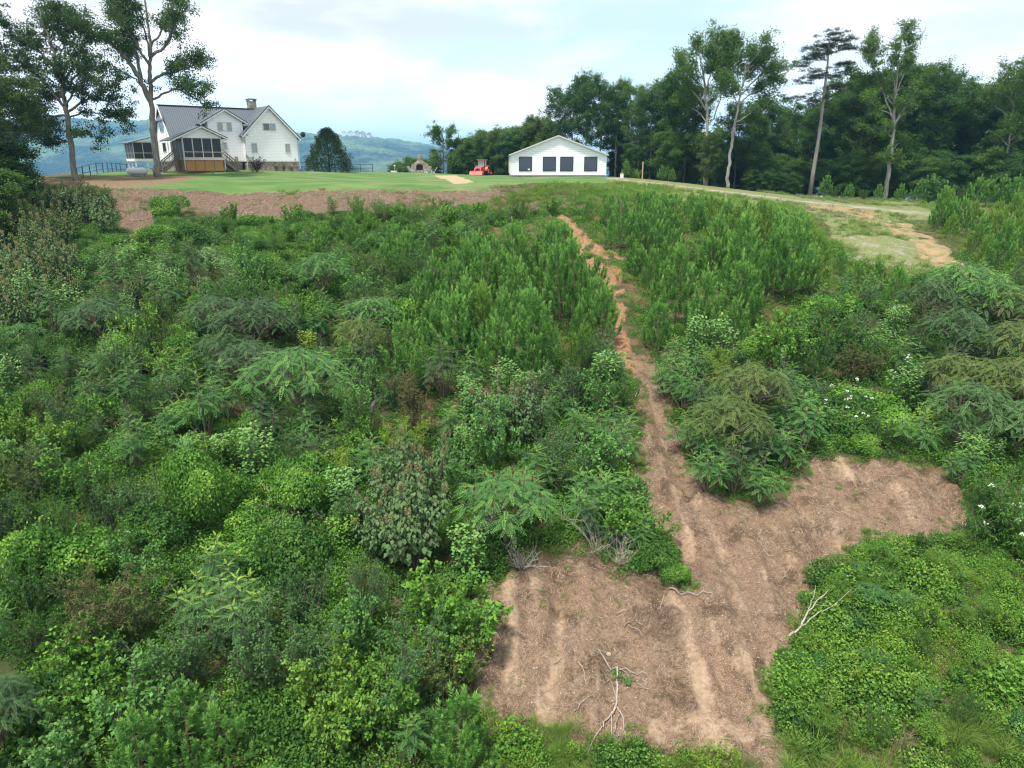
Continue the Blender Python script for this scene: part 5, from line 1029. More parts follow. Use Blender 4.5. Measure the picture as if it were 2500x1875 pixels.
WL = [ # px, D, top y, variant, material, label
 (1010, 120, 312, 6, 'wood1', 'low rounded tree just right of the slender open tree at the lawn edge'), (1035, 119, 292, 4, 'wood1', 'tree rising directly behind the orange red tractor cab'), (1068, 118, 280, 4, 'wood3', 'yellowish green tree between the tractor and the outbuilding'),
 (1092, 117, 290, 7, 'wood2', 'dark bushy tree touching the left eave of the outbuilding'), (1118, 118, 276, 4, 'wood1', 'tree behind the left roof slope of the outbuilding'), (1142, 120, 262, 2, 'wood1', 'open crowned tree above the left roof slope of the outbuilding'), (1165, 120, 254, 3, 'wood3', 'tallest rusty tinged tree behind the left half of the outbuilding roof'), (1186, 118, 272, 6, 'wood1', 'small tree just left of the outbuilding roof peak'),
 (985, 124, 330, 6, 'wood2', 'dark low tree between the fireplace and the tractor'), (938, 126, 348, 6, 'wood1', 'low dark tree right behind the stone fireplace'), (880, 134, 350, 6, 'wood1', 'low green tree left of the stone fireplace chimney'), (858, 136, 357, 7, 'wood3', 'lowest yellow green tree left of the globe lamp'), (905, 132, 346, 7, 'wood1', 'small tree showing over the fireplace left shoulder'),
 (1213, 116, 195, 2, 'wood2', 'tall thin tree with a side tuft above the outbuilding peak, leftmost of the tall row'), (1238, 114, 185, 2, 'wood2', 'second tall open tree behind the outbuilding roof peak'), (1270, 113, 165, 0, 'wood2', 'narrow pointed topped tall tree right of the outbuilding peak'), (1302, 110, 182, 3, 'wood2', 'dense dark tall tree over the right roof slope'), (1335, 112, 178, 2, 'wood1', 'round topped tall tree above the right eave of the outbuilding'),
 (1362, 116, 225, 1, 'wood1', 'medium tree right of the outbuilding with sky beneath its crown'), (1388, 106, 190, 5, 'wood1', 'tall pale stemmed tree above the timber post'), (1412, 103, 198, 0, 'wood2', 'tall tree right of the timber post'), (1436, 108, 260, 4, 'wood1', 'leafy mid height tree behind the roadside bushes'), (1398, 112, 288, 7, 'wood2', 'bushy dark tree standing behind the timber post'), (1340, 118, 290, 6, 'wood2', 'dark bushy tree at the right corner of the outbuilding'), (1455, 104, 172, 2, 'wood2', 'tall tree with open crown just left of the dark forked tree'),
 (1490, 100, 190, 3, 'wood1', 'dense tree between the dark forked tree and the tall pale trunks'), (1536, 92, 290, 4, 'wood3', 'short leafy greyish tree in front of the tall pale trunks'), (1600, 98, 225, 1, 'wood2', 'dense tree right behind the leaning pale trunk'), (1640, 97, 250, 4, 'wood1', 'full green tree right of the leaning pale trunk at the road'), (1660, 108, 225, 0, 'wood2', 'dark tree showing in the gap left of the lone pine'),
 (1690, 118, 268, 4, 'wood3', 'lower light green tree in the gap left of the lone pine'), (1715, 122, 250, 6, 'wood1', 'rounded tree low in the sky gap beside the lone pine'), (1735, 114, 255, 4, 'wood1', 'leafy tree immediately left of the lone pine trunk'), (1770, 104, 225, 3, 'wood2', 'dark tree directly behind the lone pine trunk'), (1808, 102, 205, 1, 'wood1', 'full dark tree right of the lone pine trunk'), (1840, 98, 180, 3, 'wood2', 'tall dark tree between the lone pine and the ivy wrapped tree'),
 (1880, 95, 170, 0, 'wood1', 'dense tree just left of the ivy wrapped trunk'), (1950, 96, 165, 3, 'wood2', 'tall dense tree just right of the ivy wrapped trunk'), (1985, 94, 150, 3, 'wood1', 'high rounded tree crown right of the thin topped tree'), (2022, 93, 148, 1, 'wood2', 'highest rounded crown of the right hand wood'), (2052, 97, 170, 0, 'wood2', 'dark tree on the right shoulder of the rounded crown'), (2085, 100, 198, 3, 'wood2', 'dark tree at the dip of the skyline in the right hand wood'),
 (2115, 96, 192, 1, 'wood2', 'dark wide tree right of the skyline dip'), (2145, 95, 185, 3, 'wood1', 'tall dark crown second from the right edge'), (2180, 92, 198, 1, 'wood2', 'dark tree near the right edge of the photo'), (2212, 86, 140, 2, 'wood1', 'tall pale limbed tree cut by the right edge'), (2250, 90, 170, 3, 'wood2', 'dark tree just beyond the right edge'), (-40, 52, 165, 3, 'oak', 'dark tree whose crown fills the left edge of the photo'), (-75, 60, 120, 1, 'oak', 'tall dark tree mostly beyond the left edge'), (-5, 52, 325, 6, 'oak', 'low dark leafy tree under the left edge crown'), (-30, 46, 370, 7, 'wood1', 'bushy tree at the left edge above the tan plumed thicket')]
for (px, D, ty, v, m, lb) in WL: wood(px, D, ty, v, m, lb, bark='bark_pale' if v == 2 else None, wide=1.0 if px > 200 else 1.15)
for i, (px, ty) in enumerate([(1000, 318), (1022, 300), (1046, 292), (1080, 284), (1105, 290), (1130, 280), (1155, 276), (1178, 284)]):
    wood(px, 124, ty, 6 + i % 2, 'wood1', 'full tree in the low row behind the tractor, ' + ['leftmost', 'second from left', 'above the tractor cab left side', 'right of the tractor', 'nearest the left eave', 'over the left roof slope', 'right of that, over the roof slope', 'nearest the roof peak'][i].replace(', ', ' '), None, 1.25)
for i in range(46):      # deeper rows
    px = 1360 + i * 21 + RNG.uniform(-8, 8); D = RNG.uniform(104, 124) if i % 2 else RNG.uniform(98, 110); base_top = np.interp(px, [1360, 1500, 1640, 1720, 1860, 2000, 2080, 2220], [300, 270, 285, 280, 240, 215, 225, 215])
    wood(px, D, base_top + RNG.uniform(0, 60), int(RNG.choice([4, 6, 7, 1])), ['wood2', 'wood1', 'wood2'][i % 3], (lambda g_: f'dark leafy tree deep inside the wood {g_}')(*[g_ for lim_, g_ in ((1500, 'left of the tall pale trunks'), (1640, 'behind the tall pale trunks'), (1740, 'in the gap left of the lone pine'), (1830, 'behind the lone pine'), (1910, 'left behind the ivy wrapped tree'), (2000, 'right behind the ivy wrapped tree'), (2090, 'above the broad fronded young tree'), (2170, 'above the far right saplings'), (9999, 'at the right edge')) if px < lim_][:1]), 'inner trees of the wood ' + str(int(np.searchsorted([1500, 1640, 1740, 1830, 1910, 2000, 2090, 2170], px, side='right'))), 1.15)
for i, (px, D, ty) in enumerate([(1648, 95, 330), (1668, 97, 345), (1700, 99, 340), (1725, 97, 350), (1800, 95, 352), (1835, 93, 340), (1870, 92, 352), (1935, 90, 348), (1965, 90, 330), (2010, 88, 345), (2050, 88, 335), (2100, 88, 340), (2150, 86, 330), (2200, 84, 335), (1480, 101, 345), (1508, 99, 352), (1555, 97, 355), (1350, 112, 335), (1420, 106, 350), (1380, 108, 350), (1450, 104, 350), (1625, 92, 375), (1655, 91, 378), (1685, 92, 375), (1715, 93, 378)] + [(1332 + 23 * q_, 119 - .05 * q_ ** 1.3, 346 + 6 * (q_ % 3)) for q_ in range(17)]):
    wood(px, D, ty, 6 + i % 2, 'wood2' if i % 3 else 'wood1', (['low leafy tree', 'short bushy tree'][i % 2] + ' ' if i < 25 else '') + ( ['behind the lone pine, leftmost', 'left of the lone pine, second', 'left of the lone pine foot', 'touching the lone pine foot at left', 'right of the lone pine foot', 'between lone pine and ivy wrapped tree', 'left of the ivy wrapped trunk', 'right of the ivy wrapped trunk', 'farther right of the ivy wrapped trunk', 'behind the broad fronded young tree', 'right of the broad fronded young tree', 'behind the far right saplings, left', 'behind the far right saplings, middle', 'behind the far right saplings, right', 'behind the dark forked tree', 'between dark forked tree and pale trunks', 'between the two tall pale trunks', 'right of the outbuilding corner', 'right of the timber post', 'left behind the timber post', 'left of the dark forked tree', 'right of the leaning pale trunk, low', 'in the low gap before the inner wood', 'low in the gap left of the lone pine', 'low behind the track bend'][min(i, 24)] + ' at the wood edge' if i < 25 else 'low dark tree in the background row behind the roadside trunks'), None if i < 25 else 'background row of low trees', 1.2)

# ------------------------------------------------------------ plants placed by hand
def P_(k, px, py, s, lab, cat='shrub', mt=None, hoff=None, **kw):
    h = {'pine': 1.0, 'vine': .7, 'umbrella': 1.2, 'big': 1.3}.get(k, 1.0) * s
    plant(k, spot(px, py, h if hoff is None else hoff), s, lab, cat, mt=mt, **kw)
P_('vine', 365, 442, 1.25, 'round bright green vine mound standing out on the brown bank', mt='vine', sz=1.35)
P_('vine', 345, 505, 1.3, 'bright vine heap hanging below the round mound on the brown bank'); P_('vine', 420, 500, 1.25, 'wide low vine heap just right below the round bank mound', mt='vine_dark')
P_('vine', 385, 560, 1.1, 'dark leafy heap between the bank mound and the brown dead shrub', mt='vine_dark'); P_('broadbush', 400, 575, .8, 'small shrub with bold drooping leaves under the bank mound', mt='vine')
for i, (px, py, s) in enumerate([(455, 560, 1.0), (435, 600, .8), (770, 1245 - 20, .7)]):
    if i < 2:
        o = link('dead_shrub', DEAD[i]); p = spot(px, py, .6); o.location = p; o.scale = (s * 1.1,) * 3; tag(o, ['brown dead leafless shrub among green leaves below the bank mound', 'small dead bush with pinkish seed heads below the larger dead shrub'][i], 'dead shrub')
P_('fine', 450, 605, .9, 'rusty brown shrub with faded flower heads below the dead shrub', mt='rust'); P_('spire', 312, 575, .8, 'pale green frond tuft left of the dead brown shrub'); P_('spire', 348, 548, .9, 'frond tuft directly under the left bank vines'); P_('broad', 128, 622, .9, 'pale bright sapling standing above dark foliage at upper left')
P_('spire', 255, 600, 1.1, 'fine fronded sumac clump right of the pale upper left sapling'); P_('umbrella', 215, 695, 1.2, 'dark flat topped sumac left of centre in the upper left thicket'); P_('umbrella', 460, 690, 1.1, 'dark umbrella shaped sumac below the rusty shrub'); P_('big', 290, 625, .8, 'tan plumed shrub right of the pale upper left sapling', mt='bigwarm'); P_('big', 335, 655, .8, 'tan tipped shrub below the frond tuft at upper left', mt='bigwarm')
P_('umbrella', 545, 705, 1.5, 'wide grey green umbrella sumac left of the lime sapling', mt='sumac_dark', var=2); P_('umbrella', 545, 790, 1.2, 'grey green sumac heap directly below the wide umbrella sumac'); P_('umbrella', 490, 765, 1.1, 'darker sumac hump left below the wide umbrella sumac'); P_('broad', 663, 735, .85, 'small lime green sapling shaped like a flame at centre left', mt='lime')
P_('umbrella', 695, 595, 1.35, 'pale frothy sumac standing above the centre left thicket', mt='sumac', var=1); P_('spire', 700, 660, 1.0, 'sumac under the pale frothy sumac'); P_('umbrella', 795, 690, 1.2, 'pale sumac crown left of the pine stand', mt='sumac'); P_('umbrella', 770, 725, 1.1, 'flat sumac crown beside the left pines', mt='sumac_olive'); P_('umbrella', 640, 830, 1.5, 'broad layered sumac in the middle of the left thicket', mt='sumac', var=3)
P_('spire', 655, 880, 1.1, 'palm like frond rosette in the middle of the left thicket', mt='sumac_dark'); P_('broad', 765, 890, 1.1, 'pale green upright sapling left of the yellow shrub'); P_('broad', 487, 965, 1.0, 'pale green upright sapling above the great vine mound'); P_('broadbush', 560, 860, .9, 'light bush at the left of the layered sumac'); P_('fine', 895, 840, 1.2, 'olive brown bush at the lower left corner of the pine stand', mt='rust'); P_('fine', 850, 830, 1.1, 'grey tinged bush left of the lower pines', mt='grey'); P_('willowy', 905, 900, .9, 'rusty fronded shrub below the lower pines', mt='rust')
P_('fine', 880, 935, 1.05, 'yellow green feathery shrub at the centre of the thicket', mt='lime'); P_('fine', 750, 1015, 1.0, 'rounded yellow green shrub left of the large leaved tree', mt='lime'); P_('spire', 660, 930, 1.0, 'sumac with upright frond spires above the great vine mound', mt='sumac'); P_('spire', 690, 975, 1.0, 'grey green frond spires on thin stems left of centre', mt='sumac_dark')
P_('spire', 790, 1000, 1.05, 'bright sumac with two tall spires left of the large leaved tree'); P_('spire', 290, 960, 1.1, 'sumac clump with dark plume like spires left of the great vine mound'); P_('spire', 415, 985, 1.0, 'bright frond tufts rising over the great vine mound'); P_('spire1', 360, 910, 1.0, 'single tall frond spire above the left thicket')
P_('vinebig', 440, 1075, 1.0, 'great rounded vine mound at centre left', sz=1.45, var=0, hoff=1.2); P_('vine', 545, 1120, 1.1, 'vine curtain on the right flank of the great vine mound', var=2); P_('vine', 350, 1120, 1.1, 'lower left skirt of the great vine mound', mt='vine_dark'); P_('broadbush', 470, 985, .9, 'light leafy shoots rising out of the great vine mound', mt='vine')
P_('big', 845, 1040, 1.15, 'large leaved shrub with tan plumes at the centre, left of its tall neighbour', var=0); P_('big', 905, 1030, 1.35, 'tallest large leaved shrub with tan plumes at the centre', var=1); P_('big', 890, 1120, 1.35, 'broad grey green large leaved shrub below the tallest plumed one', var=2); P_('big', 830, 1130, 1.0, 'large leaved shrub at lower left of the plumed centre group', var=3)
P_('fine', 790, 1110, 1.1, 'blue grey rounded shrub left of the large leaved group', mt='grey'); P_('fine', 750, 1125, .9, 'grey shrub with pale tips beside the vine mound', mt='grey'); P_('broad', 735, 1060, 1.0, 'bright green sapling between the vine mound and blue grey shrub'); P_('broad', 745, 1150, .8, 'bright sapling at the foot of the blue grey shrub', mt='vine')
P_('big', 1075, 875, 1.15, 'plumed large leaved shrub at the lower edge of the pine stand, left', var=1); P_('big', 1125, 890, 1.15, 'plumed large leaved shrub at the lower edge of the pine stand, right', var=2)
P_('fine', 1195, 1010, 1.25, 'grey green leafy sumac at centre right', mt='grey'); P_('fine', 1190, 960, 1.0, 'grey shrub above the grey green sumac', mt='grey'); P_('broadbush', 1295, 1005, 1.25, 'light green broad leaved shrub left of the dirt gully'); P_('spire', 1255, 935, 1.0, 'frond tuft left of the dirt gully'); P_('spire', 1205, 880, 1.0, 'teal frond tuft below the pine stand'); P_('spire', 1165, 905, .9, 'small frond tuft right of the plumed shrubs'); P_('spire', 1320, 915, 1.1, 'frond clump at the left rim of the dirt gully'); P_('spire', 1345, 960, 1.0, 'frond clump overhanging the left rim of the dirt gully')
P_('broad', 1300, 800, 1.25, 'pale leaved sapling beside the gully just below the pines', mt='broad'); P_('broad', 1335, 790, 1.2, 'whitish green sapling at the left gully rim below the pines', mt='broad'); P_('broadbush', 1275, 845, 1.0, 'mint green shrub below the pale leaved saplings'); P_('fine', 1235, 835, 1.3, 'dark brown green bush left of the mint green shrub', mt='sumac_dark'); P_('fine', 1170, 850, 1.1, 'dark fine bush above the teal frond tuft', mt='sumac_dark'); P_('fine', 1345, 850, 1.1, 'dark bush on the left rim of the gully', mt='vine_dark')
P_('spire', 1315, 1075, 1.15, 'bushy green sumac hanging over the clearing head', mt='sumac'); P_('broadbush', 1330, 1120, 1.0, 'leafy green bush right above the clearing head', mt='vine'); P_('spire', 1290, 1130, .9, 'small sumac at the head of the lower clearing', mt='sumac_dark'); P_('spire', 1265, 1070, 1.1, 'sumac spires above the hanging brambles'); P_('broadbush', 1360, 1075, .9, 'light green shrub at the rim where the gully widens'); P_('spire', 1155, 1030, 1.0, 'light sumac with pale crown left of the grey sumac', mt='sumac'); P_('spire', 1135, 1065, 1.0, 'pale sumac just above the red coned sumac', mt='sumac')
for i, (px, py, s, k, m) in enumerate([(1950, 1310, .4, 'spire', 'sumac'), (1880, 1290, .34, 'umbrella', 'sumac'), (2000, 1390, .5, 'fine', 'vine_dark'), (1900, 1240, .5, 'vine', 'vine_dark'), (1820, 1270, .5, 'fine', 'vine'), (2050, 1230, .55, 'willowy', 'weed'), (1760, 1400, .45, 'broadbush', 'weed'), (1740, 1490, .4, 'vine', 'vine'), (1870, 1470, .45, 'broadbush', 'lime'), (2120, 1330, .5, 'willowy', 'vine'), (2150, 1450, .45, 'fine', 'weed'), (1980, 1500, .4, 'spire', 'weed'), (2060, 1470, .35, 'broadbush', 'vine'), (1700, 1440, .35, 'vine', 'vine_dark'), (1820, 1350, .4, 'broad', 'sumac'), (1920, 1190, .6, 'fine', 'vine')]):
    P_(k, px, py, s, ['blue green frond tuft in the middle of the weedy patch', 'low blue green sumac left of the weedy patch middle', 'dark green bush right of the blue green frond tuft', 'dark leafy heap near the top of the weedy patch', 'bright bush at the upper left rim of the weedy patch', 'grassy green bush at the top right of the weedy patch', 'light green bush at the left rim of the weedy patch', 'leaf heap at the lower left rim of the weedy patch', 'lime bush in the lower middle of the weedy patch', 'feathery green bush at the right side of the weedy patch', 'fine leaved bush low on the right side of the weedy patch', 'small pale frond tuft low in the weedy patch', 'small leafy bush low in the weedy patch', 'dark leaf heap behind the grey dead branch', 'mint green sprout left of the blue green frond tuft', 'rounded bush at the top rim of the weedy patch'][i], mt=m, cat='weed bush')
# sumac with red cones
p = spot(1090, 1120, 1.3); o = plant('conesumac', p, 1.35, 'bright sumac carrying dark red upright seed cones', 'sumac', mt='sumac')
cz = Leaves()
for k in range(15):
    r = .95 * math.sqrt((k + .5) / 15); a = k * 2.4; q = MB()
    c0 = np.array([math.cos(a) * r, math.sin(a) * r, 1.9 * (1 - .3 * (r / 1.05) ** 2.2) + .03]); q.lathe([(.006, 0), (.020, .02), (.023, .05), (.015, .09), (.004, .12)], c0, 7); q.build('seed_cone', M['redcone'], o)
P_('spire', 470, 1225, 1.05, 'hero sumac with bright lime upright spires at lower left, top part', cat='sumac', mt='sumac_lime', var=0); P_('spire', 430, 1300, 1.0, 'sumac with lime green tips left below the tallest lime spires', cat='sumac', mt='sumac_lime', var=1); P_('spire', 520, 1310, 1.05, 'sumac with lime green tips right below the tallest lime spires', cat='sumac', mt='sumac_lime', var=2); P_('spire', 490, 1330, 1.0, 'dark sumac with visible stem below the lime tipped ones', cat='sumac', mt='sumac_dark')  # the last sumac takes the darker leaf colour
P_('fine', 385, 1400, 1.2, 'blue grey shrub left below the lime tipped sumac', mt='grey'); P_('fine', 570, 1400, 1.3, 'purplish grey shrub right below the lime tipped sumac', mt='grey'); P_('fine', 650, 1410, 1.1, 'grey green shrub right of the purplish grey one', mt='grey'); P_('fine', 230, 1330, 1.3, 'reddish brown tinged shrub at lower left', mt='rust'); P_('fine', 290, 1310, 1.1, 'olive rusty shrub right of the reddish brown one', mt='sumac_olive'); P_('fine', 660, 1270, 1.0, 'grey shrub above the bright weeds at lower centre left', mt='grey'); P_('fine', 890, 1420, 1.35, 'dark purplish bush beside the left rim of the clearing', mt='grey'); P_('fine', 960, 1440, 1.0, 'grey olive bush nearest the left rim of the clearing', mt='sumac_olive')
P_('broadbush', 955, 1310, 1.3, 'fresh green broad leaved bush at the upper left rim of the clearing', mt='vine'); P_('broadbush', 990, 1380, 1.0, 'fresh green bush just below the rim bush', mt='vine'); P_('broadbush', 850, 1510, 1.0, 'bright green bush at the lower centre', mt='vine'); P_('broadbush', 740, 1560, 1.0, 'bright lime tinged bush near the bottom', mt='weed'); P_('broadbush', 180, 1400, 1.2, 'light green bush near the left bottom', mt='vine'); P_('broadbush', 200, 1500, 1.1, 'light green bush near the bottom left corner', mt='vine'); P_('broadbush', 330, 1520, 1.2, 'pale green shrub with yellow tips near the bottom left', mt='broad'); P_('broadbush', 700, 1480, 1.0, 'light leafy shrub between purplish shrubs and the bottom', mt='weed')
P_('spire1', 895, 1590, .8, 'fern like plant with long arching fronds near the bottom', cat='fern', mt='sumac'); P_('willowy', 915, 1545, .7, 'loose fronded plant above the fern', mt='sumac')
P_('pine', 985, 1575, .95, 'soft young pine with long needles at the bottom by the clearing', cat='pine sapling', mt='pine', var=5); P_('pine', 400, 1610, .95, 'soft young pine cut by the bottom edge, left', cat='pine sapling', mt='pine', var=4); P_('pine', 485, 1590, .75, 'soft young pine cut by the bottom edge, right of its neighbour', cat='pine sapling', mt='pine', var=3); P_('pine', 300, 1650, .95, 'soft dark young pine in the bottom left corner', cat='pine sapling', mt='pine', var=2); P_('pine', 1010, 1650, .8, 'young pine at the bottom edge under the tall soft pine', cat='pine sapling', var=1)
# right of the gully
for i, (px, py, s, m, lb) in enumerate([(1455, 775, 1.0, None, 'topmost frond spire at the gully rim'), (1500, 790, 1.0, None, 'frond spire right of the topmost one'), (1440, 820, 1.0, None, 'frond spire leaning over the gully'), (1480, 850, 1.1, None, 'full frond spire at the middle of the gully rim'), (1520, 870, 1.1, 'sumac_dark', 'dark frond spire inside the big sumac stand'), (1560, 860, 1.0, None, 'frond spire at the centre top of the big sumac stand'), (1600, 900, 1.0, 'sumac_dark', 'dark frond spire on the right of the big sumac stand'),  # some spires here wear the dark sumac leaves
    (1500, 930, 1.1, None, 'lower frond spire at the gully rim'), (1545, 960, 1.1, None, 'frond spire low in the big sumac stand'), (1530, 1020, 1.0, None, 'lowest frond spire above the clearing'), (1590, 1000, 1.1, 'sumac_dark', 'olive frond spire low in the big sumac stand'), (1650, 960, 1.1, 'sumac_dark', 'right hand frond spire of the big sumac stand'), (1690, 900, 1.0, None, 'outer right frond spire of the big sumac stand'), (1640, 1030, 1.0, None, 'lower right frond spire of the big sumac stand'), (1700, 980, .9, None, 'frond spire above the eroded clearing')]):
    P_('spire', px, py, s, lb + ' right of the gully', cat='sumac', mt=m, var=i)
P_('umbrella', 1610, 860, 1.3, 'olive umbrella sumac crowning the big sumac stand', mt='sumac_olive', cat='sumac'); P_('umbrella', 1570, 920, 1.2, 'olive sumac in the middle of the big sumac stand', mt='sumac_olive', cat='sumac'); P_('fine', 1560, 790, 1.1, 'yellow green bush with pinkish dry heads above the big sumac stand', mt='lime'); P_('willowy', 1640, 830, 1.0, 'rust tinged frond bush above the big sumac stand', mt='rust')
P_('broadbush', 1690, 735, 1.5, 'bright green leafy bush standing out right of the pines', mt='vine', sz=1.6); P_('fine', 1810, 720, 1.7, 'tall dark bush right of the bright leafy bush', mt='vine_dark', sz=1.7); P_('fine', 1850, 700, 1.3, 'dark leafed bush with yellow green top', mt='sumac_dark'); P_('spire', 1795, 730, 1.1, 'teal sumac between the bright bush and the tall dark bush', mt='sumac'); P_('fine', 1890, 760, 1.3, 'dense dark bush right of the tall dark bush', mt='vine_dark'); P_('fine', 1850, 780, 1.1, 'brownish pink tinged bush below the tall dark bush', mt='rust')
P_('spire', 1955, 770, 1.1, 'green frond heap left of the big umbrella sumacs', mt='sumac'); P_('vine', 1870, 850, 1.5, 'yellow green fern like vine slope right of the flowering bush', mt='vine', sz=1.0); P_('vine', 1920, 890, 1.3, 'lower yellow green vine slope', mt='vine', sz=.9); P_('vine', 1800, 880, 1.3, 'dark leafy bush dotted with white flowers, right of the sumac stand', mt='vine_dark', extra=FL[0], cat='flowering shrub'); P_('vine', 1840, 905, 1.1, 'second dark bush with white flowers at its right', mt='vine_dark', extra=FL[1], cat='flowering shrub'); P_('fine', 1985, 800, 1.2, 'dark shrub with scattered white blossoms under the umbrella sumacs', mt='vine_dark', extra=FL[1], cat='flowering shrub')
for i, (px, py, s, m) in enumerate([(2010, 655, 1.4, 'sumac_dark'), (2080, 620, 1.5, 'sumac'), (2130, 660, 1.5, 'sumac'), (2180, 680, 1.4, 'sumac_olive'), (2060, 720, 1.4, 'sumac_dark'), (2200, 760, 1.5, 'sumac_olive'), (2130, 760, 1.3, 'sumac_dark'), (2200, 850, 1.3, 'sumac_olive'), (2060, 820, 1.2, 'sumac_olive'), (2130, 840, 1.2, 'sumac_olive')]):
    P_('umbrella', px, py, s, ['left outer dark umbrella sumac of the right hand group', 'highest pale green umbrella sumac of the right hand group', 'pale umbrella sumac right of the highest one', 'olive umbrella sumac near the right edge', 'dark umbrella sumac with bare forked stems', 'olive umbrella sumac cut by the right edge', 'dark low umbrella sumac under the pale ones', 'low olive sumac at the right edge', 'olive sumac above the bluish round bush', 'olive sumac right above the bluish round bush'][i], cat='sumac', mt=m, var=i)
P_('umbrella', 2090, 895, 1.25, 'dark bluish rounded sumac near the right edge', mt='grey', cat='sumac'); P_('umbrella', 2205, 930, 1.1, 'dark bluish sumac cut by the right edge', mt='grey', cat='sumac'); P_('umbrella', 2080, 950, .8, 'small dark bluish sumac below the rounded one', mt='grey', cat='sumac'); P_('spire', 1985, 935, 1.0, 'bright frond tuft left of the bluish sumacs', mt='sumac'); P_('broad', 2005, 905, .9, 'lime green sapling left of the bluish round sumac', mt='lime'); P_('broad', 2100, 980, 1.0, 'light green sapling above the white flowering bush'); P_('spire', 2080, 1010, .9, 'green frond tuft at the right end of the clearing top')
P_('willowy', 2165, 1085, 1.5, 'arching bush with white flower clusters at the right edge of the clearing', mt='vine_dark', extra=FL[0], cat='flowering shrub', sz=1.5); P_('willowy', 2200, 1130, 1.2, 'second arching white flowered bush nearer the right edge', mt='vine', extra=FL[1], cat='flowering shrub')
P_('vine', 1420, 1190, .75, 'bramble tongue hanging into the clearing, upper part', mt='vine_dark', sz=.8); P_('vine', 1455, 1240, .6, 'bramble tongue hanging into the clearing, lower tip', mt='vine', sz=.55); P_('spire', 1385, 1150, .8, 'drooping green sumac at the root of the bramble tongue', mt='sumac'); P_('broadbush', 1400, 1120, .8, 'leafy shrub where the gully meets the clearing', mt='vine')
for i, (px, py, s) in enumerate([(1285, 1170, 1.1), (1345, 1190, 1.0), (1125, 1200, .9), (600, 1130, 1.3), (960, 710, 1.1), (790, 880, 1.2), (1035, 1130, 1.0)]):
    o = link('dead_shrub', DEAD[i % 3]); o.location = spot(px, py, .5); o.scale = (s,) * 3; o.rotation_euler = (0, 0, i * 1.7)
    tag(o, ['bare twiggy shrub hanging at the head of the clearing', 'bare pale stems right of the twiggy shrub at the clearing head', 'bare twigs under the red coned sumac', 'pale bare branching stems beside the vine mound', 'grey leafless shrub at the left edge of the pine stand', 'leafless grey brush among the centre left sumacs', 'thin bare branches left of the red coned sumac'][i], 'dead shrub')
for i, (px, py, s) in enumerate([(715, 442, 1.1), (940, 395, .5)]):
    if i == 0: P_('broad', px, py, 1.0, 'pale upright sapling standing alone on the edge of the brown bank', mt='broad')
P_('fine', 825, 462, .9, 'round feathery bush at the lower edge of the brown bank', mt='wood3')
P_('pine', 850, 520, 1.15, 'dark pine sapling left of two others below the brown bank', cat='pine sapling', mt='pine', var=0); P_('pine', 880, 540, 1.2, 'tallest pine sapling of the small group below the brown bank', cat='pine sapling', var=1); P_('pine', 835, 560, 1.0, 'lower pine sapling of the small group below the brown bank', cat='pine sapling', var=2); P_('pine', 690, 520, .9, 'lone dark pine sapling in the vines below the brown bank', cat='pine sapling', var=3); P_('pine', 760, 500, .9, 'small dark pine sapling near the sapling on the bank edge', cat='pine sapling', var=4)
# plants by the house
c = at(553, 360, 80); plant('fine', (c[0], c[1], ground_at(c[0], c[1])), 1.25, 'dark purple red ornamental maple in front of the farmhouse gable', 'ornamental tree', mt='purpleleaf', sz=.95, name='ornamental_maple')
for px, D, s, lb in [(598, 84, .42, 'low olive shrub left of centre on the stone foundation'), (612, 85, .42, 'low rounded shrub against the stone foundation right of the olive one'), (630, 86, .35, 'smallest shrub at the right end of the stone foundation'), (458, 76.5, .28, 'tiny yellow green plant at the left foot of the porch lattice'), (545, 79, .3, 'tiny bright plant at the foot of the porch stairs')]:
    c = at(px, 364, D); plant('fine', (c[0], c[1], ground_at(c[0], c[1])), s, lb, 'shrub', mt='rust' if s > .34 else 'lime')
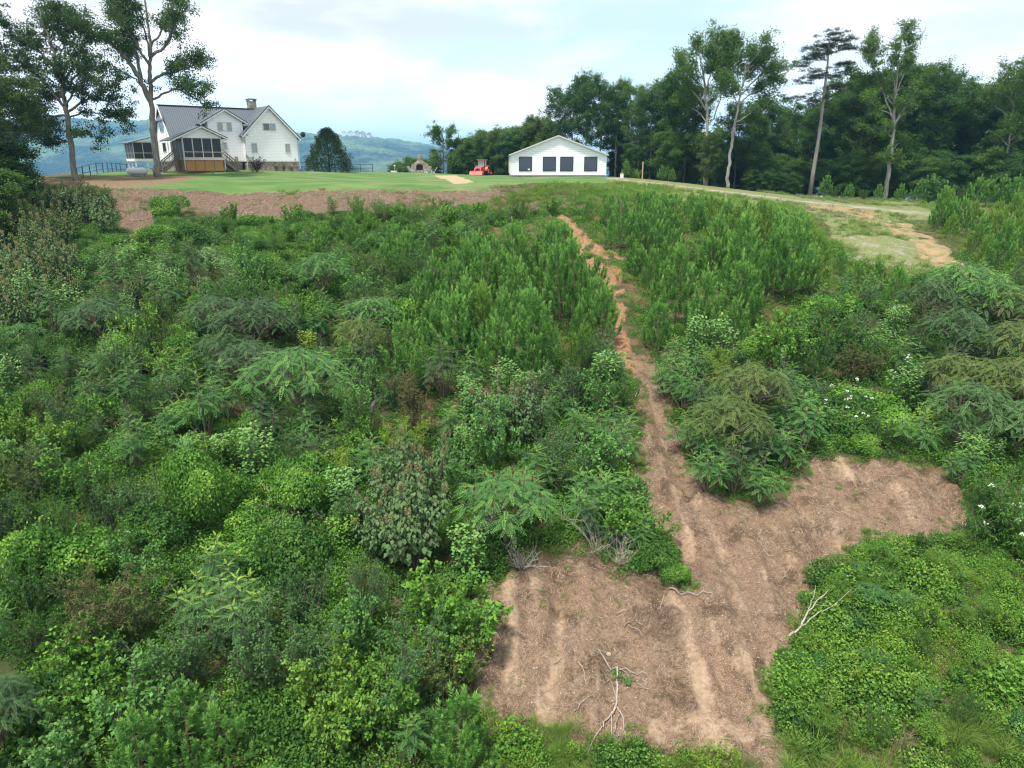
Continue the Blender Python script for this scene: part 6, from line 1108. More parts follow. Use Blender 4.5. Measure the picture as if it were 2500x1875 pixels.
# roadside shrubs
for i, (px, py, D, s, k, m) in enumerate([(1352, 378, 96, .9, 'pine', 'pine_yellow'), (1370, 380, 95, .7, 'fine', 'vine'), (1378, 384, 94, .6, 'fine', 'weed'), (1430, 385, 93, .8, 'pine', 'pine'), (1450, 388, 93, .7, 'pine', 'pine_yellow'), (1780, 420, 86, 1.1, 'pine', 'pine'), (1800, 425, 85, .9, 'fine', 'vine_dark'), (1830, 430, 84, .9, 'pine', 'pine'), (1865, 432, 84, .8, 'fine', 'vine_dark'), (1945, 430, 82, 1.0, 'pine', 'pine'), (1985, 430, 80, 1.2, 'pine', 'pine'), (2010, 420, 80, 1.7, 'broadbush', 'sumac'), (2040, 440, 78, 1.0, 'fine', 'vine'), (2070, 440, 77, 1.1, 'fine', 'vine_dark'), (2105, 440, 76, 1.4, 'pine', 'pine'), (2130, 435, 76, 1.5, 'pine', 'pine'), (2160, 440, 75, 1.5, 'pine', 'pine'), (2190, 445, 74, 1.4, 'pine', 'pine'), (2215, 455, 72, 1.4, 'fine', 'vine'), (1895, 432, 85, .8, 'pine', 'pine'), (1705, 415, 95, .8, 'fine', 'vine_dark')]):
    c = at(px, py, D); lbs = ['bright pine sapling at the outbuilding right corner', 'leafy roadside bush right of the outbuilding', 'lime roadside bush left of the timber post', 'pine sapling right of the timber post', 'yellowish pine sapling farther right of the timber post', 'pine sapling just right of the lone pine trunk', 'dark bush right of the lone pine foot', 'pine sapling at the woodland edge right of the lone pine', 'dark bush between lone pine and ivy wrapped tree', 'pine sapling right of the ivy wrapped trunk foot', 'larger pine sapling at the wood edge', 'broad fronded young tree against the dark wood', 'green bush below the broad fronded young tree', 'dark bush right of the broad fronded young tree', 'tall pine sapling leftmost of the far right group', 'tall pine sapling second in the far right group', 'tall pine sapling third in the far right group', 'tall pine sapling rightmost of the far right group', 'green bush at the right edge by the wood', 'pine sapling left of the ivy wrapped trunk foot', 'dark bush left of the lone pine foot']
    plant(k, (c[0], c[1], ground_at(c[0], c[1])), s, lbs[i], 'pine sapling' if k == 'pine' else 'shrub', mt=m)
# tan plumed thicket on the left
for i in range(26):
    px = RNG.uniform(-20, 225); py = RNG.uniform(420, 660); 
    if px > 150 and py > 560: px -= 90
    s0 = RNG.uniform(1.0, 1.35); plant('big', spot(px, py, 1.9), s0, ('tall' if s0 > 1.2 else 'lower') + ' tan plumed shrub in the ' + ('top' if py < 500 else 'middle' if py < 580 else 'bottom') + ' of the left edge thicket' + (', outermost left' if px < 60 else ', at its right side' if px > 150 else ', in its centre'), 'shrub', 'tan plumed shrubs of the left thicket', mt='bigwarm' if i % 3 else 'big')
for px, py, s, lb in [(150, 395, 1.1, 'plumed shrub rising before the fence, second from left'), (190, 390, 1.2, 'plumed shrub before the fence, tallest of its row'), (222, 385, .9, 'plumed shrub before the fence nearest the propane tank'), (100, 405, 1.3, 'leftmost plumed shrub before the fence'), (60, 415, 1.2, 'plumed shrub under the dark left edge tree')]:
    plant('big', spot(px, py + 20, 2.0), s, lb, 'shrub', mt='bigwarm')

# ------------------------------------------------------------ planted pine stands
PL = []     # occupied discs x, y, r
for o in COL.objects:
    if o.type == 'EMPTY' and o.get('category') in ('shrub', 'sumac', 'pine sapling', 'flowering shrub', 'fern', 'sapling', 'weed bush') : PL.append((o.location.x, o.location.y, .75 * max(o.scale)))
PL = np.array(PL)
def poisson(pl, step, margin=0.0, extra=None, jitter=.38):
    x0, y0 = pl.min(0); x1, y1 = pl.max(0); out = []; k = 0
    for yv in np.arange(y0, y1, step * .9):
        k += 1
        for xv in np.arange(x0 + (k % 2) * step * .5, x1, step): out.append((xv + RNG.uniform(-jitter, jitter) * step, yv + RNG.uniform(-jitter, jitter) * step))
    out = np.array(out); return out[inside(pl, out[:, 0], out[:, 1])]
pcount = 0
def dirt_near(x, y, r=.35):
    return any(bool(dirt_mask(np.array([x + a]), np.array([y + b_]))[0]) for a, b_ in ((0, 0), (r, 0), (-r, 0), (0, r), (0, -r)))
def pix(x, y, z):
    c_, s_ = math.cos(PITCH), math.sin(PITCH); f = y * c_ - (z - CAMZ) * s_; v = y * s_ + (z - CAMZ) * c_; return 1106 + F * x / f, 829.5 - F * v / f
PTS = []; seen = {}
for zone, pl, step, sc in [(1, PINE1, 1.56, (.7, 1.45)), (2, PINE2, 1.88, (.7, 1.55)), (3, PINE3, 2.1, (.7, 1.15))]:
    q = poisson(pl, step); q = q[np.argsort(q[:, 1])]
    for x, y in q:
        if len(PL) and (((PL[:, 0] - x) ** 2 + (PL[:, 1] - y) ** 2) < (PL[:, 2] * .8) ** 2).any(): continue
        if dirt_near(x, y, .45 if zone == 2 else .35) or fbm(x * .35, y * .35, 91) < (.37 if zone == 2 else .30): continue
        s = RNG.uniform(*sc); sz = s * RNG.uniform(.95, 1.45); z = ground_at(x, y); px, py = pix(x, y, z + 2.3 * sz)
        if zone == 1 and py < np.interp(px, [930, 1000, 1100, 1200, 1250], [560, 500, 462, 452, 480]): continue
        if zone == 2:
            lim = np.interp(px, [1250, 1330, 1500, 1650, 1730, 1800, 1900, 2010], [425, 408, 414, 428, 452, 520, 560, 580])
            while py < lim and sz > .4: s *= .88; sz *= .88; px, py = pix(x, y, z + 2.3 * sz)
            if py < lim: continue
        yel = (zone == 3 and RNG.random() < .75) or (x > 14 and RNG.random() < .3) or RNG.random() < .06
        size = 'tall' if sz > 1.5 else 'middling' if sz > 1.15 else 'small'; colr = 'yellowish' if yel else 'green'
        zx, zy = pix(x, y, z)
        if zone == 1: reg = ('in the back rows' if y > 44 else 'in the middle rows' if y > 37 else 'in the front rows') + ' of the stand left of the dirt gully' + (', beside the gully' if zx > 1210 else ', at its left side' if zx < 1000 else '')
        elif zone == 2: reg = ('near the gravel road' if y > 56 else 'in the back rows' if y > 48 else 'in the middle rows' if y > 40 else 'in the front rows') + ' of the stand right of the gully' + (', next to the gully' if zx < 1440 else ', toward the dirt track' if zx > 1720 else '')
        else: reg = 'beyond the dirt track at the right edge' + (', farther up' if y > 52 else ', lower down')
        lab = f'{size} {colr} pine {reg}'.replace('of the stand ', '')
        PTS.append((x, y, .5 * s)); pcount += 1
        plant('pine', (x, y, z - .05), s, lab, 'pine sapling', f'{size} {colr} young pines {reg}'.replace(',', ''), mt='pine_yellow' if yel else None, name='pine_sapling', sz=sz)
print('pines', pcount)
OCC = np.concatenate([PL, np.array(PTS)])

# ------------------------------------------------------------ filling shrubs of the thicket
VEG_L = poly([(-120, 560), (240, 520), (345, 490), (560, 480), (740, 468), (1000, 460), (1200, 462), (1240, 600), (1345, 770), (1400, 900), (1390, 1060), (1500, 1280), (1290, 1205), (1080, 1260), (1000, 1420), (1040, 1590), (1000, 1900), (-500, 1900)])
VEG_R = poly([(1415, 780), (1500, 760), (1700, 690), (1900, 640), (2030, 610), (2300, 640), (2500, 1160), (2090, 1160), (2085, 1050), (1950, 1000), (1740, 1005), (1600, 1085), (1500, 1050)])
def fill(pl, step, name):
    global OCC
    q = poisson(pl, step); kinds = []
    for x, y in q:
        if dirt_near(x, y, .5) or inside(DEBRIS, np.array([x]), np.array([y]))[0] or inside(DEBRIS, np.array([x]), np.array([y - .8]))[0]: continue
        d = (OCC[:, 0] - x) ** 2 + (OCC[:, 1] - y) ** 2
        if (d < (OCC[:, 2] + .35) ** 2).any(): continue
        if inside(PINE1, np.array([x]), np.array([y]))[0] or inside(PINE2, np.array([x]), np.array([y]))[0]: continue
        g = float(fbm(x * .22, y * .22, 55)); r = RNG.random(); low = y < 17 and x < -2; edge = y > 42
        if edge: k, m, c = ('vine', RNG.choice(['vine', 'vine_dark', 'vine']), 'low leafy vine bush')if r < .32 else ('fine', RNG.choice(['vine', 'vine_dark']), 'small green bush') if r < .62 else ('spire', 'sumac', 'small sumac') if r < .8 else ('broadbush', 'vine', 'leafy bush')
        elif g > .56: k, m, c = ('spire', RNG.choice(['sumac', 'sumac', 'sumac_dark']), 'sumac with frond spires') if r < .5 else ('umbrella', RNG.choice(['sumac_dark', 'sumac_olive', 'sumac', 'sumac']), 'umbrella topped sumac') if r < .55 else ('broad', 'broad', 'pale upright sapling')
        elif g > .44: k, m, c = ('vine', RNG.choice(['vine', 'vine_dark']), 'vine covered bush') if r < .4 else ('umbrella', RNG.choice(['sumac', 'sumac_dark']), 'umbrella topped sumac') if r < .43 else ('fine', RNG.choice(['vine_dark', 'vine', 'grey']), 'fine leaved bush') if r < .85 else ('broadbush', 'broad', 'broad leaved bush')
        else: k, m, c = ('fine', RNG.choice(['grey', 'sumac_dark', 'vine_dark', 'vine', 'sumac_olive', 'vine_dark']), 'fine leaved bush') if r < .4 else ('spire', RNG.choice(['sumac', 'sumac_dark']), 'sumac with frond spires') if r < .65 else ('broadbush', RNG.choice(['vine', 'broad', 'weed']), 'broad leaved bush') if r < .85 else ('vine', 'vine', 'vine covered bush')
        s = RNG.uniform(.6, 1.2) * (RNG.uniform(.6, 1.0) if edge else 1) * (.8 if low else 1)
        zx, zy = pix(x, y, ground_at(x, y)); reg = (('above' if y > 28 else 'beside') + ' the lower clearing' + (' by the right edge' if zx > 1950 else '')) if name else (('under the brown bank' if y > 42 else 'on the upper slope' if y > 28 else 'halfway down the slope' if y > 18 else 'near the bottom') + (' far left' if zx < 380 else ' left of centre' if zx < 740 else ' near the middle' if zx < 1060 else ' near the gully'))
        colw = {'vine': 'bright green', 'vine_dark': 'dark green', 'sumac': 'mid green', 'sumac_dark': 'dark blue green', 'sumac_olive': 'olive', 'broad': 'pale green', 'grey': 'greyish', 'rust': 'rusty', 'weed': 'light green'}[str(m)]
        plant(k, (x, y, ground_at(x, y) - .06), s, f'{colw} {c} {reg}', 'sumac' if 'sumac' in c else 'sapling' if 'sapling' in c else 'shrub', f'{colw} {c} group {reg}', mt=str(m), stems=True, sz=s * (RNG.uniform(.6, 1.3) if edge else RNG.uniform(.9, 1.5)), name={'vine': 'vine_bush', 'fine': 'fine_leaved_bush', 'spire': 'sumac_shrub', 'umbrella': 'umbrella_sumac', 'broad': 'sapling', 'broadbush': 'broadleaf_bush'}[k])
        kinds.append(k); OCC = np.r_[OCC, [[x, y, .45 * s]]]
    print('fill', len(kinds))
fill(VEG_L, 1.12, ''); fill(VEG_R, 1.2, 'right of the clearing')

q = poisson(WEEDS, .95); wk = 0
for x, y in q:
    if y < 12.6 or y > 24 or x > 24 or x < 5 or dirt_near(x, y, .3) or RNG.random() < .25: continue
    zx, zy = pix(x, y, ground_at(x, y)); k = ['broadbush', 'fine', 'vine', 'willowy', 'fine'][int(RNG.integers(5))]; m = RNG.choice(['weed', 'vine', 'vine_dark', 'sumac', 'weed']); s = RNG.uniform(.26, .5)
    nm = {'weed': 'light green', 'vine': 'bright green', 'vine_dark': 'dark green', 'sumac': 'blue green'}[str(m)] + ' ' + {'broadbush': 'broad leaved', 'fine': 'small leaved', 'vine': 'mounded', 'willowy': 'narrow leaved'}[k]; reg = ('upper' if zy < 1300 else 'middle' if zy < 1450 else 'lower') + (' left' if zx < 1850 else ' right' if zx > 2060 else ' central') + ' part of the weedy patch'
    plant(k, (x, y, ground_at(x, y) - .05), s, f'{nm} weed in the {reg}', 'weed bush', f'{nm} weeds in the {reg}', mt=str(m), name='weed_bush', sz=s * RNG.uniform(.9, 1.5)); wk += 1
print('weeds', wk)
# ------------------------------------------------------------ ground cover, grass, litter (things nobody could count)
def scatter(name, pts, variants, scale, label, cat, tilt=.25, nf=.45):
    """one object: geometry nodes stand small clump meshes on the points of a mesh"""
    n = len(pts); me = bpy.data.meshes.new(name + '_points'); me.vertices.add(n); me.vertices.foreach_set('co', np.ascontiguousarray(pts, np.float32).ravel())
    for k, arr in (('sc', scale), ('idx', np.clip(((fbm(pts[:, 0] * nf, pts[:, 1] * nf, len(name)) - .5) * 2.6 + .5 + RNG.normal(0, .16, n)) * len(variants), 0, len(variants) - 1).astype(int))):
        a = me.attributes.new(k, 'FLOAT' if k == 'sc' else 'INT', 'POINT'); a.data.foreach_set('value', np.ascontiguousarray(arr, np.float32 if k == 'sc' else np.int32))
    rot = np.stack([RNG.normal(0, tilt, n), RNG.normal(0, tilt, n), RNG.uniform(0, 6.28, n)], -1); a = me.attributes.new('rot', 'FLOAT_VECTOR', 'POINT'); a.data.foreach_set('vector', np.ascontiguousarray(rot, np.float32).ravel())
    me.update(); o = link(name, me); tag(o, label, cat, kind='stuff')
    vc = bpy.data.collections.new(name + '_clumps')
    for i, v in enumerate(variants): vo = bpy.data.objects.new(f'{name}_clump', v); vc.objects.link(vo)
    ng = bpy.data.node_groups.new(name, 'GeometryNodeTree'); ng.interface.new_socket('Geometry', in_out='INPUT', socket_type='NodeSocketGeometry'); ng.interface.new_socket('Geometry', in_out='OUTPUT', socket_type='NodeSocketGeometry')
    N = ng.nodes.new; L = ng.links.new; gi = N('NodeGroupInput'); go = N('NodeGroupOutput'); ip = N('GeometryNodeInstanceOnPoints'); ci = N('GeometryNodeCollectionInfo'); ci.inputs['Collection'].default_value = vc; ci.inputs['Separate Children'].default_value = True; ci.inputs['Reset Children'].default_value = True
    def na(nm, t): x = N('GeometryNodeInputNamedAttribute'); x.data_type = t; x.inputs['Name'].default_value = nm; return x.outputs['Attribute']
    L(gi.outputs[0], ip.inputs['Points']); L(ci.outputs[0], ip.inputs['Instance']); ip.inputs['Pick Instance'].default_value = True
    L(na('idx', 'INT'), ip.inputs['Instance Index']); L(na('rot', 'FLOAT_VECTOR'), ip.inputs['Rotation']); L(na('sc', 'FLOAT'), ip.inputs['Scale']); L(ip.outputs[0], go.inputs[0])
    md = o.modifiers.new('clumps', 'NODES'); md.node_group = ng; return o
def pts_in(pl, dens, ymin=None, ymax=None, grow=0.0):
    x0, y0 = pl.min(0) - grow; x1, y1 = pl.max(0) + grow; n = int((x1 - x0) * (y1 - y0) * dens); x = RNG.uniform(x0, x1, n); y = RNG.uniform(y0, y1, n); k = inside(pl, x, y); return x[k], y[k]
def clump_leafy(m, n, R, h, leaf, ratio=.7):
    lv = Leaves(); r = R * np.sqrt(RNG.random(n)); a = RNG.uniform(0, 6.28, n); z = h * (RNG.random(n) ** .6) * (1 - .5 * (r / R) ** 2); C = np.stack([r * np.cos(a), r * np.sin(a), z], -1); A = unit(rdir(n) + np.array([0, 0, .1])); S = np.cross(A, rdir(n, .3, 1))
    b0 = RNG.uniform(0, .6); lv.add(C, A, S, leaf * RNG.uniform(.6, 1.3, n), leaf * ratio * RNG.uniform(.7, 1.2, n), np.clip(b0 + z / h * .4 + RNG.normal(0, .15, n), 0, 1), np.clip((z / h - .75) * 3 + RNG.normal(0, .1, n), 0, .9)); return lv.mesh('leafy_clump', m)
def clump_grass(m, n, R, h, w_=.012, bend=.5):
    lv = Leaves(); r = R * np.sqrt(RNG.random(n)); a = RNG.uniform(0, 6.28, n); C = np.stack([r * np.cos(a), r * np.sin(a), np.zeros(n)], -1); l = h * RNG.uniform(.5, 1.1, n); d = unit(np.stack([np.cos(a) * .35, np.sin(a) * .35, np.ones(n)], -1) + rdir(n) * .25); S = np.cross(d, rdir(n)); rn = RNG.random(n)
    lv.add(C, d, S, l * .6, w_, rn, 0.0, 0, .5); tip = C + d * (l * .5)[:, None]; d2 = unit(d + np.stack([np.cos(a), np.sin(a), -np.full(n, .6)], -1) * bend); lv.add(tip, d2, S, l * .6, w_ * .9, rn, .25, 0, .3); return lv.mesh('grass_clump', m)
# leafy understory
TR_ = np.array([(-62, 2), (62, 2), (62, 40), (40, 47), (20, 50), (8, 56), (-20, 54), (-45, 57), (-62, 50)])
x, y = pts_in(TR_, 4.6)
near_ = np.array([(-30, 2), (30, 2), (30, 26), (-30, 26)]); x2, y2 = pts_in(near_, 4.0); x = np.r_[x, x2]; y = np.r_[y, y2]
k = ~dirt_mask(x, y) & (~inside(PINE1, x, y) | (RNG.random(len(x)) < .55)) & (~inside(PINE2, x, y) | (RNG.random(len(x)) < .35)) & ~inside(WEEDS, x, y) & ~inside(BOTTOM, x, y) & ~inside(TRACK, x, y) & ~inside(GRASSY, x, y) & ~inside(DEBRIS, x, y) & (np.abs(x) < y * .85 + 12); x, y = x[k], y[k]
dd_ = np.zeros(len(x), bool)
for a_ in np.arange(8) * .785: dd_ |= dirt_mask(x + .45 * math.cos(a_), y + .45 * math.sin(a_))
z = hg(x, y); GH = fbm(x * .5, y * .5, 66); print('cover', len(x))
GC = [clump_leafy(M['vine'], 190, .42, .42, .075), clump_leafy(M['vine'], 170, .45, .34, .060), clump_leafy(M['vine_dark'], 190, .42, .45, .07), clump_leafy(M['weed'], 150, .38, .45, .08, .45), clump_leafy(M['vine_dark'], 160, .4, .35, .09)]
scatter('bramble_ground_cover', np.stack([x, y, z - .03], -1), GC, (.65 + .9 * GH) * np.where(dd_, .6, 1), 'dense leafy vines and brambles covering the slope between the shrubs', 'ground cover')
# upper edge leafy band and slope right of the gully (between the pines)
a1, b1 = pts_in(poly([(1190, 470), (1260, 430), (1330, 400), (1440, 408), (1600, 425), (1730, 450), (1800, 520), (2060, 600), (1930, 690), (1640, 770), (1400, 770), (1330, 620), (1250, 540)]), 3.6); k = ~dirt_mask(a1, b1) & (fbm(a1 * .4, b1 * .4, 12) > .30); a1, b1 = a1[k], b1[k]
a2, b2 = pts_in(PINE1, 3.0); k = ~dirt_mask(a2, b2) & (fbm(a2 * .4, b2 * .4, 12) > .42); a2, b2 = a2[k], b2[k]
a3, b3 = pts_in(poly([(1090, 430), (1290, 402), (1340, 396), (1450, 408), (1400, 425), (1270, 440), (1200, 470), (1000, 462), (1020, 448)]), 5)
x = np.r_[a1, a2, a3]; y = np.r_[b1, b2, b3]; scatter('pine_stand_undergrowth', np.stack([x, y, hg(x, y) - .03], -1), [GC[1], GC[3], clump_grass(M['grass'], 120, .3, .6), clump_leafy(M['lime'], 130, .35, .35, .06)], RNG.uniform(.5, 1.1, len(x)), 'weedy grass and low leaves between the young pines', 'undergrowth')
# weeds at the lower right
x, y = pts_in(WEEDS, 24); k = ~dirt_mask(x, y); x, y = x[k], y[k]; g = fbm(x * .5, y * .5, 33); leafy = (g > .47) | (y > 13.5); hx = x - 5
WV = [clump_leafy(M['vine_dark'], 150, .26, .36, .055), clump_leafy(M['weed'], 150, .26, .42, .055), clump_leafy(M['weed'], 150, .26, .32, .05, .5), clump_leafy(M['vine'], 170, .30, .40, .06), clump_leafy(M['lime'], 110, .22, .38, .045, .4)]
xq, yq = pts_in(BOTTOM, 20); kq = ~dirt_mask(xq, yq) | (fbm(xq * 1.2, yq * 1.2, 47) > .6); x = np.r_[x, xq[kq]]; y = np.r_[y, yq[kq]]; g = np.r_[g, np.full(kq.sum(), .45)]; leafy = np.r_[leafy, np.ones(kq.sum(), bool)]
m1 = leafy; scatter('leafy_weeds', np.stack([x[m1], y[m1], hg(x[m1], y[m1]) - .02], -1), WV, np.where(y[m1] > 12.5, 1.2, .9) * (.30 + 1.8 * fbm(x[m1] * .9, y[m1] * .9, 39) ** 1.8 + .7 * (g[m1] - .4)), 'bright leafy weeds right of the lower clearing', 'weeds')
WG = [clump_grass(M['grass'], 110, .16, .55), clump_grass(M['grass'], 90, .2, .42), clump_grass(M['weed'], 80, .15, .45), clump_grass(M['drygrass'], 60, .15, .4)]
m2 = (~leafy | (RNG.random(len(x)) < .12)); m2 &= fbm(x * .8, y * .8, 35) > .30
xb, yb = pts_in(BOTTOM, 34); kb = (fbm(xb * .9, yb * .9, 36) > .40) & (~dirt_mask(xb, yb) | (fbm(xb * .9, yb * .9, 36) > .56)); xb, yb = xb[kb], yb[kb]
xd, yd = pts_in(DIRT, 5); kd = (fbm(xd * .8, yd * .8, 37) > .60) & ~(bare_amt(xd, yd) > .6); xd, yd = xd[kd], yd[kd]
xr, yr = pts_in(DIRT, 22); rim = np.zeros(len(xr), bool)
for a_ in np.arange(8) * .785: rim |= ~dirt_mask(xr + .32 * math.cos(a_), yr + .32 * math.sin(a_))
rim &= dirt_mask(xr, yr) & (fbm(xr * 1.5, yr * 1.5, 38) > .45); xr, yr = xr[rim], yr[rim]
X_ = np.r_[x[m2], xb, xd, xr]; Y_ = np.r_[y[m2], yb, yd, yr]; sc_ = np.r_[np.full(m2.sum(), .9), np.full(len(xb), .6), np.full(len(xd), .32), np.full(len(xr), .42)] * RNG.uniform(.5, 1.25, len(X_))
scatter('tall_grass', np.stack([X_, Y_, hg(X_, Y_) - .02], -1), WG, sc_, 'long green grass in tufts round the foot of the clearing', 'grass')
# grassy slope and roadside, bank edge
xs_, yg = pts_in(np.array([(8, 40), (48, 40), (62, 88), (36, 90), (13, 93), (9, 66), (2, 60)]), 4.0); k = ~dirt_mask(xs_, yg) & ~inside(PINE2, xs_, yg) & (~inside(TRACK, xs_, yg) | (RNG.random(len(xs_)) < .12)) & ~inside(ROADL, xs_, yg) & ~inside(GRAVEL, xs_, yg) & (fbm(xs_ * .4, yg * .4, 41) > .38) & ~inside(LAWN, xs_, yg); xs_, yg = xs_[k], yg[k]
xt, yt = pts_in(TRANS, 7); kt = fbm(xt * .6, yt * .6, 43) > .4; xt, yt = xt[kt], yt[kt]
xe, ye = pts_in(DEBRIS, 3); ke = fbm(xe * .5, ye * .5, 44) > .60; xe, ye = xe[ke], ye[ke]
xp, yp = pts_in(PINE3, 3.0); kp = ~inside(TRACK, xp, yp); xp, yp = xp[kp], yp[kp]
X_ = np.r_[xs_, xt, xe, xp]; Y_ = np.r_[yg, yt, ye, yp]; scatter('hillside_grass', np.stack([X_, Y_, hg(X_, Y_) - .02], -1), [clump_grass(M['grass'], 70, .3, .5, .02), clump_grass(M['grass'], 70, .32, .35, .02), clump_grass(M['drygrass'], 70, .3, .4, .02), clump_leafy(M['weed'], 90, .3, .25, .06)], RNG.uniform(.35, .9, len(X_)), 'patchy green and straw coloured grass along the track, roadside and bank top', 'grass')
# left bank edge weeds
xl, yl = pts_in(poly([(-100, 400), (60, 400), (230, 410), (250, 470), (300, 540), (-100, 560)]), 5); scatter('bank_edge_weeds', np.stack([xl, yl, hg(xl, yl) - .03], -1), [GC[2], GC[1], GC[4]], RNG.uniform(.6, 1.2, len(xl)), 'low dark weeds under the tan plumed thicket at the left', 'ground cover')

# shredded brush: thousands of thin straws and twigs lying on the dirt
def litter(name, X, Y, Lr, Wd, cols, label, cat, lift=.015, tilt=.22):
    n = len(X); Z = hg(X, Y); e = .15; gx = (hg(X + e, Y) - Z) / e; gy = (hg(X, Y + e) - Z) / e; a = RNG.uniform(0, math.pi, n); d = np.stack([np.cos(a), np.sin(a), gx * np.cos(a) + gy * np.sin(a) + RNG.normal(0, tilt, n)], -1); d = unit(d); N_ = unit(np.stack([-gx, -gy, np.ones(n)], -1)); S = np.cross(d, N_)
    lv = Leaves(); l = RNG.uniform(*Lr, n) ** 1.0; lv.add(np.stack([X, Y, Z + lift], -1) - d * l[:, None] / 2, d, S + rdir(n) * .4, l, Wd * RNG.uniform(.6, 1.5, n), RNG.random(n), RNG.random(n) ** 3, .3, .5)
    me = lv.mesh(name, cols); tag(link(name, me), label, cat, kind='stuff')
M['straw'] = foliage('shredded_stalks', (.13, .075, .045), (.30, .21, .14), (.50, .42, .33), 0.0, .9)
M['heap'] = foliage('dark_brush_stalks', (.055, .032, .022), (.17, .11, .075), (.36, .28, .21), 0.0, .9)
M['straw_dark'] = foliage('bank_stalks', (.09, .058, .042), (.24, .17, .12), (.40, .32, .24), 0.0, .9)
x, y = pts_in(DIRT, 900); br = bare_amt(x, y); k = (RNG.random(len(x)) < np.clip(1.05 - br * 1.05, .05, 1) * (.3 + .9 * (fbm(x * .9, y * .9, 71) > .42))) & dirt_mask(x, y); x, y = x[k], y[k]; print('litter', len(x))
litter('shredded_brush', x, y, (.04, .19), .0075, M['straw'], 'shredded brown stalks and twigs strewn over the cleared slope', 'debris')
x, y = pts_in(DEBRIS, 110); litter('bank_debris', x, y, (.1, .5), .025, M['straw_dark'], 'cut brown stalks lying on the bank below the lawn', 'debris', .03, .3)
x, y = pts_in(DIRT, 14); k = dirt_mask(x, y) & (fbm(x * 1.1, y * 1.1, 73) > .5); x, y = x[k], y[k]; litter('loose_sticks', x, y, (.15, .55), .012, M['straw'], 'loose pale sticks and stalks scattered in drifts over the cleared slope', 'debris', .03, .12)
x, y = pts_in(GULLY, 40); litter('gully_twigs', x, y, (.1, .35), .012, M['straw'], 'broken twigs in the dirt gully between the pines', 'debris')
# pebbles
def pebbles():
    x, y = pts_in(DIRT, 26); k = dirt_mask(x, y) & (fbm(x * .7, y * .7, 81) > .45); x, y = x[k], y[k]; n = len(x); z = hg(x, y); r = .008 + .022 * RNG.random(n) ** 3
    o = np.array([(1, 0, 0), (0, 1, 0), (-1, 0, 0), (0, -1, 0), (0, 0, .7), (0, 0, -.7)], float); V = np.stack([x, y, z + .004], -1)[:, None] + o[None] * r[:, None, None] * RNG.uniform(.7, 1.3, (n, 6, 3)); f0 = np.array([(0, 1, 4), (1, 2, 4), (2, 3, 4), (3, 0, 4), (1, 0, 5), (2, 1, 5), (3, 2, 5), (0, 3, 5)]); f = (np.arange(n)[:, None, None] * 6 + f0[None]).reshape(-1, 3)
    tag(link('pebbles', np_mesh('pebbles', V.reshape(-1, 3), f), mat=simple('pale_pebble', (.46, .42, .38), .9, .15, 30)), 'small pale stones scattered on the cleared dirt', 'stones', kind='stuff')
pebbles()

# ------------------------------------------------------------ fallen branches
def branch_obj(name, lines, lab, m='deadwood', cat='branch', lift=.05, leaves=None):
    base = hit(*lines[0][0][0]); z0 = ground_at(base[0], base[1]); o_ = np.array([base[0], base[1], z0]); st = MB()
    for pts, r0, r1 in lines:
        q = np.array([hit(*p) for p in pts]); q[:, 2] = hg(q[:, 0], q[:, 1]) + lift
        t = np.linspace(0, len(q) - 1, (len(q) - 1) * 4 + 1); q = np.stack([np.interp(t, np.arange(len(q)), q[:, i]) for i in range(3)], -1); q += RNG.normal(0, .012, q.shape); q[:, 2] = hg(q[:, 0], q[:, 1]) + lift + r0
        st.tube(q - o_, np.linspace(r0, r1, len(q)), 6)
    o = st.build(name, M[m], None, True); o.location = o_; tag(o, lab, cat); return o
def cB(x, y): return (1106.2 + x * .16, 1415.7 + y * .16)   # zoomed crop -> photograph
cB = lambda x, y: ((1250 + x / 5.53) * .8848, (1600 + y / 5.53) * .8848)
bo = branch_obj('fallen_branch', [([cB(1410, 260), cB(1415, 450), cB(1410, 600), cB(1400, 700)], .028, .024), ([cB(1400, 700), cB(1330, 850), cB(1240, 980), cB(1190, 1130), cB(1090, 1250), cB(1040, 1370)], .02, .006), ([cB(1395, 720), cB(1350, 880), cB(1340, 1100), cB(1350, 1150)], .014, .006), ([cB(1405, 710), cB(1480, 850), cB(1520, 1020), cB(1540, 1190), cB(1555, 1380)], .018, .006),
   ([cB(1460, 830), cB(1430, 880), cB(1380, 1040), cB(1350, 1150)], .012, .006), ([cB(1350, 1150), cB(1410, 1230), cB(1450, 1300), cB(1475, 1400)], .009, .004), ([cB(1350, 1150), cB(1420, 1140)], .007, .004), ([cB(1350, 1150), cB(1290, 1170)], .007, .004), ([cB(1430, 250), cB(1330, 180), cB(1240, 110), cB(1170, 60)], .016, .010), ([cB(1440, 260), cB(1560, 255), cB(1680, 290), cB(1790, 370), cB(1890, 440)], .016, .006), ([cB(1400, 590), cB(1360, 500), cB(1330, 390)], .011, .006), ([cB(1330, 390), cB(1220, 430), cB(1150, 445)], .008, .004), ([cB(1480, 280), cB(1580, 340), cB(1660, 400)], .009, .004), ([cB(1680, 480), cB(1800, 550), cB(2040, 560)], .009, .003), ([cB(1540, 1190), cB(1500, 1240)], .006, .003)], 'pale forked fallen branch lying in the lower clearing', lift=.05)
lv = Leaves(); 
for cc in (cB(1570, 420), cB(1420, 300)):
    p0 = hit(*cc); n = 60; d = rdir(n, 0, 1); lv.add(np.array([p0[0], p0[1], ground_at(p0[0], p0[1]) + .08]) - np.array(bo.location) + RNG.normal(0, .07, (n, 3)) * [1, 1, .5], d, np.cross(d, rdir(n)), .09, .045)
link('leaf', lv.mesh('leaf', M['broad']), bo)
cR = lambda x, y: ((1100 + x / 1.58) * .8848, (1000 + y / 1.58) * .8848)
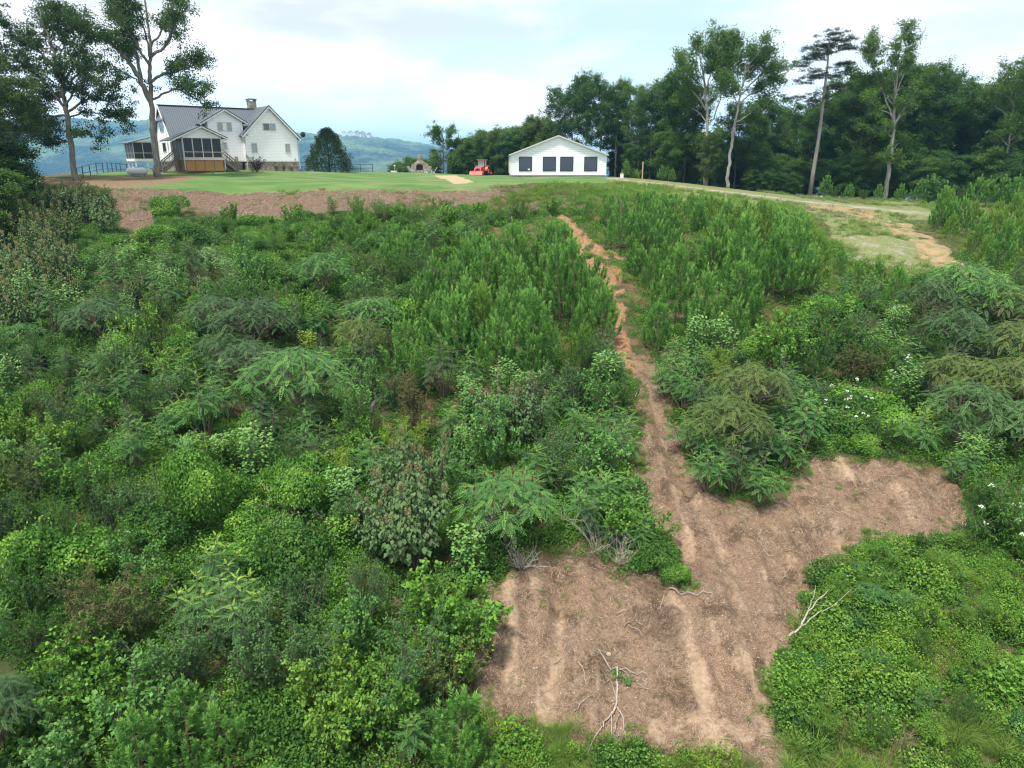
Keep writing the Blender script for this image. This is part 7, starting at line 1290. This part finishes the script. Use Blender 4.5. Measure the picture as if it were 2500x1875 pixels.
branch_obj('fallen_branch', [([cR(1290, 975), cR(1340, 915), cR(1370, 850), cR(1420, 790), cR(1470, 740)], .034, .010), ([cR(1340, 915), cR(1410, 870), cR(1470, 820), cR(1530, 780)], .018, .006), ([cR(1370, 850), cR(1390, 790), cR(1395, 760)], .014, .005), ([cR(1420, 790), cR(1440, 770), cR(1500, 760)], .010, .004), ([cR(1390, 830), cR(1450, 840), cR(1490, 850)], .009, .004)], 'grey dead branch reaching from the weeds into the clearing', lift=.50)
branch_obj('cut_pole', [([cR(830, 700), cR(880, 718), cR(940, 738), cR(1000, 745)], .022, .010), ([cR(850, 705), cR(900, 725), cR(930, 735)], .012, .006)], 'cut pale stem lying below the bramble tongue')
branch_obj('cut_pole', [([cR(490, 980), cR(510, 1010), cR(522, 1070)], .016, .007)], 'short grey stick left of the forked fallen branch')
branch_obj('cut_pole', [([cR(475, 1195), cR(500, 1165), cR(560, 1130)], .012, .005)], 'thin curved stick lower left of the forked fallen branch')
for i, (x0, y0, x1, y1) in enumerate([(670, 855, 715, 812), (680, 865, 755, 885), (725, 838, 750, 815), (565, 805, 600, 785), (232, 680, 250, 697), (400, 990, 450, 905), (1280, 640, 1310, 610), (1205, 540, 1255, 560), (800, 770, 840, 690), (640, 800, 700, 790)]):
    branch_obj('cut_stick', [([cR(x0, y0), cR((x0 + x1) / 2 + 3, (y0 + y1) / 2 - 3), cR(x1, y1)], .013, .006)], ['pale stick pointing up left of centre in the clearing debris', 'long thin stick in the clearing debris', 'short stick beside the long thin one', 'small stick at the upper left of the debris pile', 'tiny white stick at the top left of the clearing', 'slanting stick across the pale wheel track', 'upright broken stick on the right of the clearing', 'dark stick at the top centre of the clearing', 'tall stick at the bramble tongue foot', 'flat stick in the dark debris patch'][i], cat='stick')
cG = lambda x, y: ((1100 + x / 2.765) * .8848, (850 + y / 2.765) * .8848)
branch_obj('cut_stick', [([cG(1245, 370), cG(1275, 300), cG(1330, 240)], .016, .008), ([cG(1265, 360), cG(1300, 290)], .01, .006)], 'pair of pale sticks lying at the top of the gully', cat='stick')
hp = poly([cR(700, 790), cR(830, 740), cR(900, 800), cR(890, 880), cR(760, 900), cR(660, 860)]); x, y = pts_in(hp, 420); litter('brush_heap', x, y, (.08, .38), .010, M['heap'], 'dark brown heap of cut brush in the middle of the lower clearing', 'debris', .06, .35)
hp = poly([(1012, 1260), (1060, 1250), (1075, 1330), (1058, 1420), (1020, 1450), (1000, 1360)]); x, y = pts_in(hp, 500); litter('dry_rim_stalks', x, y, (.1, .45), .011, M['straw'], 'dry brown stalks hanging along the left rim of the clearing', 'debris', .12, .5)
hp = poly([(1190, 1195), (1290, 1180), (1400, 1225), (1450, 1290), (1400, 1285), (1300, 1240), (1180, 1230)]); x, y = pts_in(hp, 420); litter('dark_rim_stalks', x, y, (.1, .4), .010, M['heap'], 'dark dry stalks and roots along the top rim of the clearing', 'debris', .10, .5)  # top rim stalks use the same dark brown as the brush heap
p = hit(*cR(610, 950)); q = MB(); q.lathe([(.02, 0), (.06, .02), (.07, .05), (.05, .08), (.02, .09)], sides=7); o = q.build('rock', simple('pinkish_rock', (.36, .27, .2), .9), None); o.location = (p[0], p[1], ground_at(p[0], p[1]) - .02); tag(o, 'pinkish clod of earth above the forked fallen branch', 'rock')

# ------------------------------------------------------------ haze
hz = MB(); hz.box(-9000, 7200, -70, 9200, -140, 200)
hm = bpy.data.materials.new('valley_haze'); hm.use_nodes = True; nt = hm.node_tree; nt.nodes.clear(); pv = nt.nodes.new('ShaderNodeVolumePrincipled'); ho = nt.nodes.new('ShaderNodeOutputMaterial')
pv.inputs['Color'].default_value = (.27, .61, 1.0, 1); pv.inputs['Density'].default_value = .00021; pv.inputs['Anisotropy'].default_value = 0.0; nt.links.new(pv.outputs[0], ho.inputs['Volume'])
tag(hz.build('haze', hm), 'thin blue air haze over the valley', 'haze', kind='stuff')
